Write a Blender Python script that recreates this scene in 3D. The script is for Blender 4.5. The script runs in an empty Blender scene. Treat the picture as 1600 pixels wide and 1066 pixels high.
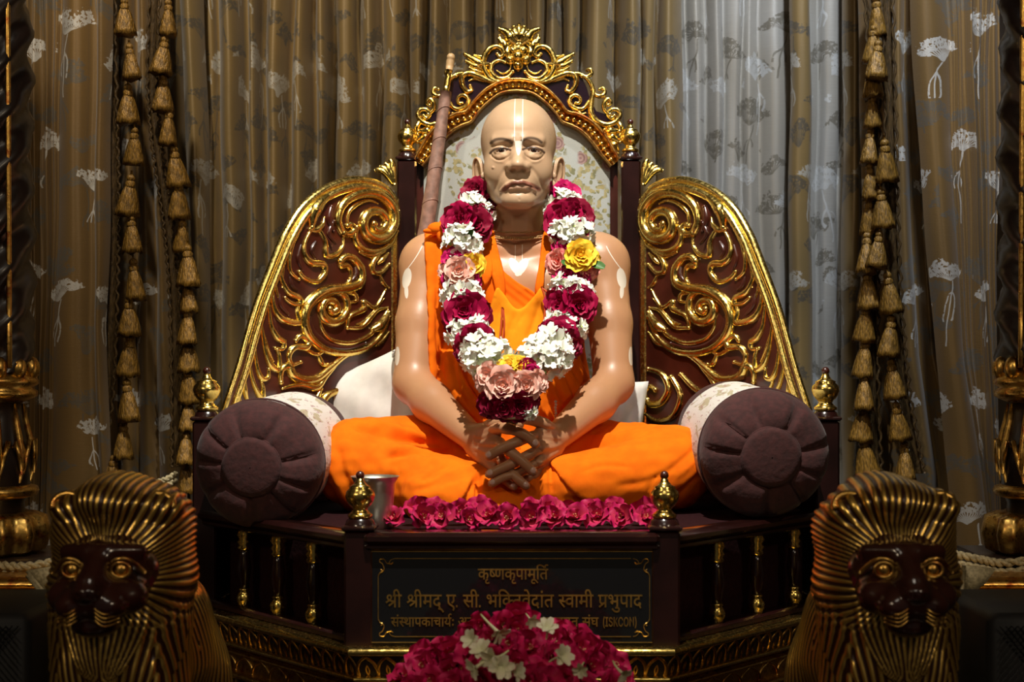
import bpy, math, random
import numpy as np
from mathutils import Vector, Matrix
random.seed(4)
np.random.seed(4)
PI = math.pi
sc = bpy.context.scene
COL = sc.collection

# ---------------------------------------------------------------- camera
cam_d = bpy.data.cameras.new('camera')
cam = bpy.data.objects.new('camera', cam_d)
COL.objects.link(cam)
CAMX, CAMZ, FPX, VPX, VPY = 0.047, 1.35, 2222.22, 843.0, 575.0
cam.location = (CAMX, 0, CAMZ)
cam.rotation_euler = (PI / 2, 0, 0)
cam_d.sensor_width = 36.0
cam_d.lens = 50.0
cam_d.shift_x = -(VPX - 800) / 1600
cam_d.shift_y = (VPY - 533) / 1600
cam_d.dof.use_dof = True
cam_d.dof.focus_distance = 2.9
cam_d.dof.aperture_fstop = 5.0
sc.camera = cam
sc.view_settings.view_transform = 'Standard'
sc.view_settings.look = 'None'
sc.view_settings.exposure = 0.0
sc.view_settings.gamma = 1.0
sc.view_settings.use_curve_mapping = False

# ---------------------------------------------------------------- world and lamps
w = bpy.data.worlds.new('world')
sc.world = w
w.use_nodes = True
w.node_tree.nodes['Background'].inputs[0].default_value = (1.0, 0.86, 0.70, 1)
w.node_tree.nodes['Background'].inputs[1].default_value = 0.035

def lamp(name, kind, loc, target, power, color, **kw):
    d = bpy.data.lights.new(name, kind)
    d.energy = power
    d.color = color
    for k, v in kw.items():
        setattr(d, k, v)
    o = bpy.data.objects.new(name, d)
    COL.objects.link(o)
    o.location = loc
    o.rotation_euler = (Vector(target) - Vector(loc)).to_track_quat('-Z', 'Y').to_euler()
    return o

lamp('key_spotlight', 'SPOT', (0.03, 1.76, 3.55), (0.0, 2.90, 1.45), 395, (1.0, 0.94, 0.84),
     spot_size=math.radians(44), spot_blend=0.75, shadow_soft_size=0.022)
lamp('curtain_spotlight_cool', 'SPOT', (0.72, 2.35, 3.55), (0.72, 3.8, 1.85), 210, (0.80, 0.88, 1.0),
     spot_size=math.radians(55), spot_blend=0.9, shadow_soft_size=0.05)
lamp('curtain_spotlight_warm', 'SPOT', (-0.8, 2.2, 3.5), (-0.6, 3.8, 1.75), 125, (1.0, 0.90, 0.74),
     spot_size=math.radians(54), spot_blend=0.9, shadow_soft_size=0.05)
lamp('fill_area_left', 'AREA', (-1.7, -0.2, 2.9), (-0.3, 2.8, 1.1), 12, (1.0, 0.78, 0.52), shape='RECTANGLE', size=0.5, size_y=0.25)  # unseen area fill, added so the gilding has something to reflect
lamp('fill_area_right', 'AREA', (1.8, -0.2, 2.9), (0.3, 2.8, 1.1), 12, (1.0, 0.80, 0.56), shape='RECTANGLE', size=0.5, size_y=0.25)  # matching added fill on the other side, no visible fitting
lamp('fill_area_centre', 'AREA', (0.1, 0.4, 3.15), (0, 2.9, 1.1), 3.5, (1.0, 0.88, 0.72), shape='RECTANGLE', size=0.7, size_y=0.3)  # weak added fill from high in front, out of view

# ---------------------------------------------------------------- helpers
def P(px, py, d):
    """the point at depth d that the photograph shows at pixel (px, py)"""
    return Vector((CAMX + (px - VPX) * d / FPX, d, CAMZ - (py - VPY) * d / FPX))

def tag(o, label=None, cat=None, group=None, kind=None):
    if label: o['label'] = label
    if cat: o['category'] = cat
    if group: o['group'] = group
    if kind: o['kind'] = kind
    return o

def empty(name, loc=(0, 0, 0), label=None, cat=None, group=None, kind=None):
    o = bpy.data.objects.new(name, None)
    o.empty_display_size = 0.05
    COL.objects.link(o)
    o.location = loc
    return tag(o, label, cat, group, kind)

class MB:
    """collects shapes, then links them as one mesh"""
    def __init__(s):
        s.v = []; s.f = []; s.m = []; s.n = 0
    def add(s, V, F, mi=0):
        V = np.asarray(V, float).reshape(-1, 3)
        s.v.append(V)
        n = s.n
        for q in F:
            s.f.append(tuple(int(i) + n for i in q))
            s.m.append(mi)
        s.n += len(V)
        return s
    def box(s, x0, x1, y0, y1, z0, z1, b=0.0, mi=0):
        if b <= 0:
            V = [(x, y, z) for x in (x0, x1) for y in (y0, y1) for z in (z0, z1)]
            return s.add(V, [(0, 1, 3, 2), (4, 6, 7, 5), (0, 4, 5, 1), (2, 3, 7, 6), (0, 2, 6, 4), (1, 5, 7, 3)], mi)
        c = [(x0 + b, y0), (x1 - b, y0), (x1, y0 + b), (x1, y1 - b), (x1 - b, y1), (x0 + b, y1), (x0, y1 - b), (x0, y0 + b)]
        cx, cy = (x0 + x1) / 2, (y0 + y1) / 2
        def ring(z, k):
            kx = 1 - k / max(1e-6, (x1 - x0) / 2); ky = 1 - k / max(1e-6, (y1 - y0) / 2)
            return [(cx + (x - cx) * kx, cy + (y - cy) * ky, z) for x, y in c]
        R = ring(z0, b) + ring(z0 + b, 0) + ring(z1 - b, 0) + ring(z1, b)
        F = [tuple(range(7, -1, -1)), tuple(range(24, 32))]
        for r in range(3):
            for i in range(8):
                j = (i + 1) % 8
                F.append((r * 8 + i, r * 8 + j, r * 8 + 8 + j, r * 8 + 8 + i))
        return s.add(R, F, mi)
    def grid(s, G, mi=0, cu=False, cv=False, flip=False):
        G = np.asarray(G, float)
        a, b = G.shape[:2]
        I = np.arange(a * b).reshape(a, b)
        F = []
        for i in range(a if cu else a - 1):
            for j in range(b if cv else b - 1):
                q = (I[i, j], I[(i + 1) % a, j], I[(i + 1) % a, (j + 1) % b], I[i, (j + 1) % b])
                F.append(q[::-1] if flip else q)
        return s.add(G.reshape(-1, 3), F, mi)
    def lathe(s, prof, c=(0, 0, 0), n=20, mi=0, ax=None, rip=0, nr=8):
        """prof: (r, z) pairs"""
        G = []
        for r, z in prof:
            row = []
            for k in range(n):
                a = 2 * PI * k / n
                rr = r * (1 + rip * math.cos(nr * a)) if rip else r
                row.append((rr * math.cos(a), rr * math.sin(a), z))
            G.append(row)
        G = np.array(G)
        if ax is not None:
            q = Vector((0, 0, 1)).rotation_difference(Vector(ax).normalized()).to_matrix()
            G = G @ np.array(q).T
        G = G + np.array(c)
        a0 = s.n
        s.grid(G, mi, cv=True, flip=True)
        m = len(prof)
        s.f.append(tuple(a0 + k for k in range(n))[::-1]); s.m.append(mi)
        s.f.append(tuple(a0 + (m - 1) * n + k for k in range(n))); s.m.append(mi)
        return s
    def ball(s, c, r, nu=12, nv=8, mi=0, sc3=(1, 1, 1), rot=None):
        G = []
        for i in range(nv + 1):
            t = PI * i / nv
            G.append([(math.sin(t) * math.cos(2 * PI * k / nu) * r * sc3[0], math.sin(t) * math.sin(2 * PI * k / nu) * r * sc3[1], math.cos(t) * r * sc3[2]) for k in range(nu)])
        G = np.array(G)
        if rot is not None:
            G = G @ np.array(rot).T
        return s.grid(G + np.array(c), mi, cv=True)
    def tube(s, pts, rad, n=8, mi=0, closed=False, flat=None):
        pts = [Vector(p) for p in pts]
        m = len(pts)
        if not hasattr(rad, '__len__'):
            rad = [rad] * m
        T = []
        for i in range(m):
            a = pts[(i - 1) % m] if closed else pts[max(0, i - 1)]
            b = pts[(i + 1) % m] if closed else pts[min(m - 1, i + 1)]
            t = (b - a)
            T.append(t.normalized() if t.length > 1e-9 else Vector((0, 0, 1)))
        u = T[0].orthogonal().normalized()
        G = []
        for i in range(m):
            u = (u - T[i] * u.dot(T[i]))
            u = u.normalized() if u.length > 1e-9 else T[i].orthogonal().normalized()
            v = T[i].cross(u)
            G.append([tuple(pts[i] + (u * math.cos(2 * PI * k / n) + v * math.sin(2 * PI * k / n)) * rad[i]) for k in range(n)])
        a0 = s.n
        s.grid(G, mi, cu=closed, cv=True)
        if not closed:
            s.f.append(tuple(a0 + k for k in range(n))[::-1]); s.m.append(mi)
            s.f.append(tuple(a0 + (m - 1) * n + k for k in range(n))); s.m.append(mi)
        return s
    def ridge(s, pts, wid, hgt, nrm, n=7, mi=0, crease=0.0):
        """a carved, raised stroke lying on a plane with normal nrm; crease > 0 hollows its middle"""
        pts = [Vector(p) for p in pts]
        nrm = Vector(nrm).normalized()
        m = len(pts)
        G = []
        for i in range(m):
            t = (pts[min(m - 1, i + 1)] - pts[max(0, i - 1)])
            sd = t.cross(nrm)
            sd = sd.normalized() if sd.length > 1e-9 else nrm.orthogonal()
            row = []
            for k in range(n):
                a = PI * k / (n - 1)
                h = math.sin(a) ** 0.8
                if crease and k == n // 2:
                    h *= 1 - crease
                row.append(tuple(pts[i] + sd * math.cos(a) * wid[i] + nrm * (h * hgt[i] - 0.002)))
            G.append(row)
        a0 = s.n
        s.grid(G, mi, flip=True)
        s.f.append(tuple(a0 + k for k in range(n))); s.m.append(mi)
        s.f.append(tuple(a0 + (m - 1) * n + k for k in range(n))[::-1]); s.m.append(mi)
        return s
    def build(s, name, mats, parent=None, smooth=True, loc=None):
        me = bpy.data.meshes.new(name)
        V = np.concatenate(s.v) if s.v else np.zeros((0, 3))
        me.from_pydata(V.tolist(), [], s.f)
        if not isinstance(mats, (list, tuple)):
            mats = [mats]
        for m in mats:
            me.materials.append(m)
        if len(mats) > 1:
            me.polygons.foreach_set('material_index', s.m)
        if smooth:
            me.polygons.foreach_set('use_smooth', [True] * len(me.polygons))
            if smooth == 2:
                me.set_sharp_from_angle(angle=math.radians(38))
        me.update()
        o = bpy.data.objects.new(name, me)
        COL.objects.link(o)
        if parent is not None:
            o.parent = parent
        if loc is not None:
            o.location = loc
        return o

def crom(pts, n=6, closed=False):
    """Catmull-Rom through the points (any dimension)"""
    A = np.array([list(p) for p in pts], float)
    m = len(A)
    out = []
    for i in range(m if closed else m - 1):
        if closed:
            p0, p1, p2, p3 = A[(i - 1) % m], A[i], A[(i + 1) % m], A[(i + 2) % m]
        else:
            p0, p1, p2, p3 = A[max(0, i - 1)], A[i], A[i + 1], A[min(m - 1, i + 2)]
        for k in range(n):
            t = k / n
            out.append(0.5 * ((2 * p1) + (-p0 + p2) * t + (2 * p0 - 5 * p1 + 4 * p2 - p3) * t * t + (-p0 + 3 * p1 - 3 * p2 + p3) * t ** 3))
    if not closed:
        out.append(A[-1])
    return np.array(out)

def copy_obj(o, parent=None):
    c = o.copy()
    COL.objects.link(c)
    if parent is not None:
        c.parent = parent
    return c

def copy_tree(o, parent=None):
    c = copy_obj(o, parent)
    for ch in list(o.children):
        copy_tree(ch, c)
    return c

def place(o, M):
    o.matrix_local = M
    return o

# ---- implicit surfaces
def surface_nets(F, org, h):
    """F < 0 inside; returns vertices and quads"""
    F = F.astype(np.float32)
    S = F < 0
    nx, ny, nz = F.shape
    cx = (nx - 1, ny - 1, nz - 1)
    cnt = np.zeros(cx, np.int8)
    for dx in (0, 1):
        for dy in (0, 1):
            for dz in (0, 1):
                cnt += S[dx:nx - 1 + dx, dy:ny - 1 + dy, dz:nz - 1 + dz]
    act = np.argwhere((cnt > 0) & (cnt < 8))
    idx = -np.ones(cx, np.int64)
    idx[act[:, 0], act[:, 1], act[:, 2]] = np.arange(len(act))
    acc = np.zeros((len(act), 3)); num = np.zeros(len(act))
    cor = [(a, b, c) for a in (0, 1) for b in (0, 1) for c in (0, 1)]
    for p in cor:
        for ax in range(3):
            if p[ax] == 0:
                q = list(p); q[ax] = 1
                f0 = F[act[:, 0] + p[0], act[:, 1] + p[1], act[:, 2] + p[2]]
                f1 = F[act[:, 0] + q[0], act[:, 1] + q[1], act[:, 2] + q[2]]
                mk = (f0 < 0) != (f1 < 0)
                t = np.where(mk, f0 / np.where(mk, f0 - f1, 1), 0)
                pos = np.tile(np.array(p, float), (len(act), 1))
                pos[:, ax] = t
                acc += pos * mk[:, None]; num += mk
    V = (act + acc / num[:, None]) * h + np.array(org)
    Q = []
    for ax in range(3):
        a, b = [(1, 2), (2, 0), (0, 1)][ax]
        s0 = [slice(None)] * 3; s1 = [slice(None)] * 3
        s0[ax] = slice(0, -1); s1[ax] = slice(1, None)
        A, B = S[tuple(s0)], S[tuple(s1)]
        e = np.argwhere(A != B)
        e = e[(e[:, a] > 0) & (e[:, b] > 0) & (e[:, a] < F.shape[a] - 1) & (e[:, b] < F.shape[b] - 1)]
        out = A[e[:, 0], e[:, 1], e[:, 2]]
        def cell(da, db):
            k = e.copy(); k[:, a] -= da; k[:, b] -= db
            return idx[k[:, 0], k[:, 1], k[:, 2]]
        q = np.stack([cell(1, 1), cell(0, 1), cell(0, 0), cell(1, 0)], 1)
        q[~out] = q[~out][:, ::-1]
        Q.append(q)
    return V, np.concatenate(Q)

class Field:
    def __init__(s, lo, hi, h):
        s.lo, s.h = np.array(lo, float), h
        n = [int(math.ceil((b - a) / h)) + 1 for a, b in zip(lo, hi)]
        ax = [(lo[i] + np.arange(n[i]) * h).astype(np.float32) for i in range(3)]
        s.x, s.y, s.z = ax[0][:, None, None], ax[1][None, :, None], ax[2][None, None, :]
        s.shape = tuple(n)
        s.F = np.full(s.shape, 1.0, np.float32)
    def cap(s, a, b, ra, rb=None):
        rb = ra if rb is None else rb
        ab = np.array(b, float) - np.array(a, float)
        L = float(ab @ ab) + 1e-12
        t = np.clip(((s.x - a[0]) * ab[0] + (s.y - a[1]) * ab[1] + (s.z - a[2]) * ab[2]) / L, 0, 1).astype(np.float32)
        return np.sqrt((s.x - a[0] - t * ab[0]) ** 2 + (s.y - a[1] - t * ab[1]) ** 2 + (s.z - a[2] - t * ab[2]) ** 2) - (ra + (rb - ra) * t)
    def ell(s, c, r, rot=None):
        dx, dy, dz = s.x - c[0], s.y - c[1], s.z - c[2]
        if rot is not None:
            R = np.array(rot.transposed() if hasattr(rot, 'transposed') else rot)
            dx, dy, dz = (R[0][0] * dx + R[0][1] * dy + R[0][2] * dz, R[1][0] * dx + R[1][1] * dy + R[1][2] * dz, R[2][0] * dx + R[2][1] * dy + R[2][2] * dz)
        k = np.sqrt((dx / r[0]) ** 2 + (dy / r[1]) ** 2 + (dz / r[2]) ** 2)
        g = np.sqrt((dx / r[0] ** 2) ** 2 + (dy / r[1] ** 2) ** 2 + (dz / r[2] ** 2) ** 2) + 1e-9
        return (k * (k - 1) / g).astype(np.float32)
    def union(s, D, k=0.0):
        if k <= 0:
            s.F = np.minimum(s.F, D)
        else:
            hh = np.clip(0.5 + 0.5 * (s.F - D) / k, 0, 1)
            s.F = (s.F * (1 - hh) + D * hh - k * hh * (1 - hh)).astype(np.float32)
        return s
    def cut(s, D, k=0.0):
        if k <= 0:
            s.F = np.maximum(s.F, -D)
        else:
            hh = np.clip(0.5 - 0.5 * (s.F + D) / k, 0, 1)
            s.F = (s.F * (1 - hh) - D * hh + k * hh * (1 - hh)).astype(np.float32)
        return s
    def mesh(s, F=None):
        return surface_nets(s.F if F is None else F, s.lo, s.h)

def vnormals(V, Q):
    a = V[Q[:, 2]] - V[Q[:, 0]]; b = V[Q[:, 3]] - V[Q[:, 1]]
    n = np.cross(a, b)
    N = np.zeros_like(V)
    for k in range(Q.shape[1]):
        np.add.at(N, Q[:, k], n)
    return N / (np.linalg.norm(N, axis=1, keepdims=True) + 1e-12)

def relax(V, Q, it=1, lam=0.5):
    for _ in range(it):
        A = np.zeros_like(V); c = np.zeros(len(V))
        for k in range(4):
            i, j = Q[:, k], Q[:, (k + 1) % 4]
            np.add.at(A, i, V[j]); np.add.at(c, i, 1)
            np.add.at(A, j, V[i]); np.add.at(c, j, 1)
        V = V * (1 - lam) + lam * A / np.maximum(c, 1)[:, None]
    return V

def topx(V):
    """where the camera of the photograph sees each point, in pixels (used only to measure cloth edges and folds)"""
    d = V[..., 1]
    return VPX + (V[..., 0] - CAMX) * FPX / d, VPY - (V[..., 2] - CAMZ) * FPX / d

def dist_poly(px, py, pts, closed=False):
    """distance to a polyline and the parameter 0..1 along it"""
    pts = np.array(pts, float)
    segs = list(zip(pts[:-1], pts[1:])) + ([(pts[-1], pts[0])] if closed else [])
    best = np.full(np.broadcast(px, py).shape, 1e9); par = np.zeros_like(best)
    n = len(segs)
    for i, (a, b) in enumerate(segs):
        ab = b - a
        t = np.clip(((px - a[0]) * ab[0] + (py - a[1]) * ab[1]) / (ab @ ab + 1e-12), 0, 1)
        d = np.hypot(px - a[0] - t * ab[0], py - a[1] - t * ab[1])
        m = d < best
        best = np.where(m, d, best); par = np.where(m, (i + t) / n, par)
    return best, par

def inside_poly(px, py, pts):
    pts = np.array(pts, float)
    ins = np.zeros(np.broadcast(px, py).shape, bool)
    j = len(pts) - 1
    for i in range(len(pts)):
        xi, yi = pts[i]; xj, yj = pts[j]
        c = ((yi > py) != (yj > py)) & (px < (xj - xi) * (py - yi) / (yj - yi + 1e-12) + xi)
        ins ^= c
        j = i
    return ins

def vnoise(V, f, seed=0):
    """cheap smooth noise from sines"""
    r = np.random.RandomState(seed)
    o = np.zeros(len(V))
    for k in range(6):
        d = r.normal(size=3); d /= np.linalg.norm(d)
        o += np.sin((V @ d) * f * (0.7 + 0.8 * r.rand()) * 2 * PI + r.rand() * 6.28)
    return o / 6

def mesh_from(name, V, Q, mats, parent=None, attrs=None, midx=None):
    me = bpy.data.meshes.new(name)
    me.from_pydata(V.tolist(), [], Q.tolist() if hasattr(Q, 'tolist') else Q)
    for m in (mats if isinstance(mats, (list, tuple)) else [mats]):
        me.materials.append(m)
    me.polygons.foreach_set('use_smooth', [True] * len(me.polygons))
    if midx is not None:
        me.polygons.foreach_set('material_index', list(midx))
    for k, a in (attrs or {}).items():
        at = me.attributes.new(k, 'FLOAT', 'POINT')
        at.data.foreach_set('value', np.asarray(a, np.float32))
    me.update()
    o = bpy.data.objects.new(name, me)
    COL.objects.link(o)
    if parent is not None:
        o.parent = parent
    return o
# ---------------------------------------------------------------- materials
class X:
    """arithmetic on node sockets"""
    nt = None
    def __init__(s, k): s.k = k
    @staticmethod
    def op(o, *a):
        n = X.nt.nodes.new('ShaderNodeMath'); n.operation = o
        for i, v in enumerate(a):
            if isinstance(v, X): X.nt.links.new(v.k, n.inputs[i])
            else: n.inputs[i].default_value = float(v)
        return X(n.outputs[0])
    def __add__(s, o): return X.op('ADD', s, o)
    __radd__ = __add__
    def __sub__(s, o): return X.op('SUBTRACT', s, o)
    def __rsub__(s, o): return X.op('SUBTRACT', o, s)
    def __mul__(s, o): return X.op('MULTIPLY', s, o)
    __rmul__ = __mul__
    def __truediv__(s, o): return X.op('DIVIDE', s, o)
    def __lt__(s, o): return X.op('LESS_THAN', s, o)
    def __gt__(s, o): return X.op('GREATER_THAN', s, o)
    def abs(s): return X.op('ABSOLUTE', s)
    def fl(s): return X.op('FLOOR', s)
    def fr(s): return X.op('FRACT', s)
    def sin(s): return X.op('SINE', s)
    def sqrt(s): return X.op('SQRT', s)
    def clamp(s): 
        r = X.op('ADD', s, 0); r.k.node.use_clamp = True; return r
def xmax(a, b): return X.op('MAXIMUM', a, b)
def xmin(a, b): return X.op('MINIMUM', a, b)

def newmat(name):
    m = bpy.data.materials.new(name)
    m.use_nodes = True
    X.nt = m.node_tree
    return m, m.node_tree, m.node_tree.nodes['Principled BSDF']

def setp(b, **kw):
    names = dict(col='Base Color', rough='Roughness', metal='Metallic', coat='Coat Weight', coatr='Coat Roughness', sheen='Sheen Weight', sub='Subsurface Weight', spec='Specular IOR Level', trans='Transmission Weight', emis='Emission Strength', aniso='Anisotropic')
    for k, v in kw.items():
        i = b.inputs[names[k]]
        if isinstance(v, X): X.nt.links.new(v.k, i)
        elif hasattr(v, 'is_output') or 'Socket' in type(v).__name__: X.nt.links.new(v, i)
        elif k == 'col': i.default_value = (*v, 1)
        else: i.default_value = v

def coords(kind='Object'):
    n = X.nt.nodes.new('ShaderNodeTexCoord')
    return n.outputs[kind]
def sepx(v):
    n = X.nt.nodes.new('ShaderNodeSeparateXYZ'); X.nt.links.new(v, n.inputs[0])
    return X(n.outputs[0]), X(n.outputs[1]), X(n.outputs[2])
def comb(a, b, c=0.0):
    n = X.nt.nodes.new('ShaderNodeCombineXYZ')
    for i, v in enumerate((a, b, c)):
        if isinstance(v, X): X.nt.links.new(v.k, n.inputs[i])
        else: n.inputs[i].default_value = v
    return n.outputs[0]
def noise(v, scale, detail=3, rough=0.5, dist=0.0):
    n = X.nt.nodes.new('ShaderNodeTexNoise')
    if v is not None: X.nt.links.new(v, n.inputs['Vector'])
    n.inputs['Scale'].default_value = scale; n.inputs['Detail'].default_value = detail
    n.inputs['Roughness'].default_value = rough; n.inputs['Distortion'].default_value = dist
    return X(n.outputs[0])
def voro(v, scale, feat='F1', out='Distance'):
    n = X.nt.nodes.new('ShaderNodeTexVoronoi'); n.feature = feat
    if v is not None: X.nt.links.new(v, n.inputs['Vector'])
    n.inputs['Scale'].default_value = scale
    return X(n.outputs[out]) if out == 'Distance' else n.outputs[out]
def mix(f, a, b):
    n = X.nt.nodes.new('ShaderNodeMix'); n.data_type = 'RGBA'
    for i, v in ((0, f), (6, a), (7, b)):
        if isinstance(v, X): X.nt.links.new(v.k, n.inputs[i])
        elif 'Socket' in type(v).__name__: X.nt.links.new(v, n.inputs[i])
        elif i == 0: n.inputs[0].default_value = v
        else: n.inputs[i].default_value = (*v, 1)
    return n.outputs[2]
def bump(b, h, strength=0.3, dist=0.01):
    n = X.nt.nodes.new('ShaderNodeBump')
    n.inputs['Strength'].default_value = strength; n.inputs['Distance'].default_value = dist
    X.nt.links.new(h.k, n.inputs['Height']); X.nt.links.new(n.outputs[0], b.inputs['Normal'])
def attr(name):
    n = X.nt.nodes.new('ShaderNodeAttribute'); n.attribute_name = name
    return X(n.outputs['Fac'])
def smooth01(x, a, b):
    n = X.nt.nodes.new('ShaderNodeMapRange'); n.interpolation_type = 'SMOOTHSTEP'
    X.nt.links.new(x.k, n.inputs[0]); n.inputs[1].default_value = a; n.inputs[2].default_value = b
    return X(n.outputs[0])

M = {}
def simple(name, col, rough=0.5, nscale=0, namp=0.0, bmp=0.0, **kw):
    m, nt, b = newmat(name)
    setp(b, rough=rough, **kw)
    if nscale:
        v = coords()
        n = noise(v, nscale, 4)
        dark = tuple(c * (1 - namp) for c in col); lite = tuple(min(1, c * (1 + namp)) for c in col)
        setp(b, col=mix(smooth01(n, 0.3, 0.7), dark, lite))
        if bmp: bump(b, n, bmp, 0.004)
    else:
        setp(b, col=col)
    M[name] = m
    return m

# gilding: gold leaf over red bole, hand-burnished so slightly uneven
def gold(name, col, rough, wear=0.0, bs=0.35, tint=(0.30, 0.05, 0.015)):
    m, nt, b = newmat(name)
    v = coords()
    n = noise(v, 45, 4); n2 = noise(v, 160, 3)
    setp(b, col=mix(smooth01(n, 0.62 - wear, 0.80 - wear * 0.5) * (0.9 if wear else 0.35), col, tint), metal=1.0, rough=smooth01(n2, 0.2, 0.9) * 0.22 + rough)
    bump(b, noise(v, 70, 2) + noise(v, 30, 2), bs, 0.0016)
    M[name] = m
gold('gilt', (0.84, 0.61, 0.17), 0.13, 0.0)
gold('gilt_bright', (0.92, 0.70, 0.22), 0.16, 0.0, 0.25)
gold('gilt_worn', (0.66, 0.40, 0.10), 0.24, 0.13)
gold('arch_gilt', (0.52, 0.29, 0.075), 0.24, 0.16)
simple('black_vinyl', (0.006, 0.006, 0.006), 0.6)
simple('brass_bead', (0.40, 0.25, 0.11), 0.35, metal=0.7)
simple('polished_wood', (0.016, 0.0042, 0.0035), 0.22, 9, 0.4, 0.05, coat=0.6, coatr=0.08)
simple('carved_wood', (0.045, 0.0080, 0.004), 0.30, 14, 0.35, 0.25, coat=0.5, coatr=0.15)
simple('dark_wood', (0.018, 0.010, 0.008), 0.35, 12, 0.4, 0.15, coat=0.3, coatr=0.2)
simple('purple_lacquer', (0.012, 0.004, 0.009), 0.2, coat=0.8, coatr=0.1)
simple('maroon_cloth', (0.045, 0.0095, 0.009), 0.9, 90, 0.25, 0.35, sheen=0.08)
simple('mattress_cloth', (0.020, 0.005, 0.006), 0.95, 140, 0.2, 0.2, spec=0.1)
simple('white_cloth', (0.62, 0.60, 0.56), 0.8, 30, 0.06, 0.1)
simple('lace_thread', (0.25, 0.23, 0.20), 0.8)
simple('steel', (0.78, 0.72, 0.58), 0.38, 60, 0.1, 0.02, metal=1.0)
simple('black_plaque', (0.008, 0.008, 0.009), 0.10, coat=0.6, coatr=0.05)
simple('plaque_gold', (0.55, 0.33, 0.08), 0.35, 60, 0.25, 0.0, metal=0.9)
simple('staff_wrap', (0.21, 0.115, 0.085), 0.55, 60, 0.3, 0.3)
simple('staff_wood', (0.42, 0.27, 0.13), 0.45, 30, 0.2, 0.1)
simple('rope', (0.50, 0.42, 0.24), 0.6, 200, 0.3, 0.4)
simple('floor_stone', (0.05, 0.035, 0.03), 0.3, 5, 0.3, 0.0)
simple('plaster', (0.10, 0.075, 0.055), 0.9, 8, 0.1, 0.0)
simple('ceiling_paint', (0.25, 0.2, 0.15), 0.9)
simple('speaker_mesh', (0.012, 0.012, 0.013), 0.5, 300, 0.8, 0.6)
simple('window_glass', (0.35, 0.55, 0.95), 0.15)

def orange(name, c0, c1):
    m, nt, b = newmat(name)
    v = coords()
    x, y, z = sepx(v)
    weave = (x * 2600).sin() * (z * 2600).sin()
    n = noise(v, 26, 4)
    setp(b, col=mix(smooth01(n, 0.25, 0.75), c0, c1), rough=0.9, spec=0.15)
    bump(b, noise(comb(x, y, z * 0.35), 240, 3, 0.6) + weave * 0.12, 0.32, 0.0025)
    M[name] = m
orange('saffron_cloth', (0.80, 0.135, 0.002), (0.92, 0.185, 0.003))
orange('saffron_lit', (0.92, 0.27, 0.006), (0.98, 0.34, 0.010))  # yellower saffron of the bag, its stronger light put into the colour

def tassel_mat(name, c):
    m, nt, b = newmat(name)
    x, y, z = sepx(coords())
    st = noise(comb(x, y, z * 0.12), 380, 2, 0.6)
    setp(b, col=mix(smooth01(st, 0.35, 0.65), tuple(q * 0.35 for q in c), c), rough=0.45, metal=0.25)
    bump(b, st, 0.9, 0.003)
    M[name] = m
tassel_mat('tassel_silk', (0.34, 0.175, 0.024))
tassel_mat('trim_braid', (0.11, 0.062, 0.018))

# brocade: umbels of cow parsley on long stems woven into satin; UV in metres
def brocade(name, base, base2, silver, shade, metal=0.18, dense=1.0, fine=0.0, seed=0.0, rough=0.38):
    m, nt, b = newmat(name)
    u, v, _ = sepx(coords('UV'))
    uv = comb(u, v, seed)
    wob = noise(uv, 7, 2) - 0.5
    wob2 = noise(comb(v, u, seed + 3.0), 11, 2) - 0.5
    blot = noise(uv, 120, 3, 0.65)
    def tile(cw, ch, ou, ov, R, rays, spread, flat):
        row = ((v + ov) / ch).fl()
        hsh = ((row * 12.9898 + ou * 7.0).sin() * 43758.5).fr()
        uu = (u + ou + row * (cw * 0.47) + hsh * cw * 0.3) / cw
        cx = (uu.fr() - 0.5) * cw + wob * 0.05
        col = ((u + ou + row * (cw * 0.47)) / cw).fl()
        cy = (((v + ov) / ch).fr() - 0.5) * ch + wob2 * 0.11 + ((col * 3.7 + row * 1.9).sin()) * 0.045
        dy = (cy + R * 0.9) * flat
        r = (cx * cx + dy * dy).sqrt()
        th = X.op('ARCTAN2', cx, dy)
        up = th.abs() < spread
        ray = ((th * (rays / PI)).fr() - 0.5).abs() * (r * (2 * PI / rays) * 0.5)
        rayl = (ray < 0.0014) * up * (r < R * 1.75)
        head = ((r - R * 1.75).abs() < R * 0.55 + (blot - 0.5) * R * 1.5) * (th.abs() < spread + 0.15) * (blot > 0.44)
        bend = (cy * 11 + hsh * 6).sin() * 0.022
        stem = ((cx + bend).abs() < 0.0021) * (dy < 0.0)
        leaf = (((cx + bend).abs() - (cy * 46).sin() * 0.016).abs() < 0.0028) * (dy < 0.0) * (dy > -0.12) * (blot > 0.4)
        return xmax(rayl, head), xmax(stem, leaf)
    h1, s1 = tile(0.19, 0.29, 0.0 + seed, 0.05, 0.030, 20, 1.05, 1.3)
    h2, s2 = tile(0.21, 0.23, 0.11 + seed, 0.17, 0.033, 16, 1.25, 1.6)
    h3, s3 = tile(0.15, 0.26, 0.05 + seed, 0.29, 0.022, 14, 0.9, 1.2)
    ed = noise(uv, 420, 2)
    lite = (xmax(h1, s1) * dense).clamp()
    dark = (xmax(xmax(h2, s2), h3) * dense).clamp()
    slub = noise(comb(u * 4, v * 90), 6, 3)
    bc = mix(smooth01(noise(uv, 3.0, 2), 0.35, 0.65), base, base2)
    bc = mix((slub - 0.5) * 0.6 + 0.1, bc, tuple(c * 0.7 for c in base))
    c = mix(dark * (0.55 + ed * 0.5), bc, shade)
    c = mix(lite * (0.45 + ed * 0.7), c, silver)
    setp(b, col=c, rough=rough, metal=metal, sheen=0.15)
    bump(b, xmax(lite, dark) * 0.6 + ed * 0.3 + slub * 0.3, 0.25, 0.003)
    M[name] = m
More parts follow.
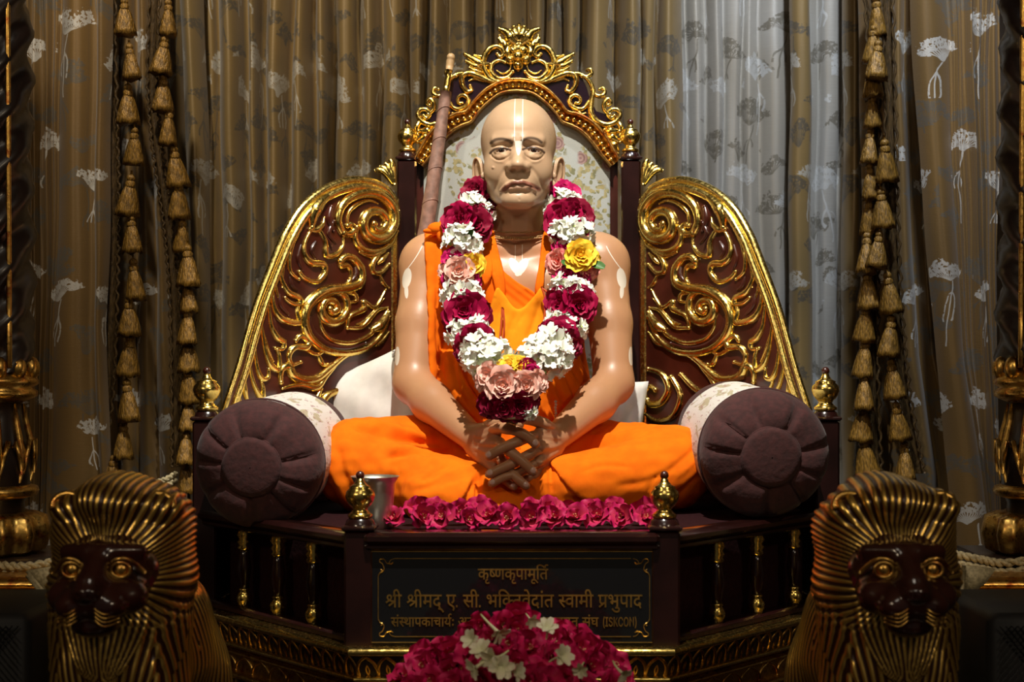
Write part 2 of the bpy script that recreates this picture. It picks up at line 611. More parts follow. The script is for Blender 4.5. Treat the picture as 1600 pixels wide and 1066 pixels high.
brocade('gold_brocade', (0.27, 0.175, 0.062), (0.23, 0.155, 0.06), (0.50, 0.47, 0.40), (0.085, 0.075, 0.058))
brocade('grey_brocade', (0.33, 0.30, 0.245), (0.38, 0.36, 0.32), (0.50, 0.50, 0.48), (0.13, 0.112, 0.078), seed=0.13)
brocade('drape_brocade', (0.20, 0.115, 0.034), (0.17, 0.10, 0.032), (0.62, 0.60, 0.55), (0.12, 0.105, 0.08), seed=0.31)

# backrest tapestry: grey ground with rose sprays
def tapestry(name, base, scale, cover):
    m, nt, b = newmat(name)
    v = coords()
    x, y, z = sepx(v)
    p = comb(x, z, 0.0)
    big = noise(p, 5.5 * scale, 2, 0.5, 0.6)
    band = smooth01((big - 0.52).abs(), 0.085 * cover, 0.06 * cover)
    lf = voro(comb(x * 1.0 + noise(p, 40, 2) * 0.03, z), 88 * scale)
    leaf = (lf < 0.5) * band
    rs = voro(p, 17 * scale)
    rose = (rs + (noise(p, 80, 2) - 0.5) * 0.15 < 0.27) * smooth01((big - 0.52).abs(), 0.10 * cover, 0.07 * cover)
    ring = (((rs * 60).sin() > 0.2))
    wv = noise(p, 500, 2)
    c = mix((wv - 0.5) * 0.8 + 0.3, base, tuple(q * 0.75 for q in base))
    tone = noise(p, 60 * scale, 2)
    c = mix(leaf * 0.95, c, mix(smooth01(tone, 0.4, 0.6), (0.13, 0.125, 0.05), (0.28, 0.23, 0.09)))
    c = mix(rose * 0.95, c, mix(ring, (0.17, 0.085, 0.085), (0.27, 0.17, 0.145)))
    setp(b, col=c, rough=0.75)
    bump(b, wv + leaf * 0.5 + rose * 0.5, 0.25, 0.002)
    M[name] = m
tapestry('tapestry', (0.33, 0.34, 0.31), 1.0, 1.0)

def bolster_cloth():
    m, nt, b = newmat('bolster_floral')
    x, y, z = sepx(coords())
    n = noise(comb(x * 1.0, y * 0.28, z), 48, 3, 0.6, 0.6)
    n2 = noise(comb(x * 1.0, y * 0.3, z), 95, 2, 0.6)
    c = mix(smooth01(n, 0.56, 0.62) * 0.75, (0.66, 0.64, 0.60), (0.36, 0.31, 0.15))
    c = mix(smooth01(n2, 0.60, 0.66) * 0.7, c, (0.36, 0.19, 0.20))
    setp(b, col=c, rough=0.8)
    bump(b, n2, 0.3, 0.003)
    M['bolster_floral'] = m
bolster_cloth()

def petal(name, c_in, c_out, rough=0.55, sub=0.12):
    m, nt, b = newmat(name)
    t = attr('t')
    n = noise(coords(), 90, 3)
    setp(b, col=mix((t + (n - 0.5) * 0.5).clamp(), c_in, c_out), rough=rough, sub=sub, spec=0.2)
    b.inputs['Subsurface Radius'].default_value = (0.01, 0.004, 0.004)
    b.inputs['Subsurface Scale'].default_value = 0.3
    M[name] = m
petal('rose_crimson', (0.16, 0.001, 0.015), (0.40, 0.003, 0.060))
petal('rose_deep', (0.10, 0.001, 0.008), (0.25, 0.002, 0.030))
petal('rose_magenta', (0.22, 0.002, 0.035), (0.52, 0.006, 0.115))
petal('rose_pink', (0.80, 0.30, 0.18), (0.90, 0.55, 0.46))
petal('rose_coral', (0.80, 0.10, 0.07), (0.90, 0.36, 0.30))
petal('rose_yellow', (0.85, 0.36, 0.01), (0.93, 0.66, 0.05))
petal('fuchsia', (0.64, 0.06, 0.10), (0.42, 0.001, 0.085))
petal('heap_petal', (0.45, 0.02, 0.06), (0.46, 0.003, 0.075))
petal('tuberose', (0.72, 0.78, 0.50), (0.90, 0.89, 0.84))
petal('cream_petal', (0.62, 0.66, 0.30), (0.85, 0.78, 0.62))
simple('stamen', (0.80, 0.50, 0.25), 0.6)
simple('green_leaf', (0.05, 0.16, 0.025), 0.5)
simple('green_bud', (0.45, 0.55, 0.15), 0.5)
# ---------------------------------------------------------------- room
def struct(name, mb, mat, smooth=False):
    o = mb.build(name, mat, smooth=smooth)
    o['kind'] = 'structure'
    return o
struct('floor', MB().box(-2.3, 2.3, -1.2, 4.3, -0.06, 0.0), M['floor_stone'])
struct('ceiling', MB().box(-2.3, 2.3, -1.2, 4.3, 3.75, 3.82), M['ceiling_paint'])
struct('wall_back', MB().box(-2.3, 2.3, 4.2, 4.3, 0, 3.75), M['plaster'])
struct('wall_left', MB().box(-2.36, -2.3, -1.2, 4.3, 0, 3.75), M['plaster'])
struct('wall_right', MB().box(2.3, 2.36, -1.2, 4.3, 0, 3.75), M['plaster'])

# ---------------------------------------------------------------- curtains
def curtain_mesh(name, levels, d, z_top, z_bot, amp, mat, parent=None, seed=0, sub=10, nz=46, shape=0.62):
    """levels: list of (py, [fold boundaries in px]) at depth d; every boundary list has the same length"""
    zs = np.linspace(z_top, z_bot, nz)
    lz = [CAMZ - (py - VPY) * d / FPX for py, _ in levels]
    bx = np.array([[CAMX + (q - VPX) * d / FPX for q in b] for _, b in levels])
    rs = np.random.RandomState(seed)
    nb = bx.shape[1]
    ph = rs.rand(nb) * 6; dep = rs.uniform(0.6, 1.25, nb)
    order = np.argsort(lz)
    G = []; U = []
    for z in zs:
        b = np.array([np.interp(z, np.array(lz)[order], bx[order, k]) for k in range(nb)])
        b = b + 0.0035 * np.sin(z * 5 + ph) + 0.002 * np.sin(z * 13 + ph * 2)
        row = []; us = []
        for k in range(nb - 1):
            wd = b[k + 1] - b[k]
            for i in range(sub):
                t = i / sub
                s = math.sin(PI * t) ** shape
                a = amp * dep[k] * min(1.0, max(0.25, abs(wd) / 0.05))
                ridge = 0.14 * amp * math.sin(t * 4.2 + ph[k] + z * 1.3)
                row.append((b[k] + wd * t, d - a * s + ridge * s + 0.008 * math.sin(z * 3 + ph[k]), z))
        row.append((b[-1], d, z))
        G.append(row)
    G = np.array(G)
    seg = np.linalg.norm(np.diff(G[nz // 2], axis=0), axis=1)
    u = np.concatenate([[0], np.cumsum(seg)])
    mb = MB().grid(G)
    o = mb.build(name, mat, parent)
    me = o.data
    uvl = me.uv_layers.new(name='UVMap')
    nc = G.shape[1]
    li = np.empty(len(me.loops), np.int32); me.loops.foreach_get('vertex_index', li)
    uv = np.stack([u[li % nc], zs[li // nc]], 1)
    uvl.data.foreach_set('uv', uv.ravel())
    return o

def nb(n, a, b):
    return list(np.linspace(a, b, n))
LB = [244, 268, 296, 318, 345, 392, 418, 462, 497, 524, 565, 598, 640, 668, 702, 742, 772, 824, 850, 878, 905, 960, 1000, 1024, 1064]
LB2 = [240, 270, 300, 330, 352, 392, 425, 448, 500, 528, 570, 594, 640, 664, 702, 738, 776, 820, 852, 874, 910, 955, 1003, 1030, 1068]
c = curtain_mesh('window_curtain', [(0, LB), (900, LB2)], 3.80, 2.75, 0.25, 0.085, M['gold_brocade'], seed=3)
tag(c, 'wide gold brocade curtain in deep narrow pleats hanging behind the throne back', 'curtain')
GB = [1052, 1072, 1102, 1128, 1160, 1186, 1236, 1250, 1275, 1312, 1330, 1352, 1372, 1395, 1420]
GB2 = [1056, 1078, 1100, 1132, 1155, 1190, 1230, 1252, 1280, 1308, 1332, 1350, 1375, 1400, 1424]
c = curtain_mesh('window_curtain', [(0, GB), (900, GB2)], 3.86, 2.75, 0.25, 0.042, M['grey_brocade'], seed=8)
tag(c, 'pale grey curtain woven with dark umbel flowers, behind the throne wing beside two gold strips', 'curtain')
for (a0, a1, b0, b1, lab) in ((1232, 1264, 1238, 1276, 'narrow gold curtain fold hanging over the pale grey curtain, nearer the throne'),
                              (1314, 1341, 1318, 1340, 'narrow gold curtain fold hanging beside the tasselled drape')):
    c = curtain_mesh('curtain_strip', [(0, [a0, a1]), (900, [b0, b1])], 3.76, 2.75, 0.25, 0.05, M['gold_brocade'], seed=int(a0), sub=18)
    tag(c, lab, 'curtain', 'narrow gold curtain folds')
c = curtain_mesh('curtain_strip', [(0, [284, 318]), (400, [298, 330]), (900, [300, 332])], 3.70, 2.75, 0.25, 0.05, M['gold_brocade'], seed=77, sub=18)
tag(c, 'rounded gold curtain fold standing forward of the pleats, beside the second tassel trim', 'curtain', 'narrow gold curtain folds')

def tassel_mb(r, h, seed):
    mb = MB()
    rs = random.Random(seed)
    mb.tube([(0, 0, 0.012), (0, 0, -0.002)], 0.0022, 6)
    mb.ball((0, 0, -0.004), r * 0.42, 10, 6)
    mb.lathe([(r * 0.25, -0.006), (r * 0.5, -0.014), (r * 0.42, -0.019), (r * 0.46, -0.021)], n=14)
    n = 26
    G = []
    for t in np.linspace(0, 1, 7):
        rr = r * (0.42 + 0.72 * t ** 0.7)
        row = []
        for k in range(n):
            a = 2 * PI * k / n
            q = rr * (1 + (0.10 if k % 2 else -0.08))
            zz = -0.02 - (h - 0.02) * t + (0.004 * math.sin(5 * a + seed) if t > 0.95 else 0)
            row.append((q * math.cos(a), q * math.sin(a) * 0.8, zz))
        G.append(row)
    mb.grid(np.array(G), cv=True, flip=True)
    mb.f.append(tuple(mb.n - n + k for k in range(n))); mb.m.append(0)
    return mb
TP = [tassel_mb(0.021, 0.078, s) for s in range(3)]
TMESH = []
def tassel(parent, p, s, k):
    k %= 3
    if len(TMESH) <= k or TMESH[k] is None:
        while len(TMESH) <= k: TMESH.append(None)
        o = TP[k].build('tassel', M['tassel_silk'], parent)
        TMESH[k] = o.data
    else:
        o = bpy.data.objects.new('tassel', TMESH[k]); COL.objects.link(o); o.parent = parent
    o.location = p
    o.scale = (s, s, s)
    o.rotation_euler = (random.uniform(-0.08, 0.08), random.uniform(-0.14, 0.14), random.uniform(0, 3))
    return o
def trim(parent, line, tops, d, width, seed):
    """braid ribbon along px line with tassels hanging from its edge"""
    L = crom(line, 8)
    G = []
    for i, (px, py) in enumerate(L):
        row = []
        for k in range(7):
            t = k / 6
            q = P(px - width * (1 - t), py, d)
            q.y -= 0.010 * math.sin(PI * t) + 0.003 * math.sin(i * 2.2 + k * 2.1)
            row.append(tuple(q))
        G.append(row)
    mb = MB().grid(np.array(G))
    # gimp loops down the edge
    zz = [tuple(P(px + 2.0 + 2.5 * math.sin(i * 1.9), py, d - 0.014)) for i, (px, py) in enumerate(crom(line, 26))]
    mb.tube(zz, 0.0035, 5)
    zz = [tuple(P(px - width - 1.0 + 2.0 * math.sin(i * 1.9), py, d - 0.008)) for i, (px, py) in enumerate(crom(line, 26))]
    mb.tube(zz, 0.003, 5)
    tr = mb.build('tassel_trim', M['trim_braid'], parent)
    for k, (px, py) in enumerate(tops):
        tassel(tr, P(px, py - 24, d - 0.035 - 0.006 * (k % 2)), random.uniform(1.02, 1.22) * (d / 3.4), k + seed)
    return tr

ZT = 2.65
# left pair of drapes
A0 = [28, 38, 50, 62, 74, 86, 100, 156, 180]; A5 = [38, 46, 56, 64, 72, 80, 84, 146, 166]; A9 = [36, 44, 52, 58, 64, 70, 76, 142, 154]
dl = curtain_mesh('side_drape', [(-60, A0), (500, A5), (760, [40, 46, 54, 60, 66, 72, 78, 158, 176]), (900, A9)], 3.35, ZT, 0.72, 0.045, M['drape_brocade'], seed=12, sub=9)
tag(dl, 'gold brocade side drape with tight pleats beside the left carved pillar', 'curtain')
B0 = [170, 192, 216, 238, 252]; B5 = [150, 185, 215, 245, 274]; B9 = [160, 190, 220, 250, 292]
d2 = curtain_mesh('side_drape', [(-60, B0), (500, B5), (740, B9), (900, B9)], 3.53, ZT, 0.75, 0.05, M['drape_brocade'], seed=14, sub=12)
tag(d2, 'gold drape with silver flowers and two tassel trims, left of the throne', 'curtain')
trim(d2, [(178, -60), (180, 150), (184, 300), (182, 430), (176, 600), (158, 750)], [(194, 24), (202, 95), (200, 158), (210, 226), (205, 300), (205, 363), (208, 431), (202, 491), (203, 550), (198, 620), (193, 683), (178, 738)], 3.38, 15, 0)
trim(d2, [(250, -60), (244, 120), (252, 230), (268, 340), (278, 450), (282, 600), (282, 730)], [(263, 26), (258, 84), (255, 142), (264, 194), (271, 255), (278, 305), (285, 363), (293, 410), (291, 460), (294, 505), (294, 550), (293, 598), (295, 645), (291, 695), (288, 740)], 3.40, 13, 1)
# right pair
A0 = [1420, 1476, 1490, 1504, 1518, 1532, 1547, 1562]; A5 = [1458, 1508, 1516, 1524, 1532, 1541, 1549, 1558]; A9 = [1496, 1552, 1553, 1554.5, 1556, 1557.5, 1559, 1562]
dr = curtain_mesh('side_drape', [(-60, A0), (560, A5), (900, A9)], 3.35, ZT, 0.72, 0.045, M['drape_brocade'], seed=22, sub=10)
tag(dr, 'gold brocade side drape with tight pleats beside the right carved pillar', 'curtain')
B0 = [1340, 1362, 1392, 1412, 1428]; B5 = [1344, 1366, 1400, 1432, 1464]; B9 = [1348, 1380, 1425, 1462, 1505]
d4 = curtain_mesh('side_drape', [(-60, B0), (560, B5), (740, B9), (900, B9)], 3.53, ZT, 0.75, 0.05, M['drape_brocade'], seed=25, sub=12)
tag(d4, 'gold drape carrying two overlapping rows of tassels, right of the throne', 'curtain')
trim(d4, [(1360, -60), (1372, 150), (1372, 350), (1370, 560), (1376, 740)], [(1369, 20), (1366, 66), (1362, 118), (1362, 168), (1360, 226), (1358, 282), (1356, 335), (1355, 390), (1354, 446), (1353, 500), (1352, 552), (1350, 604), (1349, 655), (1348, 706)], 3.40, 12, 2)
trim(d4, [(1392, -60), (1398, 200), (1404, 420), (1418, 600), (1442, 740)], [(1372, 90), (1382, 245), (1376, 322), (1374, 388), (1386, 452), (1393, 520), (1392, 588), (1400, 655), (1412, 716)], 3.37, 14, 0)

# tie-back cords
def cord(name, pts, r, label):
    mb = MB()
    L = [Vector(p) for p in crom(pts, 14)]
    for s in (0, PI):
        Q = [p + Vector((0, math.cos(i * 0.9 + s), math.sin(i * 0.9 + s))) * r * 0.75 for i, p in enumerate(L)]
        mb.tube(Q, r * 0.8, 7)
    for s in (0, PI):
        Q = [p + Vector((0, math.cos(i * 0.9 + s), math.sin(i * 0.9 + s))) * r * 0.75 + Vector((0, -0.004, -2.9 * r)) for i, p in enumerate(L)]
        mb.tube(Q, r * 0.8, 7)
    o = mb.build(name, M['rope'])
    return tag(o, label, 'cord', 'tie-back cords')
cord('tieback_cord', [P(-60, 872, 2.64), P(-10, 882, 2.62), P(40, 885, 2.62), P(92, 876, 2.66)], 0.0058, 'pale twisted tie-back cord across the foot of the drape by the left pillar')
cord('tieback_cord', [P(1490, 866, 2.66), P(1530, 874, 2.64), P(1570, 880, 2.62), P(1640, 870, 2.62)], 0.0058, 'pale twisted tie-back cord across the foot of the drape by the right pillar')
cord('tieback_cord', [P(190, 756, 3.36), P(225, 757, 3.34), P(252, 752, 3.34), P(276, 740, 3.38)], 0.0055, 'pale twisted cord gathering the tasselled drape behind the left lion')
# folded hems of pale cloth showing below the cords
for sgn, pts, lab in ((-1, [(42, 892), (92, 884), (98, 905), (98, 938), (76, 935)], 'pale hem of cloth poking out beside the left lion above the gilt ledge'),
                      (1, [(1506, 884), (1556, 890), (1540, 912), (1520, 928), (1502, 930)], 'pale hem of cloth poking out beside the right lion above the gilt ledge')):
    mb = MB()
    Q = [P(a, b, 2.492) for a, b in pts]
    cc = sum(Q, Vector()) / len(Q)
    n = len(Q)
    fr = [tuple(q) for q in Q] + [tuple(q + Vector((0, 0.012, 0))) for q in Q]
    mb.add(fr, [tuple(range(n)), tuple(range(2 * n - 1, n - 1, -1))] + [(i, i + n, (i + 1) % n + n, (i + 1) % n) for i in range(n)])
    for k in range(2):
        mb.tube([tuple(P(a, b, 2.488 - 0.003 * k) + Vector((0, 0, -0.008 * k))) for a, b in (pts[0], pts[-1])], 0.0035, 6)
    tag(mb.build('hem_cloth', M['rope']), lab, 'cloth', 'pale hems above the gilt ledges')

# ---------------------------------------------------------------- carved pillars at both edges and their gilt ledges
def pillar(sg, label):
    r = empty('carved_pillar', (sg * 1.03, 2.80, 0), label, 'pillar', 'carved pillars framing the altar')
    def Z(py): return CAMZ - (py - VPY) * 2.75 / FPX
    # twisted column
    G = []
    n = 48
    for z in np.linspace(2.65, Z(582), 90):
        tt = (2.65 - z)
        rad = 0.062 + 0.010 * tt
        G.append([((rad + 0.012 * math.sin(4 * (2 * PI * k / n) + z * 62 * sg) * abs(math.sin(z * 40))) * math.cos(2 * PI * k / n), (rad + 0.012 * math.sin(4 * (2 * PI * k / n) + z * 62 * sg)) * math.sin(2 * PI * k / n), z) for k in range(n)])
    MB().grid(np.array(G), cv=True, flip=True).build('shaft', M['dark_wood'], r)
    mb = MB()
    for ox, oy in ((-sg * 0.048, -0.045), (sg * 0.03, -0.075)):
        mb.tube([(ox * (0.9 + 0.25 * t), oy * (1.0 + 0.3 * t), 2.65 + (Z(575) - 2.65) * t) for t in np.linspace(0, 1, 12)], 0.0055, 8)
    mb.build('gilt_rod', M['gilt_worn'], r)
    mb = MB()
    z = Z(350)
    while z > Z(576):
        mb.ball((-sg * 0.012, -0.098, z), 0.0085, 10, 7); z -= 0.0165
    mb.build('bead_string', M['gilt_worn'], r)
    mb = MB()
    mb.lathe([(0.05, Z(560)), (0.072, Z(580)), (0.085, Z(592)), (0.088, Z(600)), (0.075, Z(606)), (0.085, Z(612)), (0.085, Z(620)), (0.07, Z(626)), (0.05, Z(632))], n=28)
    for k in range(12):
        a = 2 * PI * k / 12
        mb.ball((0.075 * math.cos(a), 0.075 * math.sin(a), Z(576)), 0.016, 8, 6, sc3=(1, 1, 1.5))
    mb.build('capital', M['gilt_worn'], r)
    MB().lathe([(0.055, Z(628)), (0.06, Z(660)), (0.075, Z(720)), (0.07, Z(770)), (0.06, Z(790)), (0.07, Z(900))], n=28).build('vase', M['dark_wood'], r)
    mb = MB()
    for k in range(10):
        a = 2 * PI * k / 10 + 0.2
        ca, sa = math.cos(a), math.sin(a)
        mb.tube([(rr * ca, rr * sa, Z(py)) for rr, py in ((0.058, 632), (0.062, 660), (0.075, 705), (0.078, 730), (0.07, 756))], [0.003, 0.006, 0.008, 0.006, 0.003], 7)
        for s in (-1, 1):
            b = a + s * 0.16
            mb.tube([(rr * math.cos(a + s * q), rr * math.sin(a + s * q), Z(py)) for rr, py, q in ((0.078, 742, 0.02), (0.08, 715, 0.12), (0.08, 690, 0.22), (0.074, 700, 0.27))], [0.003, 0.005, 0.005, 0.002], 6)
    mb.build('leaf_carving', M['gilt_worn'], r)
    mb = MB()
    mb.lathe([(0.06, Z(758)), (0.084, Z(764)), (0.088, Z(770)), (0.084, Z(778)), (0.06, Z(783))], n=28)
    mb.build('collar', M['gilt_worn'], r)
    MB().lathe([(0.075, Z(804)), (0.098, Z(812)), (0.105, Z(838)), (0.098, Z(862)), (0.078, Z(870))], n=72, rip=0.07, nr=12).build('gadrooned_base', M['gilt_worn'], r)
    mb = MB().box(-0.13, 0.13, -0.12, 0.13, 0.974, Z(870), 0.004)
    mb.build('plinth', M['dark_wood'], r)
    return r
pl = pillar(-1, 'dark carved pillar with gilt beads and leaves at the left edge of the altar')
pr = pillar(1, 'dark carved pillar with gilt beads and leaves at the right edge of the altar')

def ledge(sg, label):
    r = empty('altar_ledge', (sg * 1.0, 2.55, 0.0), label, 'ledge', 'gilt ledges beside the lions')
    x0, x1 = (-0.35, 0.28) if sg < 0 else (-0.28, 0.35)
    def prof(pts, y0, name, mat):
        G = [[(x, y, z) for y, z in pts] for x in np.linspace(x0, x1, 4)]
        o = MB().grid(np.array(G), cv=True, flip=True)
        n = len(pts)
        o.f.append(tuple(range(n))); o.m.append(0)
        o.f.append(tuple(range(o.n - 1, o.n - n - 1, -1))); o.m.append(0)
        return o.build(name, mat, r, smooth=2)
    def Z(py): return CAMZ - (py - VPY) * 2.52 / FPX
    def half(z0, z1, out):
        zc, h = (z0 + z1) / 2, abs(z0 - z1) / 2
        return [(out * -math.sin(a), zc + h * math.cos(a)) for a in np.linspace(0, PI, 9)] + [(0.09, zc - h), (0.09, zc + h)]
    prof(half(Z(905), Z(926), 0.022), 0, 'gilt_roll', M['gilt_worn'])
    prof(half(Z(926), Z(936), 0.008), 0, 'dark_fillet', M['dark_wood'])
    prof(half(Z(936), Z(952), 0.035), 0, 'gilt_lip', M['gilt_worn'])
    prof(half(Z(952), Z(966), 0.012), 0, 'wood_band', M['carved_wood'])
    MB().box(x0, x1, 0.0, 0.30, 0.0, Z(905) - 0.005, 0.004).build('ledge_body', M['dark_wood'], r)
    return r
ledge(-1, 'gilt moulded ledge carrying the left pillar, running behind the left lion')
ledge(1, 'gilt moulded ledge carrying the right pillar, running behind the right lion')

def speaker(sg, label):
    r = empty('loudspeaker', (sg * 0.905, 2.18, 0.0), label, 'loudspeaker', 'black floor loudspeakers')
    MB().box(-0.17, 0.17, 0.0, 0.26, 0.0, 0.972, 0.012).build('cabinet', M['black_vinyl'], r)
    mb = MB()
    n = 34
    for i in range(n):
        x = -0.155 + 0.31 * i / (n - 1)
        for s in (-1, 1):
            pts = [(x + s * t, -0.006 - 0.001 * s, 0.955 - abs(t) * 1.2) for t in (0, 0.31)]
            pts = [(min(0.155, max(-0.155, p[0])), p[1], p[2]) for p in pts]
            if abs(pts[0][0] - pts[1][0]) > 0.01:
                L = abs(pts[1][0] - pts[0][0])
                pts[1] = (pts[1][0], pts[1][1], 0.955 - L * 1.2)
                mb.tube(pts, 0.0011, 4)
    mb.build('grille', M['speaker_mesh'], r)
    return r
speaker(-1, 'black loudspeaker with mesh grille beside the left lion')
speaker(1, 'black loudspeaker with diamond mesh grille beside the right lion')
# ---------------------------------------------------------------- throne
throne = empty('throne', (0, 2.85, 0.0), 'carved dark wood throne with gilt scrollwork wings, crest and balustrade', 'throne')
TO = Vector((0, 2.85, 0.0))
def T(mb, name, mat, parent=None, smooth=True):
    """build in world coordinates, hang under the throne"""
    V = np.concatenate(mb.v) - np.array(TO)
    mb.v = [V]
    return mb.build(name, mat, parent or throne, smooth)
FXH, FY = 0.262, 2.45      # front posts
RXH, RY = 0.622, 2.86      # corner posts
BXH, BY = 0.2545, 3.25     # back posts
SEAT = 1.062
ZC = 0.876                 # top of the base cornice

FIN = [(0.000, 0.0), (0.021, 0.0), (0.022, 0.005), (0.017, 0.009), (0.0125, 0.014), (0.0145, 0.018), (0.019, 0.022), (0.0235, 0.029), (0.0262, 0.038), (0.0245, 0.046), (0.0185, 0.052), (0.0195, 0.0545), (0.0125, 0.058), (0.0075, 0.064), (0.0065, 0.069)]
def finial(parent, x, y, z, s=1.0):
    mb = MB().lathe([(r * s, z + h * s) for r, h in FIN[1:]], (x, y, 0), n=24, mi=0)
    mb.ball((x, y, z + 0.0745 * s), 0.0078 * s, 12, 8, mi=1)
    return T(mb, 'finial', [M['gilt'], M['carved_wood']], parent)
def post(x, y, z0, z1, w, ball=1.0, name='post'):
    h = w / 2
    mb = MB().box(x - h, x + h, y - h, y + h, z0, z1 - 0.022, 0.004)
    mb.box(x - h - 0.004, x + h + 0.004, y - h - 0.004, y + h + 0.004, z1 - 0.022, z1 - 0.013, 0.003)
    mb.lathe([(h * 1.05, z1 - 0.014), (h * 0.95, z1 - 0.006), (h * 0.7, z1)], (x, y, 0), n=24)
    p = T(mb, name, M['polished_wood'], None, 2)
    finial(p, x, y, z1 - 0.001, ball)
    return p
for s in (-1, 1):
    post(s * FXH, FY, ZC - 0.004, 1.093, 0.050, 0.98, 'front_post')
    post(s * RXH, RY, ZC - 0.004, 1.266, 0.048, 1.06, 'corner_post')

def along(a, b, h, z0, z1, b0=0.004, side=0):
    """a bar from a to b (xy), half-thickness h"""
    a, b = Vector((*a, 0)), Vector((*b, 0))
    t = (b - a); L = t.length; t.normalize()
    n = Vector((t.y, -t.x, 0))
    mb = MB().box(0, L, -h, h, z0, z1, b0)
    V = np.concatenate(mb.v)
    W = np.array([tuple(a + t * v[0] + n * (v[1] + side) + Vector((0, 0, v[2]))) for v in V])
    mb.v = [W]
    return mb

# front rail, front panel
T(MB().box(-0.252, 0.252, 2.415, 2.475, 1.049, 1.069, 0.006), 'front_rail', M['polished_wood'], None, 2)
T(MB().box(-0.252, 0.252, 2.421, 2.468, 1.0385, 1.050, 0.004), 'rail_moulding', M['polished_wood'], None, 2)
T(MB().box(-0.250, 0.250, 2.432, 2.462, ZC - 0.002, 1.040, 0.001), 'front_panel', M['polished_wood'], None, False)
# side rails, their seats and balusters
BAL = [(0.012, 0.0), (0.012, 0.006), (0.0145, 0.010), (0.0155, 0.018), (0.012, 0.026), (0.009, 0.030), (0.0115, 0.033), (0.010, 0.036)]
def baluster(x, y, z0, z1):
    mb = MB()
    H = z1 - z0
    mb.lathe([(r, z0 + h) for r, h in BAL], (x, y, 0), n=18, mi=0)
    mb.lathe([(0.0095, z0 + 0.034), (0.0085, z0 + 0.045), (0.0135, z0 + 0.066), (0.0140, z0 + 0.076), (0.0105, z0 + 0.098), (0.0092, z1 - 0.036)], (x, y, 0), n=18, mi=1)
    mb.lathe([(0.0105, z1 - 0.040), (0.014, z1 - 0.036), (0.0105, z1 - 0.031), (0.0145, z1 - 0.025), (0.0105, z1 - 0.019), (0.015, z1 - 0.011), (0.012, z1 - 0.004), (0.012, z1)], (x, y, 0), n=18, mi=0)
    return T(mb, 'baluster', [M['gilt'], M['polished_wood']])
for s in (-1, 1):
    a, b = (s * FXH, FY), (s * RXH, RY)
    T(along(a, b, 0.026, 1.047, 1.066, 0.006), 'side_rail', M['polished_wood'], None, 2)
    T(along(a, b, 0.019, 1.037, 1.048, 0.003), 'rail_moulding', M['polished_wood'], None, 2)
    T(along(a, b, 0.018, ZC - 0.002, ZC + 0.014, 0.004), 'bottom_rail', M['polished_wood'], None, 2)
    for px in ((1120, 1182, 1240) if s > 0 else (490, 435, 382)):
        # where the line of sight meets the rail
        k = (px - VPX) / FPX
        # x = CAMX + k*y ; rail x = s*(FXH + (y-FY)*m)
        m = (RXH - FXH) / (RY - FY)
        y = (s * (FXH - FY * m) - CAMX) / (k - s * m)
        baluster(CAMX + k * y, y, ZC + 0.013, 1.039)
    # outer side rails to the back
    T(along((s * RXH, RY), (s * 0.60, 3.26), 0.02, 1.022, 1.066, 0.006), 'back_side_rail', M['polished_wood'], None, 2)
    T(along((s * RXH, RY), (s * 0.60, 3.26), 0.012, ZC, 1.024, 0.002), 'side_board', M['polished_wood'], None, 2)

# seat body covered in dark cloth, filling the octagon behind the balusters
def octa(off, z0, z1):
    q = [(-FXH + 0.01, FY + off * 0.6), (FXH - 0.01, FY + off * 0.6), (RXH - off, RY + 0.01), (RXH - off, 3.26), (-RXH + off, 3.26), (-RXH + off, RY + 0.01)]
    n = 6
    return MB().add([(x, y, z0) for x, y in q] + [(x, y, z1) for x, y in q], [tuple(range(n)), tuple(range(2 * n - 1, n - 1, -1))] + [(i, (i + 1) % n + 0, (i + 1) % n + n, i + n)[::-1] for i in range(n)])
T(octa(0.045, ZC - 0.02, SEAT), 'seat', M['mattress_cloth'], None, False)

# base cornice: moulded profile swept round the octagon, with carved lancets
def path_off(o):
    """corners of the base plan at offset o outward"""
    a = Vector((FXH + 0.005, FY - 0.035)); b = Vector((RXH + 0.03, RY - 0.02)); c0 = Vector((RXH + 0.03, 3.4))
    n1 = Vector((0, -1)); t = (b - a).normalized(); n2 = Vector((t.y, -t.x)); n3 = Vector((1, 0))
    def mit(p, u, v):
        m = (u + v).normalized()
        return p + m * (o / m.dot(u))
    A, B, C_ = mit(a, n1, n2), mit(b, n2, n3), c0 + n3 * o
    R = [C_, B, A]
    return [(-p.x, p.y) for p in R] + [(p.x, p.y) for p in reversed(R)]
def sweep(prof, name, mat, parent=None):
    mb = MB()
    G = []
    for o, z in prof:
        G.append([(x, y, z) for x, y in path_off(o)])
    G = np.array(G).transpose(1, 0, 2)
    for i in range(len(G) - 1):      # each side on its own so that corners stay crisp
        mb.grid(G[i:i + 2], flip=False)
    return T(mb, name, mat, parent, 2)
def roll(o, z0, z1, b):
    zc, h = (z0 + z1) / 2, abs(z0 - z1) / 2
    return [(o + b * math.sin(t), zc + h * math.cos(t)) for t in np.linspace(0, PI, 7)]
sweep([(-0.03, ZC), (0.010, ZC)] + roll(0.012, ZC, ZC - 0.013, 0.008) + [(0.004, ZC - 0.015)], 'cornice_roll', M['gilt'])
sweep([(0.004, ZC - 0.013), (0.000, ZC - 0.019), (-0.012, ZC - 0.050), (-0.012, ZC - 0.053)], 'cornice_cove', M['dark_wood'])
sweep([(-0.012, ZC - 0.050)] + roll(-0.004, ZC - 0.051, ZC - 0.060, 0.007) + [(-0.02, ZC - 0.062)], 'cornice_fillet', M['gilt'])
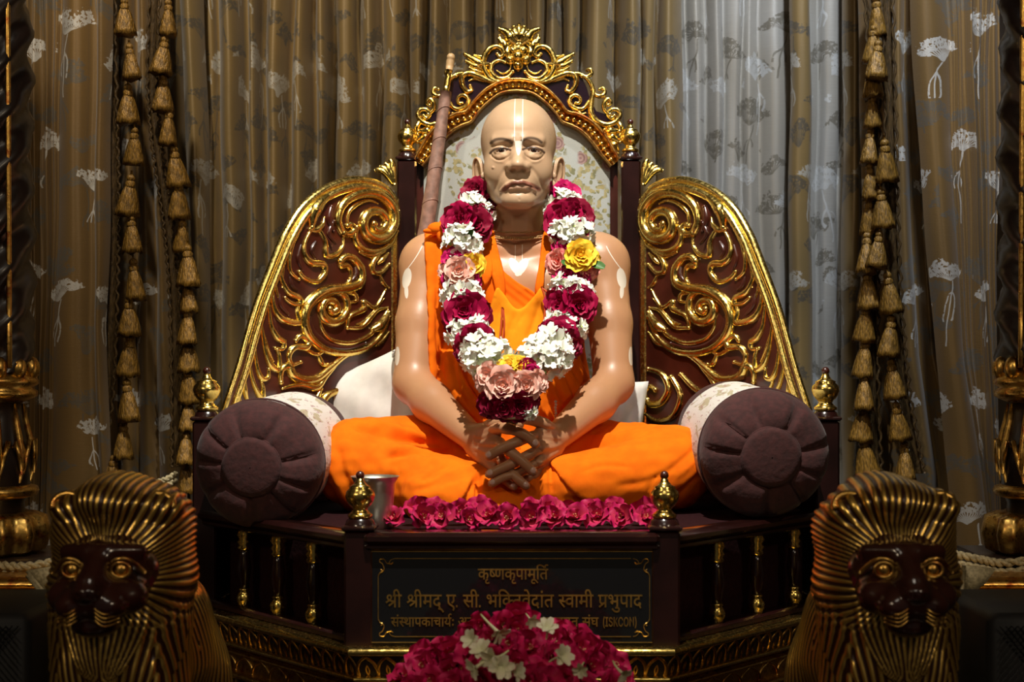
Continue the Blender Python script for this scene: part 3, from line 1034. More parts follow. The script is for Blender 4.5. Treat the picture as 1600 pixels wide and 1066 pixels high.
sweep([(-0.02, ZC - 0.060), (-0.026, ZC - 0.072)] + roll(-0.02, ZC - 0.072, ZC - 0.080, 0.006) + [(-0.028, ZC - 0.082), (-0.028, ZC - 0.112)] + roll(-0.02, ZC - 0.112, ZC - 0.124, 0.01) + [(-0.03, ZC - 0.126)], 'lower_moulding', M['gilt_worn'])
sweep([(-0.03, ZC - 0.12), (-0.03, 0.0)], 'base_board', M['carved_wood'])
def lancets(z_hi, z_lo, o_hi, o_lo, pitch, r, name, mat):
    mb = MB()
    hi, lo = path_off(o_hi), path_off(o_lo)
    for i in range(5):
        a, b = Vector((*hi[i], z_hi)), Vector((*hi[i + 1], z_hi))
        c, d = Vector((*lo[i], z_lo)), Vector((*lo[i + 1], z_lo))
        n = max(1, round((b - a).length / pitch))
        nr = (b - a).cross(d - a).normalized()
        for k in range(n):
            def q(u, v):
                u = (k + u) / n
                return (a.lerp(b, u)).lerp(c.lerp(d, u), v)
            for pts in ([(0.0, 0.98), (0.04, 0.6), (0.2, 0.28), (0.5, 0.04)], [(1.0, 0.98), (0.96, 0.6), (0.8, 0.28), (0.5, 0.04)]):
                L = [q(*p) for p in crom(pts, 4)]
                m = len(L)
                mb.ridge(L, [r] * m, [r * 1.2] * m, nr if nr.y < 0 else -nr, n=5)
            L = [q(*p) for p in crom([(0.5, 0.45), (0.42, 0.7), (0.5, 0.95), (0.58, 0.7), (0.5, 0.45)], 3)]
            mb.ridge(L, [r * 0.5] * len(L), [r * 0.6] * len(L), nr if nr.y < 0 else -nr, n=5)
    T(mb, name, mat)
lancets(ZC - 0.016, ZC - 0.052, 0.001, -0.012, 0.036, 0.0035, 'cornice_arches', M['gilt_worn'])
lancets(ZC - 0.082, ZC - 0.112, -0.028, -0.028, 0.060, 0.0038, 'lower_carving', M['gilt_worn'])
# bosses on the base board below
mb = MB()
for s in (-1, 1):
    for t in (0.25, 0.55, 0.85):
        hi = path_off(-0.03)
        a, b = (Vector((*hi[3], 0)), Vector((*hi[4], 0)))
        p = a.lerp(b, t)
        q = Vector((s * p.x, p.y, 0.72))
        n = Vector((s * 0.75, -0.66, 0))
        mb.tube([q + n * 0.004 + (Vector((-n.y, n.x, 0)) * math.cos(u) + Vector((0, 0, 1)) * math.sin(u)) * 0.028 for u in np.linspace(0, 2 * PI, 18)[:-1]], 0.006, 7, closed=True)
        mb.ball(q, 0.016, 12, 8)
T(mb, 'base_boss', M['gilt_worn'])

# ---- plaque
pq = T(MB().box(-0.2465, 0.2455, 2.4275, 2.4335, 0.8795, 1.0362), 'plaque', M['black_plaque'], None, False)
PYD = 2.4270
def plq(px, py): return P(px, py, PYD)
mb = MB()
def line_strip(pts, w):
    pts = [plq(*p) for p in pts]
    mb.tube(pts, w, 4)
W = 0.00085
for (a, b, c, d) in ((579, 862, 1028, 1004),):
    mb.tube([plq(a, b), plq(c, b), plq(c, d), plq(a, d)], W, 4, closed=True)
line_strip([(617, 873), (986, 873)], W); line_strip([(617, 995), (986, 995)], W)
line_strip([(591, 900), (591, 968)], W); line_strip([(1015, 900), (1015, 968)], W)
for sx, sy in ((1, 1), (-1, 1), (1, -1), (-1, -1)):
    ox, oy = (591 if sx > 0 else 1015), (873 if sy > 0 else 995)
    C0 = [(26, 0), (20, 2), (17, 7), (20, 9), (23, 6), (20, 8), (13, 7), (9, 1), (3, 1), (2, 5), (6, 8), (8, 12), (9, 17), (6, 20), (4, 17), (7, 20), (3, 22), (0, 27)]
    line_strip([(ox + sx * x, oy + sy * y) for x, y in crom(C0, 3)], W)
T(mb, 'plaque_border', M['plaque_gold'], pq, False)

GLY = {"g25":[[777,551,452,551,452,349,486,377,525,393,569,399,610,394,645,381,675,358,698,326,711,286,716,239,714,208,709,175,701,141,689,107,672,73,651,39,579,80,595,102,608,127,620,154,629,182,634,210,636,237,634,266,627,289,616,307,602,320,584,327,562,330,526,322,489,298,452,258,452,0,371,0,371,174,354,161,334,148,312,136,286,126,258,120,226,118,195,120,166,126,138,137,112,152,90,171,71,194,57,222,49,254,46,290,52,340,70,382,101,417,141,443,189,459,244,464,260,464,277,462,296,460,313,458,328,456,339,454,333,381,321,384,308,386,292,388,277,390,262,391,249,391,213,388,183,379,159,365,141,345,131,321,127,292,130,260,141,234,158,214,179,199,202,191,228,188,256,190,282,197,306,209,329,224,350,241,371,260,371,551,0,551,0,622,777,622]],"g71":[[27,-233,9,-241,-10,-249,-32,-257,-55,-263,-80,-267,-106,-268,-152,-264,-192,-250,-224,-228,-247,-200,-261,-165,-266,-126,-261,-90,-246,-58,-222,-28,-187,-5,-143,11,-89,18,-82,-48,-117,-54,-145,-64,-166,-77,-180,-93,-189,-111,-192,-132,-189,-153,-181,-169,-167,-182,-150,-190,-131,-195,-111,-197,-91,-196,-72,-194,-56,-190,-39,-183,-20,-175,2,-164]],"g214":[[409,286,446,217,419,199,391,183,363,168,332,156,295,148,254,146,228,148,204,152,182,160,161,169,143,181,128,194,113,213,100,234,91,258,84,285,80,318,79,358,79,551,0,551,0,622,391,622,391,551,205,551],[262,217,279,218,296,221,313,225,329,231,345,237,360,245,159,507,159,369,159,344,160,322,162,304,164,289,168,276,172,266,176,256,182,248,189,240,207,227,232,220]],"g39":[[634,551,634,0,553,0,553,551,420,551,420,321,419,294,416,271,412,250,405,231,396,214,385,198,370,183,352,170,331,160,307,152,281,148,251,146,194,153,149,172,114,205,104,222,95,241,88,263,83,288,80,318,79,352,79,551,0,551,0,622,737,622,737,551],[249,217,280,221,304,231,321,249,328,261,332,274,336,288,337,305,339,327,339,353,339,551,160,551,160,353,160,329,162,308,164,291,167,276,172,263,178,251,186,241,195,233,206,226,218,221,232,218]],"g46":[[479,551,479,0,398,0,398,191,378,179,357,168,335,159,311,152,284,147,254,146,228,148,204,152,182,160,161,169,143,181,128,194,113,213,100,234,91,258,84,285,80,318,79,358,79,551,0,551,0,622,583,622,583,551],[398,551,160,551,160,369,160,344,161,322,163,304,165,289,169,276,172,266,177,256,183,248,190,240,208,227,233,220,263,217,289,219,314,225,338,236,360,249,380,264,398,280]],"g66":[[170,551,170,0,89,0,89,551,0,551,0,622,273,622,273,551]],"g50":[[509,551,509,0,428,0,428,250,207,250,207,213,205,193,201,177,192,166,182,157,171,153,159,151,146,152,133,157,119,164,105,173,92,183,80,196,69,209,59,223,50,237,44,251,40,265,39,278,41,289,45,300,52,308,64,315,80,320,100,321,126,321,126,551,0,551,0,622,612,622,612,551],[428,551,207,551,207,321,428,321]],"g70":[[-63,-245,-80,-251,-98,-257,-116,-262,-135,-265,-154,-267,-173,-268,-219,-264,-259,-250,-290,-228,-314,-200,-328,-165,-333,-126,-328,-90,-313,-58,-287,-29,-253,-7,-211,7,-162,11,-114,8,-70,-1,-31,-17,5,-38,38,-62,68,-90,96,-122,121,-154,145,-189,83,-228,47,-177,10,-135,-27,-101,-66,-77,-109,-62,-156,-57,-187,-59,-213,-66,-233,-76,-247,-91,-256,-108,-259,-128,-256,-151,-248,-168,-234,-181,-217,-189,-198,-194,-178,-196,-161,-195,-145,-194,-130,-190,-116,-186,-102,-181,-88,-175]],"g67":[[89,551,0,551,0,622,80,622,72,637,66,653,60,669,56,686,54,705,53,724,59,773,79,814,111,849,154,875,206,891,266,896,356,888,440,862,516,820,585,763,648,695,704,615,620,615,515,731,402,801,283,824,240,821,203,811,174,794,152,772,138,746,134,714,135,695,138,677,144,662,150,647,157,634,165,622,273,622,273,551,170,551,170,0,89,0]],"g40":[[481,551,481,0,400,0,400,328,291,328,254,327,223,325,200,322,180,317,164,309,150,299,137,284,129,263,126,237,130,205,142,173,163,142,191,111,227,77,271,40,217,-12,187,15,159,41,132,68,107,95,86,123,68,151,55,180,48,211,45,242,46,265,51,286,58,305,68,323,80,338,93,351,114,366,137,378,163,388,193,394,230,398,272,399,400,399,400,551,0,551,0,622,584,622,584,551]],"g181":[[-190,615,-203,639,-215,663,-226,688,-234,713,-238,738,-240,762,-235,803,-220,836,-196,862,-163,881,-127,892,-85,896,-64,895,-45,893,-26,890,-9,885,7,879,21,872,-1,806,-13,812,-25,817,-37,821,-50,824,-64,826,-78,827,-103,825,-123,817,-139,804,-151,788,-158,769,-160,747,-158,725,-154,704,-146,682,-136,661,-123,638,-108,615]],"g284":[[243,40,195,107,447,258,410,266,375,275,342,284,312,294,283,304,257,314,228,295,199,276,168,258,138,239,107,220,76,202,28,270,55,284,82,297,108,312,133,326,158,340,183,354,151,379,127,404,110,428,98,452,91,477,89,503,94,537,108,567,132,594,163,615,202,628,247,632,288,628,325,616,356,596,380,569,394,537,399,500,397,472,389,446,376,422,360,400,341,380,319,361,350,350,385,340,423,330,462,322,500,315,537,310,537,551,461,551,461,622,722,622,722,551,618,551,618,0,537,0,537,234],[168,497,170,481,176,464,185,446,200,428,221,410,248,393,268,408,286,425,300,442,310,460,316,480,318,500,316,521,309,537,298,550,283,559,265,564,244,566,225,564,208,558,192,549,178,536,171,518]],"g68":[[-185,615,-195,638,-204,660,-211,682,-216,704,-219,726,-220,748,-215,789,-201,824,-178,854,-146,878,-107,891,-61,896,-23,893,10,883,39,868,64,845,87,815,108,778,127,734,145,682,163,622,273,622,273,551,170,551,170,0,89,0,89,551,0,551,0,622,87,622,68,685,49,736,28,776,5,803,-23,820,-57,825,-82,822,-102,814,-118,800,-130,782,-137,760,-139,733,-138,711,-135,691,-129,672,-122,653,-114,634,-105,615]],"g42":[[413,-58,399,-35,386,-12,373,11,361,33,351,54,342,73,334,72,325,71,316,70,307,69,297,68,287,68,259,69,231,73,202,78,175,87,149,98,124,112,102,130,83,151,68,176,56,204,48,236,46,272,48,300,53,325,62,348,73,367,86,385,102,401,126,419,153,433,183,443,216,450,252,455,290,456,295,456,295,551,0,551,0,622,534,622,534,551,376,551,376,385,327,385,291,384,260,382,234,378,211,372,191,365,173,355,159,344,148,331,138,317,132,301,127,282,126,262,130,229,144,200,166,174,197,155,237,144,287,140,291,140,295,140,299,140,303,140,307,140,312,141,309,154,307,165,306,176,308,197,315,214,327,226,341,234,357,238,373,240,399,237,421,229,438,216,451,199,458,181,461,162,459,142,455,126,446,112,436,102,424,93,410,86,419,70,428,53,438,36,450,18,464,-2,480,-24]],"g81":[[-179,-44,-163,-41,-147,-40,-131,-39,-88,-42,-48,-50,-12,-64,20,-83,50,-106,78,-133,103,-163,128,-194,151,-227,94,-268,61,-219,27,-180,-6,-150,-42,-130,-82,-117,-125,-113,-133,-113,-140,-114,-148,-114,-154,-116,-161,-117,-167,-118]],"g19":[[568,551,474,551,474,380,473,348,471,321,466,299,460,280,452,262,441,246,411,219,372,201,323,192,307,266,321,269,333,272,344,276,354,280,363,285,370,292,377,301,383,310,388,322,391,336,392,355,393,380,393,551,160,551,160,353,160,324,161,299,163,278,166,260,170,244,176,230,184,218,194,206,206,196,221,185,239,173,260,160,370,98,408,74,438,52,460,30,474,6,483,-22,486,-53,484,-79,479,-104,470,-128,459,-150,449,-169,439,-184,367,-142,376,-128,384,-114,392,-100,398,-85,402,-70,403,-55,402,-43,399,-32,395,-22,388,-12,377,-1,363,10,344,23,320,38,290,56,203,106,178,122,156,137,136,154,120,171,106,190,95,212,86,240,81,274,79,316,79,551,0,551,0,622,568,622]],"dot":[[30,0,110,0,110,90,30,90]],"g60":[[587,551,587,0,506,0,506,266,487,261,467,257,448,254,428,252,405,251,380,251,352,252,322,254,292,258,262,264,236,270,212,277,198,269,183,261,167,253,196,218,228,182,264,146,301,110,340,75,380,42,326,-12,289,21,254,54,220,87,189,120,160,151,133,181,109,209,89,234,73,256,60,275,51,292,46,305,42,317,41,329,40,340,42,352,47,364,55,376,67,385,83,391,104,393,120,392,134,388,148,382,159,373,171,362,181,350,194,364,203,380,210,398,214,418,216,438,217,458,217,477,215,495,212,512,209,527,205,540,201,551,0,551,0,622,691,622,691,551],[369,322,394,322,418,324,440,326,462,329,484,334,506,339,506,551,281,551,285,539,289,526,293,511,296,495,297,477,298,458,297,431,294,407,288,385,281,365,272,348,262,333,297,327,333,323]],"g49":[[174,632,198,631,220,627,240,622,259,613,276,601,291,586,302,572,312,554,320,533,327,507,331,475,332,437,332,321,533,321,533,551,402,551,402,622,717,622,717,551,614,551,614,0,533,0,533,250,332,250,332,213,330,193,326,177,318,166,307,157,296,153,283,151,270,152,257,157,243,164,229,173,216,183,204,196,193,209,183,223,175,237,169,251,165,265,164,278,166,289,170,300,178,308,189,315,204,320,224,321,253,321,253,426,252,455,251,479,248,498,244,514,239,527,232,538,216,555,195,565,169,568,152,567,139,562,128,555,120,545,116,534,114,521,117,504,124,489,138,478,157,469,184,463,218,460,210,389,163,396,124,408,90,426,66,450,51,481,46,520,50,556,63,584,84,606,111,620,141,629]],"g183":[[618,551,452,551,452,334,467,343,484,352,501,358,520,364,542,367,567,368,631,368,631,297,580,297,552,296,528,293,508,287,490,279,472,267,452,253,452,0,371,0,371,174,354,161,334,148,312,136,286,126,258,120,226,118,195,120,166,126,138,137,112,152,90,171,71,194,57,222,49,254,46,290,52,340,70,382,101,417,141,443,189,459,244,464,260,464,277,462,296,460,313,458,328,456,339,454,333,381,321,384,308,386,292,388,277,390,262,391,249,391,213,388,183,379,159,365,141,345,131,321,127,292,130,260,141,234,158,214,179,199,202,191,228,188,256,190,282,197,306,209,329,224,350,241,371,260,371,551,0,551,0,622,618,622]],"g57":[[571,551,467,551,467,0,387,0,387,165,368,153,347,143,324,132,297,124,267,120,233,118,198,120,166,127,137,139,111,155,89,174,70,198,57,224,49,254,46,286,52,339,72,383,104,418,146,444,196,459,255,464,264,464,275,463,288,462,300,461,313,460,326,459,337,458,346,456,354,454,349,381,336,384,321,386,306,388,290,390,274,391,259,391,221,388,188,379,162,364,143,343,131,318,127,287,131,256,141,231,158,212,181,199,206,191,235,188,268,191,298,198,324,210,348,226,369,242,387,260,387,551,0,551,0,622,571,622]],"g75":[[-169,615,-183,664,-197,705,-210,740,-225,767,-240,788,-256,804,-274,815,-293,821,-315,823,-329,823,-342,821,-354,818,-365,815,-375,812,-385,809,-409,882,-382,890,-351,894,-318,896,-284,893,-252,885,-224,870,-199,850,-175,820,-154,784,-133,737,-113,681,-94,615]],"g6":[[-185,772,-183,787,-178,801,-168,813,-157,822,-144,828,-130,830,-115,828,-102,822,-91,813,-82,801,-77,787,-75,772,-77,757,-82,743,-91,731,-102,722,-115,716,-130,714,-144,716,-157,722,-168,731,-178,743,-183,757]],"g215":[[369,322,389,322,408,323,425,324,442,326,460,329,478,332,486,260,469,257,452,255,435,253,417,252,399,251,380,251,352,252,322,254,292,258,262,264,236,270,212,277,198,269,183,261,167,253,196,218,228,182,264,146,301,110,340,75,380,42,326,-12,289,21,254,54,220,87,189,120,160,151,133,181,109,209,89,234,73,256,60,275,51,292,46,305,42,317,41,329,40,340,42,352,47,364,55,376,67,385,83,391,104,393,120,392,134,388,148,382,159,373,171,362,181,350,194,364,203,380,210,398,214,418,216,438,217,458,217,477,215,495,212,512,209,527,205,540,201,551,0,551,0,622,403,622,403,551,281,551,285,539,289,526,293,511,296,495,297,477,298,458,297,431,294,407,288,385,281,365,272,348,262,333,297,327,333,323]],"g274":[[45,53,214,153,180,162,152,175,128,194,113,213,100,234,91,258,84,285,80,318,79,358,79,551,0,551,0,622,583,622,583,551,479,551,479,0,398,0,398,193,92,-13],[398,551,160,551,160,369,160,344,161,322,163,304,165,289,169,276,172,266,177,256,183,248,190,240,208,227,232,220,262,217,288,219,313,225,337,236,360,249,380,264,398,280]],"g69":[[-248,-12,-212,1,-174,8,-136,11,-90,7,-51,-6,-20,-28,4,-56,17,-90,22,-129,17,-167,1,-201,-24,-229,-60,-251,-104,-264,-157,-268,-219,-263,-275,-248,-324,-222,-370,-188,-414,-147,-455,-100,-394,-57,-368,-87,-344,-113,-320,-136,-296,-155,-271,-170,-246,-182,-218,-190,-189,-194,-157,-196,-98,-188,-63,-163,-51,-122,-54,-102,-62,-86,-76,-73,-93,-64,-111,-59,-131,-57,-148,-58,-165,-59,-180,-62,-194,-67,-208,-72,-222,-79]],"g41":[[553,551,553,0,472,0,472,180,451,168,428,157,403,146,375,138,343,134,308,132,254,137,206,154,164,180,128,218,101,265,83,322,140,337,185,356,216,378,238,403,251,433,255,467,252,498,245,523,232,542,214,557,194,565,171,568,155,567,142,563,130,556,121,547,116,535,114,521,123,492,150,472,195,461,187,391,147,399,112,413,84,430,63,454,50,483,46,519,50,553,62,581,82,604,109,619,138,629,172,632,199,630,225,624,250,614,274,601,294,583,312,561,325,535,333,504,336,469,332,423,318,383,296,349,266,320,228,295,182,274,198,252,215,234,234,220,256,211,282,205,314,203,347,205,377,212,403,223,427,238,450,255,472,275,472,551,390,551,390,622,656,622,656,551]],"g30":[[649,551,545,551,545,0,465,0,465,165,447,154,426,143,403,133,377,125,349,120,317,118,269,123,227,137,190,161,163,193,146,231,141,275,142,294,147,312,154,330,163,345,173,359,185,371,38,369,38,441,331,441,343,441,355,441,367,440,377,440,385,440,389,440,382,370,350,370,314,367,283,359,256,346,237,327,225,303,221,274,224,248,234,226,250,210,270,198,293,190,317,188,349,190,377,198,402,210,425,225,446,242,465,260,465,551,0,551,0,622,649,622]],"g51":[[595,622,595,551,491,551,491,0,410,0,410,179,390,167,368,157,343,146,316,138,286,134,253,132,197,139,148,159,108,192,75,237,52,291,38,353,76,363,106,375,130,390,147,407,157,430,160,457,159,475,155,493,148,509,141,524,132,538,123,551,0,551,0,622],[129,301,144,271,160,247,180,228,202,214,228,206,259,203,291,205,320,212,346,224,370,239,391,256,410,274,410,551,211,551,227,516,237,481,240,445,228,381,191,333]],"g7":[[78,435,80,452,86,467,96,480,109,491,123,497,139,499,155,497,169,491,182,480,192,467,198,452,200,435,198,418,192,403,182,390,169,379,155,373,139,371,123,373,109,379,96,390,86,403,80,418],[78,118,80,135,86,150,96,163,109,174,123,180,139,182,155,180,169,174,182,163,192,150,198,135,200,118,198,101,192,86,182,73,169,62,155,56,139,54,123,56,109,62,96,73,86,86,80,101]],"g9":[[470,218,465,175,450,141,424,114,392,95,354,84,312,80,257,87,206,108,159,144,115,196,71,267,29,356,100,382,129,316,160,260,193,214,228,180,265,160,305,153,329,155,349,161,367,170,380,185,388,203,391,227,389,251,382,273,370,293,356,312,338,330,318,347,300,344,280,342,260,341,255,411,296,415,328,423,352,435,367,451,377,471,380,494,377,516,370,533,356,546,340,555,322,560,302,562,278,561,256,558,235,552,215,545,193,536,171,525,146,594,165,603,186,612,210,620,237,627,266,631,298,632,346,628,386,615,418,593,441,565,454,532,459,495,452,447,429,407,392,375,399,368,406,362,412,355,437,352,462,351,486,350,507,350,526,351,543,353,560,355,577,359,594,363,594,551,521,551,521,622,779,622,779,551,675,551,675,0,594,0,594,290,578,286,562,284,547,282,531,280,515,279,498,279,486,279,471,280,455,282,463,262,468,240]],"g202":[[0,622,373,622,373,551,0,551],[204,298,204,244,202,227,198,213,190,202,180,194,167,190,153,188,137,190,120,197,102,209,85,224,70,241,56,260,45,280,39,299,37,318,38,332,43,345,50,355,62,363,78,367,98,369,385,369,385,298]],"g52":[[395,42,341,-12,302,21,265,54,230,87,197,120,166,151,138,181,113,209,92,234,75,256,62,275,53,292,46,305,43,317,41,329,40,340,42,352,47,364,55,376,67,385,83,391,104,393,120,392,134,388,148,382,159,373,171,362,181,349,205,363,224,380,238,399,248,420,254,443,256,468,255,483,254,498,251,514,247,528,243,540,239,551,0,551,0,622,424,622,424,551,320,551,329,525,334,494,336,458,334,423,326,392,314,365,298,341,278,319,254,300,227,284,198,268,167,254,199,219,233,183,272,146,312,110,353,75]],"g264":[[519,551,371,551,371,349,316,349,286,348,259,345,236,341,216,335,197,327,181,318,150,290,132,255,126,215,128,185,136,158,148,136,164,116,183,101,206,89,230,81,256,76,283,74,317,75,348,80,375,86,401,96,427,107,455,121,482,47,452,34,421,23,388,14,355,6,321,2,286,0,242,3,200,12,162,26,129,46,100,71,77,101,60,136,49,176,46,220,50,261,61,298,80,330,105,357,135,379,170,397,207,410,247,417,288,420,290,420,290,551,0,551,0,622,519,622],[31,-165,279,-12,319,-12,465,-192,406,-230,289,-85,78,-230]],"g44":[[0,622,569,622,569,551,466,551,466,0,385,0,385,298,204,298,204,244,202,227,198,213,190,202,180,194,167,190,153,188,137,190,120,197,102,209,85,224,70,241,56,260,45,280,39,299,37,318,38,332,43,345,50,355,62,363,78,367,98,369,385,369,385,551,0,551]],"g28":[[605,551,502,551,502,0,421,0,421,166,400,153,377,142,352,132,325,124,294,120,259,118,211,123,169,136,134,158,107,188,91,224,86,266,87,284,90,302,96,320,104,337,115,352,128,366,103,380,82,398,65,420,52,444,45,470,42,497,43,517,46,535,52,551,0,551,0,622,605,622],[167,269,170,244,179,223,195,208,215,197,239,190,267,188,300,190,330,198,358,210,382,225,403,242,421,260,421,551,145,551,133,534,125,515,123,494,125,471,133,452,144,437,160,425,179,417,200,412,219,416,240,418,263,419,280,419,295,418,308,417,302,347,297,348,292,348,287,348,282,348,277,348,273,348,243,346,217,339,196,328,180,313,170,293]],"L(":[[100,296,101,350,105,406,113,463,122,521,134,577,148,631,164,683,182,730,200,772,269,772,250,720,232,667,217,612,203,557,192,503,183,448,176,396,172,345,171,296,172,253,176,209,181,165,190,120,200,73,213,25,229,-26,248,-80,269,-136,200,-136,170,-65,145,7,125,80,111,153,102,225]],"LI":[[36,0,36,82,139,82,139,646,36,646,36,728,317,728,317,646,214,646,214,82,317,82,317,0]],"LS":[[257,-13,217,-10,180,-1,147,13,119,32,95,56,75,84,60,116,50,151,45,190,121,190,125,165,133,142,144,123,158,107,174,93,193,83,213,76,234,72,257,70,282,72,306,77,328,86,347,99,364,114,377,132,388,152,394,175,396,200,394,222,389,241,380,257,368,271,354,283,338,293,320,302,301,310,280,318,210,343,167,362,130,386,101,414,79,448,66,487,62,533,65,572,74,608,88,640,108,669,132,693,160,712,192,726,225,734,262,737,299,734,332,726,363,712,391,693,414,670,433,643,447,612,456,579,460,544,388,544,381,577,367,604,347,626,321,642,292,652,259,655,235,654,213,648,194,640,176,628,161,614,150,598,141,579,136,559,134,537,136,513,142,493,153,476,166,462,181,449,198,440,215,432,230,425,245,419,303,399,319,394,337,386,355,378,373,368,392,356,409,342,425,325,439,306,451,284,461,259,466,230,468,198,465,160,457,124,443,91,424,61,400,36,371,15,337,0,299,-10]],"LK":[[121,208,121,307,134,330,148,351,161,373,174,393,187,414,201,434,215,453,229,473,244,493,418,728,515,728,266,395,262,395],[70,0,70,728,145,728,145,479,143,322,145,276,145,0],[427,0,217,370,263,442,515,0]],"LC":[[306,-10,258,-5,214,10,173,35,137,70,106,113,81,164,62,224,51,290,48,363,51,437,62,503,81,563,106,614,137,657,173,692,214,717,258,732,306,737,335,736,363,730,389,721,415,709,438,693,460,674,479,652,497,627,512,599,524,568,534,535,541,499,466,499,461,523,454,545,445,564,434,582,422,598,408,612,393,624,377,634,361,642,343,647,325,650,306,651,272,648,241,637,211,618,185,593,163,560,145,521,131,475,123,422,120,363,123,305,131,252,145,206,163,167,186,135,212,109,241,91,272,80,306,76,325,77,343,81,361,86,377,94,393,104,408,115,422,129,434,145,445,163,454,183,461,205,466,229,541,229,534,193,525,160,512,129,497,102,480,76,460,54,438,35,415,19,390,7,363,-2,335,-8]],"LO":[[306,-10,258,-5,214,10,173,35,137,70,106,113,81,164,63,224,51,290,48,363,51,437,63,503,81,563,106,614,137,657,173,692,214,717,258,732,306,737,354,732,398,717,439,692,475,657,506,614,531,563,549,503,560,437,564,363,560,290,549,224,531,164,506,113,475,70,439,35,398,10,354,-5],[306,76,340,80,371,91,400,109,426,135,449,167,467,206,481,252,489,305,492,363,489,422,481,475,467,521,449,561,426,593,400,618,371,637,340,648,306,651,272,648,241,637,212,618,186,593,163,560,145,521,131,475,123,422,120,363,123,305,131,252,145,207,163,167,186,135,212,109,241,91,272,80]],"LN":[[70,0,70,728,158,728,395,262,401,249,409,234,417,216,426,196,436,175,446,152,456,128,466,102,476,76,466,76,463,103,462,130,461,156,460,181,459,204,459,227,458,247,458,265,458,281,458,728,532,728,532,0,444,0,233,414,224,433,214,453,204,473,194,495,183,519,171,546,157,576,142,610,124,649,138,649,139,614,140,580,141,549,142,520,143,493,144,469,144,448,145,430,145,415,145,0]],"L)":[[44,-136,65,-78,84,-24,100,28,113,76,124,123,131,168,137,212,140,254,141,296,140,345,136,396,130,448,121,503,110,557,96,612,81,667,63,720,44,772,112,772,131,730,148,683,164,631,178,576,190,520,200,463,207,406,211,350,213,296,210,224,201,151,187,78,167,5,142,-66,112,-136]]}
LINES = [[[["g25",0],["g71",762],["g214",762],["g39",1138],["g25",1861],["g71",2623],["g46",2623],["g66",3191],["g50",3450],["g70",4048],["g67",4048],["g40",4307],["g181",4877]],4877],[[["g284",0],["g68",707],["g284",1266],["g68",1973],["g50",2232],["g42",2830],["g81",3350],["g19",3650],["dot",4203],["g60",4643],["g68",5319],["dot",5578],["g49",6018],["g67",6721],["g183",6980],["g40",7583],["g57",8153],["g75",8709],["g42",8709],["g66",9229],["g6",9488],["g40",9488],["g215",10358],["g57",10747],["g66",11303],["g50",11562],["g68",12160],["g274",12719],["g49",13287],["g69",13990],["g46",13990],["g66",14558],["g42",14817]],15337],[[["g60",0],["g6",676],["g215",676],["g41",1065],["g66",1707],["g46",1966],["g25",2534],["g66",3296],["g30",3555],["g66",4189],["g51",4448],["g181",5028],["g7",5028],["g9",5600],["g202",6364],["g40",6722],["g52",7292],["g66",7701],["g181",7960],["g214",7960],["g264",8336],["g68",8840],["g51",9099]],9679],[[["g25",0],["g71",762],["g214",762],["g39",1138],["g49",1861],["g66",2564],["g57",2823],["g44",3379],["g66",3934],["g50",4193],["g71",4791],["g40",4791],["g60",5661],["g6",6337],["g28",6337]],6928],[[["L(",0],["LI",328],["LS",695],["LK",1224],["LC",1776],["LO",2375],["LN",3002],["L)",3620]],3947]]
def text_mesh(items):
    """items: (glyph run, px left, px right, py baseline, em height in px)"""
    mb = MB()
    for (run, wd), pl0, pr0, base, em in items:
        sx = (pr0 - pl0) / wd
        sy = em / 1000.0
        for g, x in run:
            cu = bpy.data.curves.new('inscription', 'CURVE')
            cu.dimensions = '2D'; cu.fill_mode = 'BOTH'; cu.extrude = 0.0004; cu.offset = 0.00022
            for con in GLY[g]:
                sp = cu.splines.new('POLY'); sp.points.add(len(con) // 2 - 1); sp.use_cyclic_u = True
                for i in range(len(con) // 2):
                    q = plq(pl0 + (x + con[2 * i]) * sx, base - con[2 * i + 1] * sy)
                    sp.points[i].co = (q.x, q.z, 0, 1)
            ob = bpy.data.objects.new('tmp', cu)
            me = bpy.data.meshes.new_from_object(ob)
            bpy.data.objects.remove(ob); bpy.data.curves.remove(cu)
            co = np.empty(len(me.vertices) * 3); me.vertices.foreach_get('co', co); co = co.reshape(-1, 3)
            if len(co):
                mb.add(np.stack([co[:, 0], PYD - 0.0002 - co[:, 2], co[:, 1]], 1), [tuple(p.vertices) for p in me.polygons])
            bpy.data.meshes.remove(me)
    return T(mb, 'inscription', M['plaque_gold'], pq, False)
text_mesh([(LINES[0], 747, 856, 905.5, 26), (LINES[1], 602, 1003, 949, 31), (LINES[2], 611, 792, 979, 22), (LINES[3], 796, 935, 979, 22), (LINES[4], 941, 996, 979, 19.5)])

# ---- backrest
def zz(py, d=BY): return CAMZ - (py - VPY) * d / FPX
for s in (-1, 1):
    post(s * BXH, BY, SEAT, zz(237), 0.044, 0.92, 'back_post')
    # small gilt acanthus between post and wing
    mb = MB()
    for k in range(4):
        u = [(1004, 290), (1006 + k * 4, 272), (1008 + k * 6.5, 258 + k * 3), (1011 + k * 8, 250 + k * 6)]
        pts = [P(x, y, 3.235) for x, y in crom(u, 4)]
        pts = [Vector((s * abs(p.x), p.y - 0.012, p.z)) for p in pts]
        m = len(pts)
        mb.tube(pts, [0.004 + 0.0045 * math.sin(PI * (0.15 + 0.8 * i / (m - 1))) for i in range(m)], 8)
    T(mb, 'leaf_crocket', M['gilt'])
AC = 807.5
arch_in = [(0, 145.5), (24, 149), (44, 163), (59, 178), (70, 193), (84, 199), (100, 208), (115, 223), (128, 240), (146, 262)]
arch_mid = [(0, 133.5), (23, 137), (44, 150), (61, 168), (72, 184), (90, 188), (110, 199), (127, 216), (138, 236), (151, 256)]
arch_out = [(0, 124), (26, 128), (50, 141), (68, 159), (80, 174), (96, 178), (118, 190), (136, 208), (150, 230), (160, 250)]
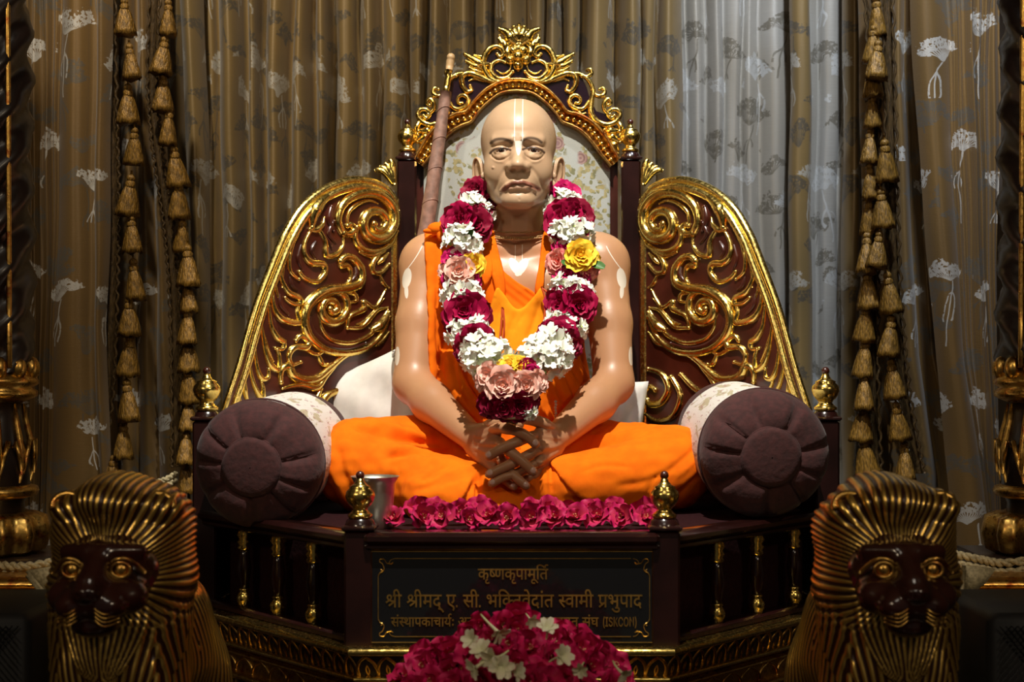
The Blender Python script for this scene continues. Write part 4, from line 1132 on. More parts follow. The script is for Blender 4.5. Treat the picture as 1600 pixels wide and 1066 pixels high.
def mirror_path(right):
    L = [(-x, y) for x, y in reversed(right[1:])] + right
    return [(AC + x, y) for x, y in L]
BD = 3.245
# tapestry panel: shaped slab, gently padded
inn = [P(x, y, BD) for x, y in crom(mirror_path(arch_in), 5)]
mb = MB()
zb = SEAT
top = [(p.x, p.z) for p in inn]
cx = sum(t[0] for t in top) / len(top)
rows = 14
G = []
for i in range(rows + 1):
    t = i / rows
    row = []
    for j, (x, z) in enumerate(top):
        u = j / (len(top) - 1)
        zb2 = zb
        row.append((x, 3.255 - 0.022 * (math.sin(PI * u) ** 0.5) * (math.sin(PI * min(0.98, t + 0.02)) ** 0.4), zb2 + (z - zb2) * (1 - t) + 0.0))
    G.append(row)
mb.grid(np.array(G), flip=False)
T(mb, 'back_upholstery', M['tapestry'])
# wooden board behind
out = [P(x, y, BD) for x, y in crom(mirror_path([(x * 0.99, y + 1) for x, y in arch_out]), 4)]
mb = MB()
n = len(out)
fr = [(p.x, 3.262, p.z) for p in out] + [(out[-1].x, 3.262, SEAT - 0.1), (out[0].x, 3.262, SEAT - 0.1)]
n = len(fr)
mb.add(fr + [(x, 3.29, z) for x, y, z in fr], [tuple(range(n - 1, -1, -1)), tuple(range(n, 2 * n))] + [(i, (i + 1) % n, (i + 1) % n + n, i + n) for i in range(n)])
T(mb, 'back_board', M['carved_wood'], None, False)

def strokes(lst, conv, nrm, name, mat, parent=None, mirror=True, base_h=0.55, wsc=1.3):
    """lst: (points, w0, wmax, w1) in px; conv maps px to a point on the panel"""
    mb = MB()
    for st in lst:
        pts, w0, wm, w1 = st[:4]
        cr = st[4] if len(st) > 4 else 0.0
        C = crom(pts, 7)
        m = len(C)
        Q = [conv(x, y) for x, y in C]
        ws = []
        for i in range(m):
            t = i / (m - 1)
            a = w0 + (wm - w0) * min(1, t / 0.4) if t < 0.4 else wm + (w1 - wm) * ((t - 0.4) / 0.6) ** 1.2
            ws.append(a * 0.00142 * 0.5 * wsc)
        hs = [base_h * 2 * x + 0.0015 for x in ws]
        for s in ((-1, 1) if mirror is True else (mirror,)):
            QQ = [Vector((q.x * s, q.y, q.z)) for q in Q]
            nn = Vector((nrm.x * s, nrm.y, nrm.z))
            mb.ridge(QQ, ws, hs, nn, n=7, crease=cr)
            # rounded ends
            for e in (0, -1):
                if ws[e] > 0.0028:
                    mb.ball(QQ[e] + nn * (hs[e] * 0.3), ws[e] * 1.02, 10, 6)
    return T(mb, name, mat, parent)
bn = Vector((0, -1, 0))
def cv_arch(x, y):
    p = P(x, y, BD); p.y = 3.235; return p
mb = MB()
L = [P(x, y, BD) for x, y in crom(mirror_path(arch_mid), 6)]
Lo = [P(x, y, BD) for x, y in crom(mirror_path(arch_out), 6)]
Li = [P(x, y, BD) for x, y in crom(mirror_path(arch_in), 6)]
G = []
for a, b, c in zip(Lo, L, Li):
    row = []
    for (u, dy) in ((-0.08, 0.03), (-0.06, 0.0), (0.0, -0.012), (0.10, -0.017), (0.2, -0.012), (0.26, 0.0), (0.5, 0.004), (0.76, 0.0), (0.84, -0.012), (0.93, -0.015), (1.0, -0.010), (1.05, 0.004), (1.08, 0.02)):
        p = a.lerp(c, u)
        row.append((p.x, 3.238 + dy, p.z))
    G.append(row)
mb.grid(np.array(G), flip=False)
am = T(mb, 'arch_moulding', M['arch_gilt'])
mb = MB()
Ls = L; acc = 0.0; step = 0.0142; last = Ls[0]; nxt = 0.006
for a, b in zip(Ls[:-1], Ls[1:]):
    seg = (b - a).length
    while nxt <= acc + seg:
        p = a.lerp(b, (nxt - acc) / seg)
        mb.ball((p.x, 3.236, p.z), 0.0056, 10, 7); nxt += step
    acc += seg
T(mb, 'arch_beads', M['gilt'], am)

# ---- crest: boards cut to the scroll outlines, gilt strokes on top (traced on the right, mirrored)
def z2(x, y): return (600 + x / 3.807, 20 + y / 3.807)
def cz(pts): return [z2(x, y) for x, y in pts]
CB = [(807.5, 62), (822, 68), (836, 78), (852, 74), (864, 92), (870, 110), (882, 112), (896, 112), (910, 120), (917, 135), (922, 152), (932, 172), (944, 176), (960, 182), (962, 200), (955, 224), (960, 240), (950, 242), (930, 215), (905, 190), (884, 185), (866, 155), (840, 130), (807.5, 122)]
cbp = [(x - AC, y) for x, y in CB]
full = [(AC + x, y) for x, y in cbp] + [(AC - x, y) for x, y in reversed(cbp[1:])][:-1]
nf = len(full)
fr = [P(x, y, BD) for x, y in full]
bm_ = MB()
import bmesh
bmx = bmesh.new()
vs = [bmx.verts.new((p.x, 3.258, p.z)) for p in fr]
edges = [bmx.edges.new((vs[i], vs[(i + 1) % nf])) for i in range(nf)]
bmesh.ops.triangle_fill(bmx, use_beauty=True, edges=edges)
ex = bmesh.ops.extrude_face_region(bmx, geom=bmx.faces[:])
for v in [g for g in ex['geom'] if isinstance(g, bmesh.types.BMVert)]: v.co.y += 0.022
bmesh.ops.recalc_face_normals(bmx, faces=bmx.faces)
for v in bmx.verts: v.co -= TO
me = bpy.data.meshes.new('crest_board'); bmx.to_mesh(me); bmx.free(); me.materials.append(M['purple_lacquer'])
o = bpy.data.objects.new('crest_board', me); COL.objects.link(o); o.parent = throne
def cv_crest(x, y):
    p = P(x - (AC - 811), y, BD); p.y = 3.256; return p
CR = [
 (cz([(850, 385), (900, 405), (960, 385), (995, 330), (1000, 270), (970, 215), (925, 195), (888, 212), (880, 240), (900, 258), (918, 240)]), 5, 9, 5),
 (cz([(825, 345), (860, 380), (915, 385), (955, 345), (948, 300), (910, 278), (870, 290)]), 5, 7, 4),
 (cz([(835, 300), (850, 340), (890, 355), (925, 335)]), 2, 3, 2),
 (cz([(800, 398), (870, 402), (950, 405), (1015, 378), (1080, 355), (1125, 372), (1128, 420), (1100, 462), (1072, 455), (1080, 428)]), 3, 9, 4),
 (cz([(935, 415), (1000, 400), (1050, 388), (1090, 400)]), 2, 4, 2),
 (cz([(960, 300), (1010, 300), (1060, 270), (1112, 240)]), 4, 11, 5),
 (cz([(1000, 330), (1050, 310), (1105, 282)]), 4, 9, 4),
 (cz([(1000, 350), (1050, 340), (1090, 316)]), 3, 7, 3),
 (cz([(1000, 260), (1020, 255), (1060, 245)]), 4, 6, 3),
 (cz([(1085, 352), (1150, 358), (1205, 395), (1232, 455), (1222, 520), (1218, 590), (1255, 640), (1315, 662), (1370, 640), (1392, 600), (1375, 572), (1340, 572), (1322, 600), (1338, 622), (1358, 608)]), 5, 8, 5),
 (cz([(1165, 372), (1200, 372), (1222, 355), (1215, 330), (1195, 335), (1195, 350)]), 5, 6, 3),
 (cz([(1190, 560), (1205, 520), (1180, 560), (1140, 568), (1100, 545), (1092, 508), (1120, 485), (1152, 500), (1150, 530), (1128, 532)]), 3, 7, 4),
 (cz([(1222, 450), (1250, 485), (1285, 488), (1302, 465), (1290, 442), (1270, 450)]), 4, 7, 4),
 (cz([(1140, 570), (1160, 600), (1190, 590)]), 3, 5, 3),
 (cz([(1330, 600), (1300, 570), (1300, 530), (1322, 508), (1338, 530), (1322, 545)]), 5, 7, 4),
 (cz([(1300, 690), (1340, 700), (1388, 700)]), 4, 12, 5),
 (cz([(1310, 725), (1350, 740), (1394, 765)]), 4, 12, 5),
 (cz([(1330, 750), (1360, 790), (1378, 832)]), 4, 12, 5),
 (cz([(1380, 640), (1398, 680), (1394, 720)]), 4, 8, 4),
 # palmette
 (cz([(800, 185), (835, 150), (862, 112), (905, 92)]), 8, 14, 6),
 (cz([(796, 170), (820, 130), (845, 98)]), 7, 12, 5),
 (cz([(793, 165), (808, 120), (820, 80)]), 8, 13, 6),
 (cz([(860, 190), (895, 170), (905, 130)]), 5, 9, 4),
 (cz([(885, 240), (870, 200), (885, 165), (910, 150)]), 5, 10, 5),
 (cz([(845, 260), (860, 225), (850, 190)]), 6, 9, 5),
 (cz([(860, 205), (840, 165), (860, 140)]), 5, 8, 4),
]
strokes(CR, cv_crest, bn, 'crest_scrolls', M['gilt'], None, True, 0.7)
mb = MB()
def ccp(x, y, dy=0.0):
    p = cv_crest(*z2(x, y)); p.y += dy; return p
mb.ridge([ccp(790, y) for y in (165, 130, 90, 55)], [0.006, 0.0085, 0.0085, 0.003], [0.012, 0.014, 0.014, 0.005], bn, 7)
for a in np.linspace(0, 2 * PI, 6)[:-1] + PI / 2 + PI:
    c = ccp(784 + 48 * math.cos(a), 262 - 48 * math.sin(a), -0.006)
    mb.ball(c, 0.0115, 14, 8, sc3=(1, 0.6, 1))
    mb.ball(c + Vector((0, -0.006, 0)), 0.006, 12, 8)
mb.ball(ccp(784, 258, -0.012), 0.0125, 16, 10)
mb.ball(ccp(782, 205, -0.002), 0.013, 14, 8, sc3=(1.3, 0.6, 1))
T(mb, 'crest_rosette', M['gilt'])

# ---- wings
WA, WB = Vector((0.277, 3.225, 0)), Vector((0.612, 2.875, 0))     # right wing plane, seen in plan
WT = (WB - WA).normalized()
WN = Vector((WT.y, -WT.x, 0))          # faces the viewer side
if WN.y > 0: WN = -WN
def wing_pt(px, py, off=0.0):
    """left-wing pixel -> point on the left wing plane; returned mirrored to the right wing"""
    k = (px - VPX) / FPX
    # left plane: x = -(WA.x + (WA.y - y) * m)
    m = (WB.x - WA.x) / (WA.y - WB.y)
    y = (-(WA.x + WA.y * m) - CAMX) / (k - m)
    p = P(px, py, y)
    p.x = -p.x
    return p + WN * off
def z3(pts): return [(340 + x / 2.6, 250 + y / 2.6) for x, y in pts]
outl = z3([(18, 1075), (30, 1040), (60, 950), (100, 830), (130, 720), (165, 600), (200, 505), (230, 430), (258, 360), (285, 300), (340, 210), (400, 150), (470, 108), (550, 84), (620, 88), (680, 112), (715, 150), (738, 205)])
pn = [wing_pt(x, y) for x, y in crom(outl, 4)]
for s in (-1, 1):
    bmx = bmesh.new()
    fr = [Vector((s * p.x, p.y, p.z)) for p in pn] + [Vector((s * WA.x, WA.y, SEAT)), Vector((s * WB.x, WB.y, SEAT))]
    nf = len(fr)
    vs = [bmx.verts.new(p) for p in fr]
    edges = [bmx.edges.new((vs[i], vs[(i + 1) % nf])) for i in range(nf)]
    bmesh.ops.triangle_fill(bmx, use_beauty=True, edges=edges)
    ex = bmesh.ops.extrude_face_region(bmx, geom=bmx.faces[:])
    nv = Vector((WN.x * s, WN.y, 0))
    for v in [g for g in ex['geom'] if isinstance(g, bmesh.types.BMVert)]: v.co -= nv * 0.022
    bmesh.ops.recalc_face_normals(bmx, faces=bmx.faces)
    for v in bmx.verts: v.co -= TO
    me = bpy.data.meshes.new('wing_panel'); bmx.to_mesh(me); bmx.free(); me.materials.append(M['carved_wood'])
    wp = bpy.data.objects.new('wing_panel', me); COL.objects.link(wp); wp.parent = throne
    nn = Vector((WN.x * s, WN.y, 0))
    # edge moulding
    mb = MB()
    Q = [Vector((s * p.x, p.y, p.z)) for p in pn]
    m = len(Q)
    mb.tube([q - nn * 0.008 for q in Q], [0.0075 + 0.004 * (i / m) for i in range(m)], 10)
    iq = []
    for i in range(m):
        t = (Q[min(m - 1, i + 1)] - Q[max(0, i - 1)]).normalized()
        sd = t.cross(nn) * s
        cen = Vector((s * wing_pt(560, 560).x, wing_pt(560, 560).y, wing_pt(560, 560).z))
        if (cen - Q[i]).dot(sd) < 0: sd = -sd
        iq.append(Q[i] + sd * (0.012 + 0.004 * i / m) + nn * 0.002)
    mb.ridge(iq, [0.0065 + 0.004 * (i / m) for i in range(m)], [0.010] * m, nn, 7)
    T(mb, 'wing_moulding', M['gilt_bright'], wp)
    mb = MB()
    a, b = wing_pt(614, 322), wing_pt(614, 322)
    for px, wpx in ((616, 8),):
        p0, p1 = wing_pt(px, 325), wing_pt(px, 325)
        L = [Vector((s * p0.x, p0.y, z)) for z in np.linspace(p0.z, SEAT + 0.01, 8)]
        mb.ridge(L, [0.011] * 8, [0.005] * 8, nn, 4)
    T(mb, 'wing_stile', M['gilt_bright'], wp, 2)
WS = [
 ([(380, 275), (388, 215), (425, 165), (490, 122)], 7, 16, 3),
 ([(508, 300), (486, 250), (500, 190), (545, 150), (610, 133), (668, 150), (708, 200), (712, 262), (684, 310), (640, 322), (600, 300), (588, 255), (612, 215), (655, 212), (682, 245), (668, 282), (636, 284), (630, 260)], 9, 15, 9),
 ([(508, 300), (535, 302), (552, 282), (540, 262), (524, 268)], 9, 9, 6),
 ([(524, 262), (530, 215), (565, 180), (615, 165), (652, 178)], 4, 6, 2),
 ([(562, 275), (556, 320), (585, 362), (640, 372), (700, 345), (730, 290)], 7, 9, 4),
 ([(575, 375), (620, 390), (665, 375), (692, 350)], 3, 7, 4),
 ([(690, 345), (655, 380), (628, 420), (630, 455), (662, 458), (694, 425)], 4, 8, 5),
 ([(650, 420), (672, 400), (692, 380)], 3, 7, 3),
 ([(660, 470), (672, 500), (694, 520)], 3, 6, 3),
 ([(412, 285), (436, 330), (440, 388), (478, 384), (508, 350), (508, 305)], 5, 8, 3),
 ([(372, 282), (400, 285), (425, 262), (432, 235)], 5, 8, 3),
 ([(375, 290), (352, 340), (352, 385), (380, 418), (428, 425), (432, 462), (400, 495), (355, 482), (330, 455)], 4, 9, 5),
 ([(330, 300), (305, 345), (290, 400), (296, 455), (328, 485)], 2, 6, 4),
 ([(262, 400), (256, 470), (285, 535), (330, 560), (332, 585), (300, 582), (272, 560)], 3, 8, 4),
 ([(225, 520), (226, 590), (258, 645), (328, 662), (322, 620), (326, 590)], 3, 9, 4),
 ([(208, 590), (216, 670), (240, 720), (268, 740), (262, 768), (232, 765)], 3, 8, 4),
 ([(178, 660), (190, 760), (212, 830), (245, 852), (250, 805), (240, 770)], 3, 8, 4),
 ([(152, 770), (160, 845), (178, 888), (204, 885), (206, 850)], 3, 7, 4),
 ([(130, 830), (146, 910), (180, 975), (184, 930), (176, 900)], 3, 7, 4),
 ([(110, 880), (112, 950), (130, 1000)], 3, 6, 3), ([(85, 950), (90, 1000), (100, 1040)], 3, 6, 3),
 ([(300, 330), (270, 420), (262, 520)], 2, 4, 2), ([(240, 460), (236, 520), (262, 600)], 2, 4, 2), ([(185, 700), (205, 770), (228, 820)], 2, 4, 2), ([(160, 690), (150, 760), (140, 820)], 2, 5, 2),
 ([(495, 412), (518, 394), (552, 404), (580, 448), (574, 500), (522, 522), (450, 530), (392, 560), (354, 612), (352, 675), (382, 732), (440, 772), (520, 786), (600, 768), (660, 715), (694, 640)], 9, 14, 6),
 ([(495, 412), (502, 432), (522, 428), (538, 448), (536, 490), (505, 515)], 8, 7, 4),
 ([(425, 560), (478, 535), (518, 562), (520, 618), (482, 658), (438, 650), (418, 612), (434, 576), (468, 576), (484, 602), (466, 620), (452, 606)], 7, 12, 8),
 ([(415, 618), (420, 680), (460, 732), (540, 745), (610, 715), (655, 670), (690, 610)], 3, 7, 3),
 ([(530, 542), (556, 545), (562, 572), (532, 578)], 3, 6, 3),
 ([(525, 682), (536, 635), (592, 605), (592, 575), (640, 598), (682, 528)], 5, 8, 3), ([(525, 682), (580, 680), (620, 640), (650, 610), (690, 600)], 4, 7, 3), ([(560, 668), (600, 650), (680, 560)], 2, 4, 2),
 ([(625, 690), (660, 670), (694, 620)], 6, 13, 5),
 ([(316, 735), (336, 715), (366, 738), (356, 762), (312, 762), (288, 795), (300, 830), (335, 822)], 5, 9, 5),
 ([(300, 770), (345, 765), (400, 790), (440, 772)], 3, 6, 3),
 ([(255, 905), (256, 855), (286, 838), (305, 875), (345, 892), (400, 888), (455, 845), (520, 795), (600, 768)], 6, 12, 5),
 ([(262, 930), (330, 915), (400, 925), (440, 880), (490, 825)], 4, 9, 3), ([(330, 905), (420, 900), (480, 830)], 2, 5, 2),
 ([(408, 790), (424, 828), (446, 830)], 4, 7, 4), ([(620, 755), (660, 742), (694, 700)], 3, 7, 3),
 # low scrolls, seen beside the right-hand bolster
 ([(694, 850), (640, 870), (610, 930), (640, 985), (690, 990), (712, 950), (690, 920), (664, 935)], 6, 10, 6),
 ([(600, 880), (560, 960), (590, 1040), (660, 1060), (710, 1030)], 5, 9, 4),
 ([(560, 870), (500, 930), (440, 960), (420, 1010), (460, 1040), (500, 1020)], 5, 10, 5),
 ([(420, 930), (380, 1000), (330, 1040)], 4, 9, 4),
]
wings = [o for o in throne.children if o.name.startswith('wing_panel')]
for s, wp in zip((-1, 1), wings):
    strokes([(z3(a[0]),) + tuple(a[1:]) for a in WS], wing_pt, WN, 'wing_carving', M['gilt'], wp, s, 0.62, 1.36)
# shallow lacquered veins inside the leaves
WV = [([(430, 300), (455, 340), (465, 370)], 3, 5, 2), ([(470, 250), (450, 300), (480, 340)], 4, 7, 3), ([(460, 190), (450, 240), (470, 290)], 5, 9, 4), ([(400, 330), (380, 370), (400, 400)], 3, 6, 3), ([(340, 340), (325, 400), (345, 450)], 3, 6, 3), ([(290, 470), (300, 510), (325, 530)], 3, 6, 3), ([(250, 540), (255, 590), (290, 630)], 3, 6, 3), ([(225, 640), (235, 690), (255, 720)], 3, 6, 3), ([(370, 640), (385, 700), (440, 750), (520, 765), (600, 745)], 5, 10, 4), ([(560, 430), (560, 470), (530, 505)], 4, 8, 3)]
for s, wp in zip((-1, 1), wings):
    for a in WV:
        strokes([(z3(a[0]),) + tuple(a[1:])], wing_pt, WN, 'leaf_vein', M['carved_wood'], wp, s, 0.6)
# ---------------------------------------------------------------- the seated figure
PO = Vector((-0.005, 2.98, SEAT))
person = empty('person', PO, 'life-size statue of a bald person sitting cross-legged in saffron robes with clasped hands', 'statue')

class Sub(Field):
    def __init__(s, F, lo, hi):
        sl = []
        for i, ax in enumerate((F.x.ravel(), F.y.ravel(), F.z.ravel())):
            a = max(0, int((lo[i] - F.lo[i]) / F.h)); b = min(len(ax), int((hi[i] - F.lo[i]) / F.h) + 2)
            sl.append(slice(a, b))
        s.sl = tuple(sl); s.par = F; s.h = F.h
        s.x = F.x[s.sl[0]]; s.y = F.y[:, s.sl[1]]; s.z = F.z[:, :, s.sl[2]]
        s.F = F.F[s.sl]
    def done(s): s.par.F[s.sl] = s.F
def ucap(F, a, b, ra, rb=None, k=0.01, cut=False):
    rb = ra if rb is None else rb
    m = max(ra, rb) + k * 1.2 + 0.004
    lo = [min(a[i], b[i]) - m for i in range(3)]; hi = [max(a[i], b[i]) + m for i in range(3)]
    S = Sub(F, lo, hi); D = S.cap(a, b, ra, rb)
    (S.cut if cut else S.union)(D, k); S.done()
def uell(F, c, r, k=0.01, rot=None, cut=False):
    m = max(r) + k * 1.2 + 0.004
    S = Sub(F, [q - m for q in c], [q + m for q in c]); D = S.ell(c, r, rot)
    (S.cut if cut else S.union)(D, k); S.done()
def chain(F, pts, rs, k):
    for i in range(len(pts) - 1):
        ucap(F, pts[i], pts[i + 1], rs[i], rs[i + 1], k)

# --- head
H = Field((-0.105, 2.895, 1.60), (0.110, 3.185, 1.945), 0.0015)
hx = 0.002
def S2(f):
    for s in (-1, 1): f(s)
uell(H, (hx, 3.059, 1.838), (0.0815, 0.108, 0.089), 0.0)
uell(H, (hx, 3.018, 1.775), (0.066, 0.068, 0.083), 0.03)
ucap(H, (hx, 3.085, 1.775), (hx - 0.004, 3.092, 1.58), 0.060, 0.063, 0.025)
S2(lambda s: uell(H, (hx + s * 0.044, 3.000, 1.764), (0.026, 0.026, 0.030), 0.022))
S2(lambda s: ucap(H, (hx + s * 0.046, 3.035, 1.728), (hx + s * 0.018, 2.976, 1.703), 0.020, 0.019, 0.022))
uell(H, (hx, 2.967, 1.701), (0.024, 0.020, 0.017), 0.014)
uell(H, (hx, 2.972, 1.736), (0.034, 0.026, 0.024), 0.018)
# brow ridge, sockets
S2(lambda s: ucap(H, (hx + s * 0.012, 2.958, 1.8225), (hx + s * 0.046, 2.974, 1.826), 0.0092, 0.008, 0.011))
S2(lambda s: uell(H, (hx + s * 0.0335, 2.9475, 1.806), (0.0185, 0.0145, 0.0115), 0.010, None, True))
# nose
ucap(H, (hx, 2.966, 1.818), (hx, 2.9425, 1.776), 0.0092, 0.0135, 0.012)
uell(H, (hx, 2.9350, 1.7690), (0.0125, 0.0125, 0.0090), 0.011)
S2(lambda s: uell(H, (hx + s * 0.0160, 2.9480, 1.7665), (0.0105, 0.0145, 0.0090), 0.009))
S2(lambda s: uell(H, (hx + s * 0.0100, 2.9400, 1.7580), (0.0062, 0.0085, 0.0050), 0.002, None, True))
S2(lambda s: uell(H, (hx + s * 0.0185, 2.9480, 1.8125), (0.0085, 0.0110, 0.0080), 0.008, None, True))
# eyes and lids
def lid(s):
    c = (hx + s * 0.0335, 2.9715, 1.8030)
    S = Sub(H, [q - 0.022 for q in c], [q + 0.022 for q in c])
    D = S.ell(c, (0.0172, 0.0150, 0.0146))
    tilt = (S.x - c[0]) * s
    up = 1.8062 - 0.30 * np.clip(tilt, 0, 1) - 26 * tilt ** 2
    S.union(np.maximum(D, up - S.z), 0.0012)
    lo = 1.7994 - 0.12 * np.clip(tilt, 0, 1) + 12 * tilt ** 2
    S.union(np.maximum(S.ell(c, (0.0170, 0.0143, 0.0145)), S.z - lo), 0.0012)
    S.done()
# bags under the eyes
S2(lambda s: chain(H, [(hx + s * x, y, z) for x, y, z in ((0.019, 2.9655, 1.7965), (0.028, 2.962, 1.7905), (0.040, 2.9665, 1.7900), (0.050, 2.976, 1.7965))], [0.0025, 0.0040, 0.0042, 0.0028], 0.006))
S2(lid)
S2(lambda s: uell(H, (hx + s * 0.0335, 2.950, 1.8022), (0.0155, 0.022, 0.0033), 0.001, Matrix.Rotation(s * 0.14, 3, 'Y'), True))
# lips
chain(H, [(hx + x, y, z) for x, y, z in ((-0.036, 2.967, 1.7195), (-0.022, 2.9515, 1.7288), (-0.008, 2.9455, 1.7345), (0, 2.9455, 1.7333), (0.008, 2.9455, 1.7345), (0.022, 2.9515, 1.7288), (0.036, 2.967, 1.7195))], [0.0028, 0.0048, 0.0056, 0.0052, 0.0056, 0.0048, 0.0028], 0.004)
chain(H, [(hx + x, y, z) for x, y, z in ((-0.030, 2.963, 1.7175), (-0.014, 2.9510, 1.7225), (0, 2.9480, 1.7232), (0.014, 2.9510, 1.7225), (0.030, 2.963, 1.7175))], [0.002, 0.0042, 0.0048, 0.0042, 0.002], 0.004)
# ears
def ear(s):
    R = (Matrix.Rotation(s * math.radians(-32), 3, 'Z') @ Matrix.Rotation(s * math.radians(6), 3, 'Y'))
    uell(H, (hx + s * 0.0835, 3.060, 1.768), (0.0070, 0.0200, 0.0345), 0.004, R)
    uell(H, (hx + s * 0.0790, 3.052, 1.742), (0.0060, 0.0105, 0.0130), 0.004, R)
    uell(H, (hx + s * 0.0890, 3.050, 1.769), (0.0078, 0.0125, 0.0210), 0.002, R, True)
    uell(H, (hx + s * 0.0770, 3.044, 1.762), (0.0045, 0.0050, 0.0080), 0.003)
S2(ear)
HV, HQ = H.mesh()
del H
HV = relax(HV, HQ, 2, 0.5)
_s = relax(HV, HQ, 26, 0.5)
_w = np.clip((HV[:, 2] - 1.8310) / 0.010, 0, 1)[:, None]
HV = HV * (1 - _w) + _s * _w
HN = vnormals(HV, HQ)
px, py = topx(HV)
front = np.clip((-HN[:, 1]) * 3, 0, 1) * (HV[:, 1] < 3.04)
disp = np.zeros(len(HV))
def groove(pts, w, dep, soft=True):
    global disp
    d, t = dist_poly(px, py, crom(pts, 5))
    fade = np.clip(np.minimum(t, 1 - t) * 5, 0.12, 1)
    disp -= dep * np.exp(-(d / w) ** 2) * fade * front
def both(pts, w, dep, cx=808.5):
    groove(pts, w, dep)
    groove([(2 * cx - x, y) for x, y in pts], w, dep)
groove([(796, 257), (789, 265), (782, 275), (776, 288), (772, 300)], 3.0, 0.0019)
groove([(824, 256), (832, 265), (840, 275), (846, 288), (850, 300)], 3.0, 0.0019)
both([(765, 238), (770, 246), (781, 250), (793, 245), (798, 238)], 1.6, 0.0022)
both([(768, 244), (776, 252), (788, 253)], 2.2, -0.0010)
both([(766, 231), (775, 227.5), (786, 226.5), (796, 231)], 1.3, 0.0020)
groove([(787, 297), (797, 292), (805, 289), (811, 289.6), (818, 289), (830, 292), (843, 297)], 1.4, 0.0024)
groove([(794, 302.5), (803, 300.5), (811, 300), (820, 300.5), (828, 303)], 3.2, 0.0028)
groove([(806, 268), (806.5, 279)], 2.4, 0.0014)
groove([(783, 318.5), (800, 321.5), (820, 321.5), (842, 318)], 2.0, 0.0018)
groove([(811, 309), (812, 314)], 1.5, 0.0010)
groove([(772, 205), (790, 202), (812, 204), (840, 203)], 3.5, 0.0004)
groove([(802, 224), (804, 214)], 1.6, 0.0012); groove([(815, 224), (814, 214)], 1.6, 0.0012)
dmole = np.hypot(px - 770.5, py - 262); disp += 0.0020 * np.exp(-(dmole / 1.9) ** 2) * front
# neck cords
for a, b in (((798, 330), (806, 385)), ((826, 330), (818, 385))):
    dd, _ = dist_poly(px, py, [a, b]); disp += 0.0012 * np.exp(-(dd / 5) ** 2) * front * (py > 325)
HV = HV + HN * disp[:, None]
# colour masks (paint): lips, brows, lashes, nostrils
def m_line(pts, w, sharp=1.0):
    d, t = dist_poly(px, py, crom(pts, 4))
    return np.clip((1.25 - d / w) * 1.8, 0, 1) * front
lips = np.maximum(m_line([(787, 296), (796, 290), (805, 286), (811, 286.3), (818, 285.8), (830, 289.5), (842, 296)], 3.9), 0.45 * m_line([(796, 293.5), (811, 292), (832, 293.5)], 2.8))
brow = np.maximum(m_line([(767, 223.5), (774, 218.5), (784, 217.0), (793, 219), (799, 223)], 2.3), m_line([(815, 220.0), (824, 216.0), (832, 215.8), (840, 218.0), (846, 222.5)], 2.1))
brow *= 0.95
lash = np.maximum(m_line([(765.5, 239.5), (772, 234), (782, 231.5), (792, 232.5), (797.5, 234.5)], 1.8), m_line([(817, 233.5), (824, 231.5), (834, 230.5), (844, 233.5), (850.5, 238.5)], 1.8))
HC = {'lips': lips, 'brow': brow, 'lash': lash}
eye = np.zeros(len(HV))
for s in (-1, 1):
    c = np.array((hx + s * 0.0335, 2.9715, 1.8030))
    r = np.linalg.norm((HV - c) / np.array((0.0130, 0.0130, 0.0130)), axis=1)
    opening = (np.abs(r - 1) < 0.06) & (HV[:, 1] < 2.968) & (((HV[:, 0] - c[0]) / 0.0158) ** 2 + ((HV[:, 2] - 1.8022 + 0.14 * s * (HV[:, 0] - c[0])) / 0.0044) ** 2 < 1)
    eye = np.maximum(eye, opening.astype(float))
ix = np.minimum(np.hypot(px - 782.5, py - 234.0), np.hypot(px - 832.0, py - 233.4))
iris = np.clip((6.6 - ix) / 1.6, 0, 1) * eye
HC['eye'] = eye; HC['iris'] = iris

# --- body
B = Field((-0.300, 2.62, 1.10), (0.290, 3.24, 1.70), 0.0036)
bx = -0.008
uell(B, (bx, 3.105, 1.50), (0.160, 0.105, 0.155), 0.0)
uell(B, (bx, 3.085, 1.30), (0.160, 0.125, 0.19), 0.05)
uell(B, (bx, 3.10, 1.17), (0.185, 0.14, 0.11), 0.05)
S2(lambda s: uell(B, (bx + s * 0.075, 3.045, 1.525), (0.075, 0.052, 0.055), 0.035))
ucap(B, (0, 3.095, 1.60), (0, 3.095, 1.68), 0.060, 0.050, 0.03)
S2(lambda s: ucap(B, (bx + s * 0.03, 3.10, 1.648), (bx + s * 0.165, 3.095, 1.600), 0.036, 0.042, 0.035))
S2(lambda s: ucap(B, (bx + s * 0.025, 3.030, 1.605), (bx + s * 0.15, 3.060, 1.612), 0.011, 0.012, 0.02))
SH = {-1: (-0.196, 3.085, 1.572), 1: (0.182, 3.085, 1.574)}
EL = {-1: (-0.219, 2.990, 1.318), 1: (0.203, 2.990, 1.318)}
WR = {-1: (-0.083, 2.805, 1.210), 1: (0.077, 2.805, 1.210)}
for s in (-1, 1):
    uell(B, SH[s], (0.060, 0.060, 0.066), 0.03)
    mid = [(SH[s][i] * 0.5 + EL[s][i] * 0.5) for i in range(3)]; mid[0] += s * 0.004
    ucap(B, SH[s], mid, 0.054, 0.047, 0.02)
    ucap(B, mid, EL[s], 0.047, 0.041, 0.015)
    f1 = [(EL[s][i] * 0.68 + WR[s][i] * 0.32) for i in range(3)]; f1[2] -= 0.004
    ucap(B, EL[s], f1, 0.041, 0.041, 0.015)
    ucap(B, f1, WR[s], 0.041, 0.0265, 0.015)
    uell(B, (EL[s][0] + s * 0.006, EL[s][1] + 0.02, EL[s][2] - 0.018), (0.026, 0.026, 0.028), 0.015)
def pp(px_, py_, d): return tuple(P(px_, py_, d + 0.028))
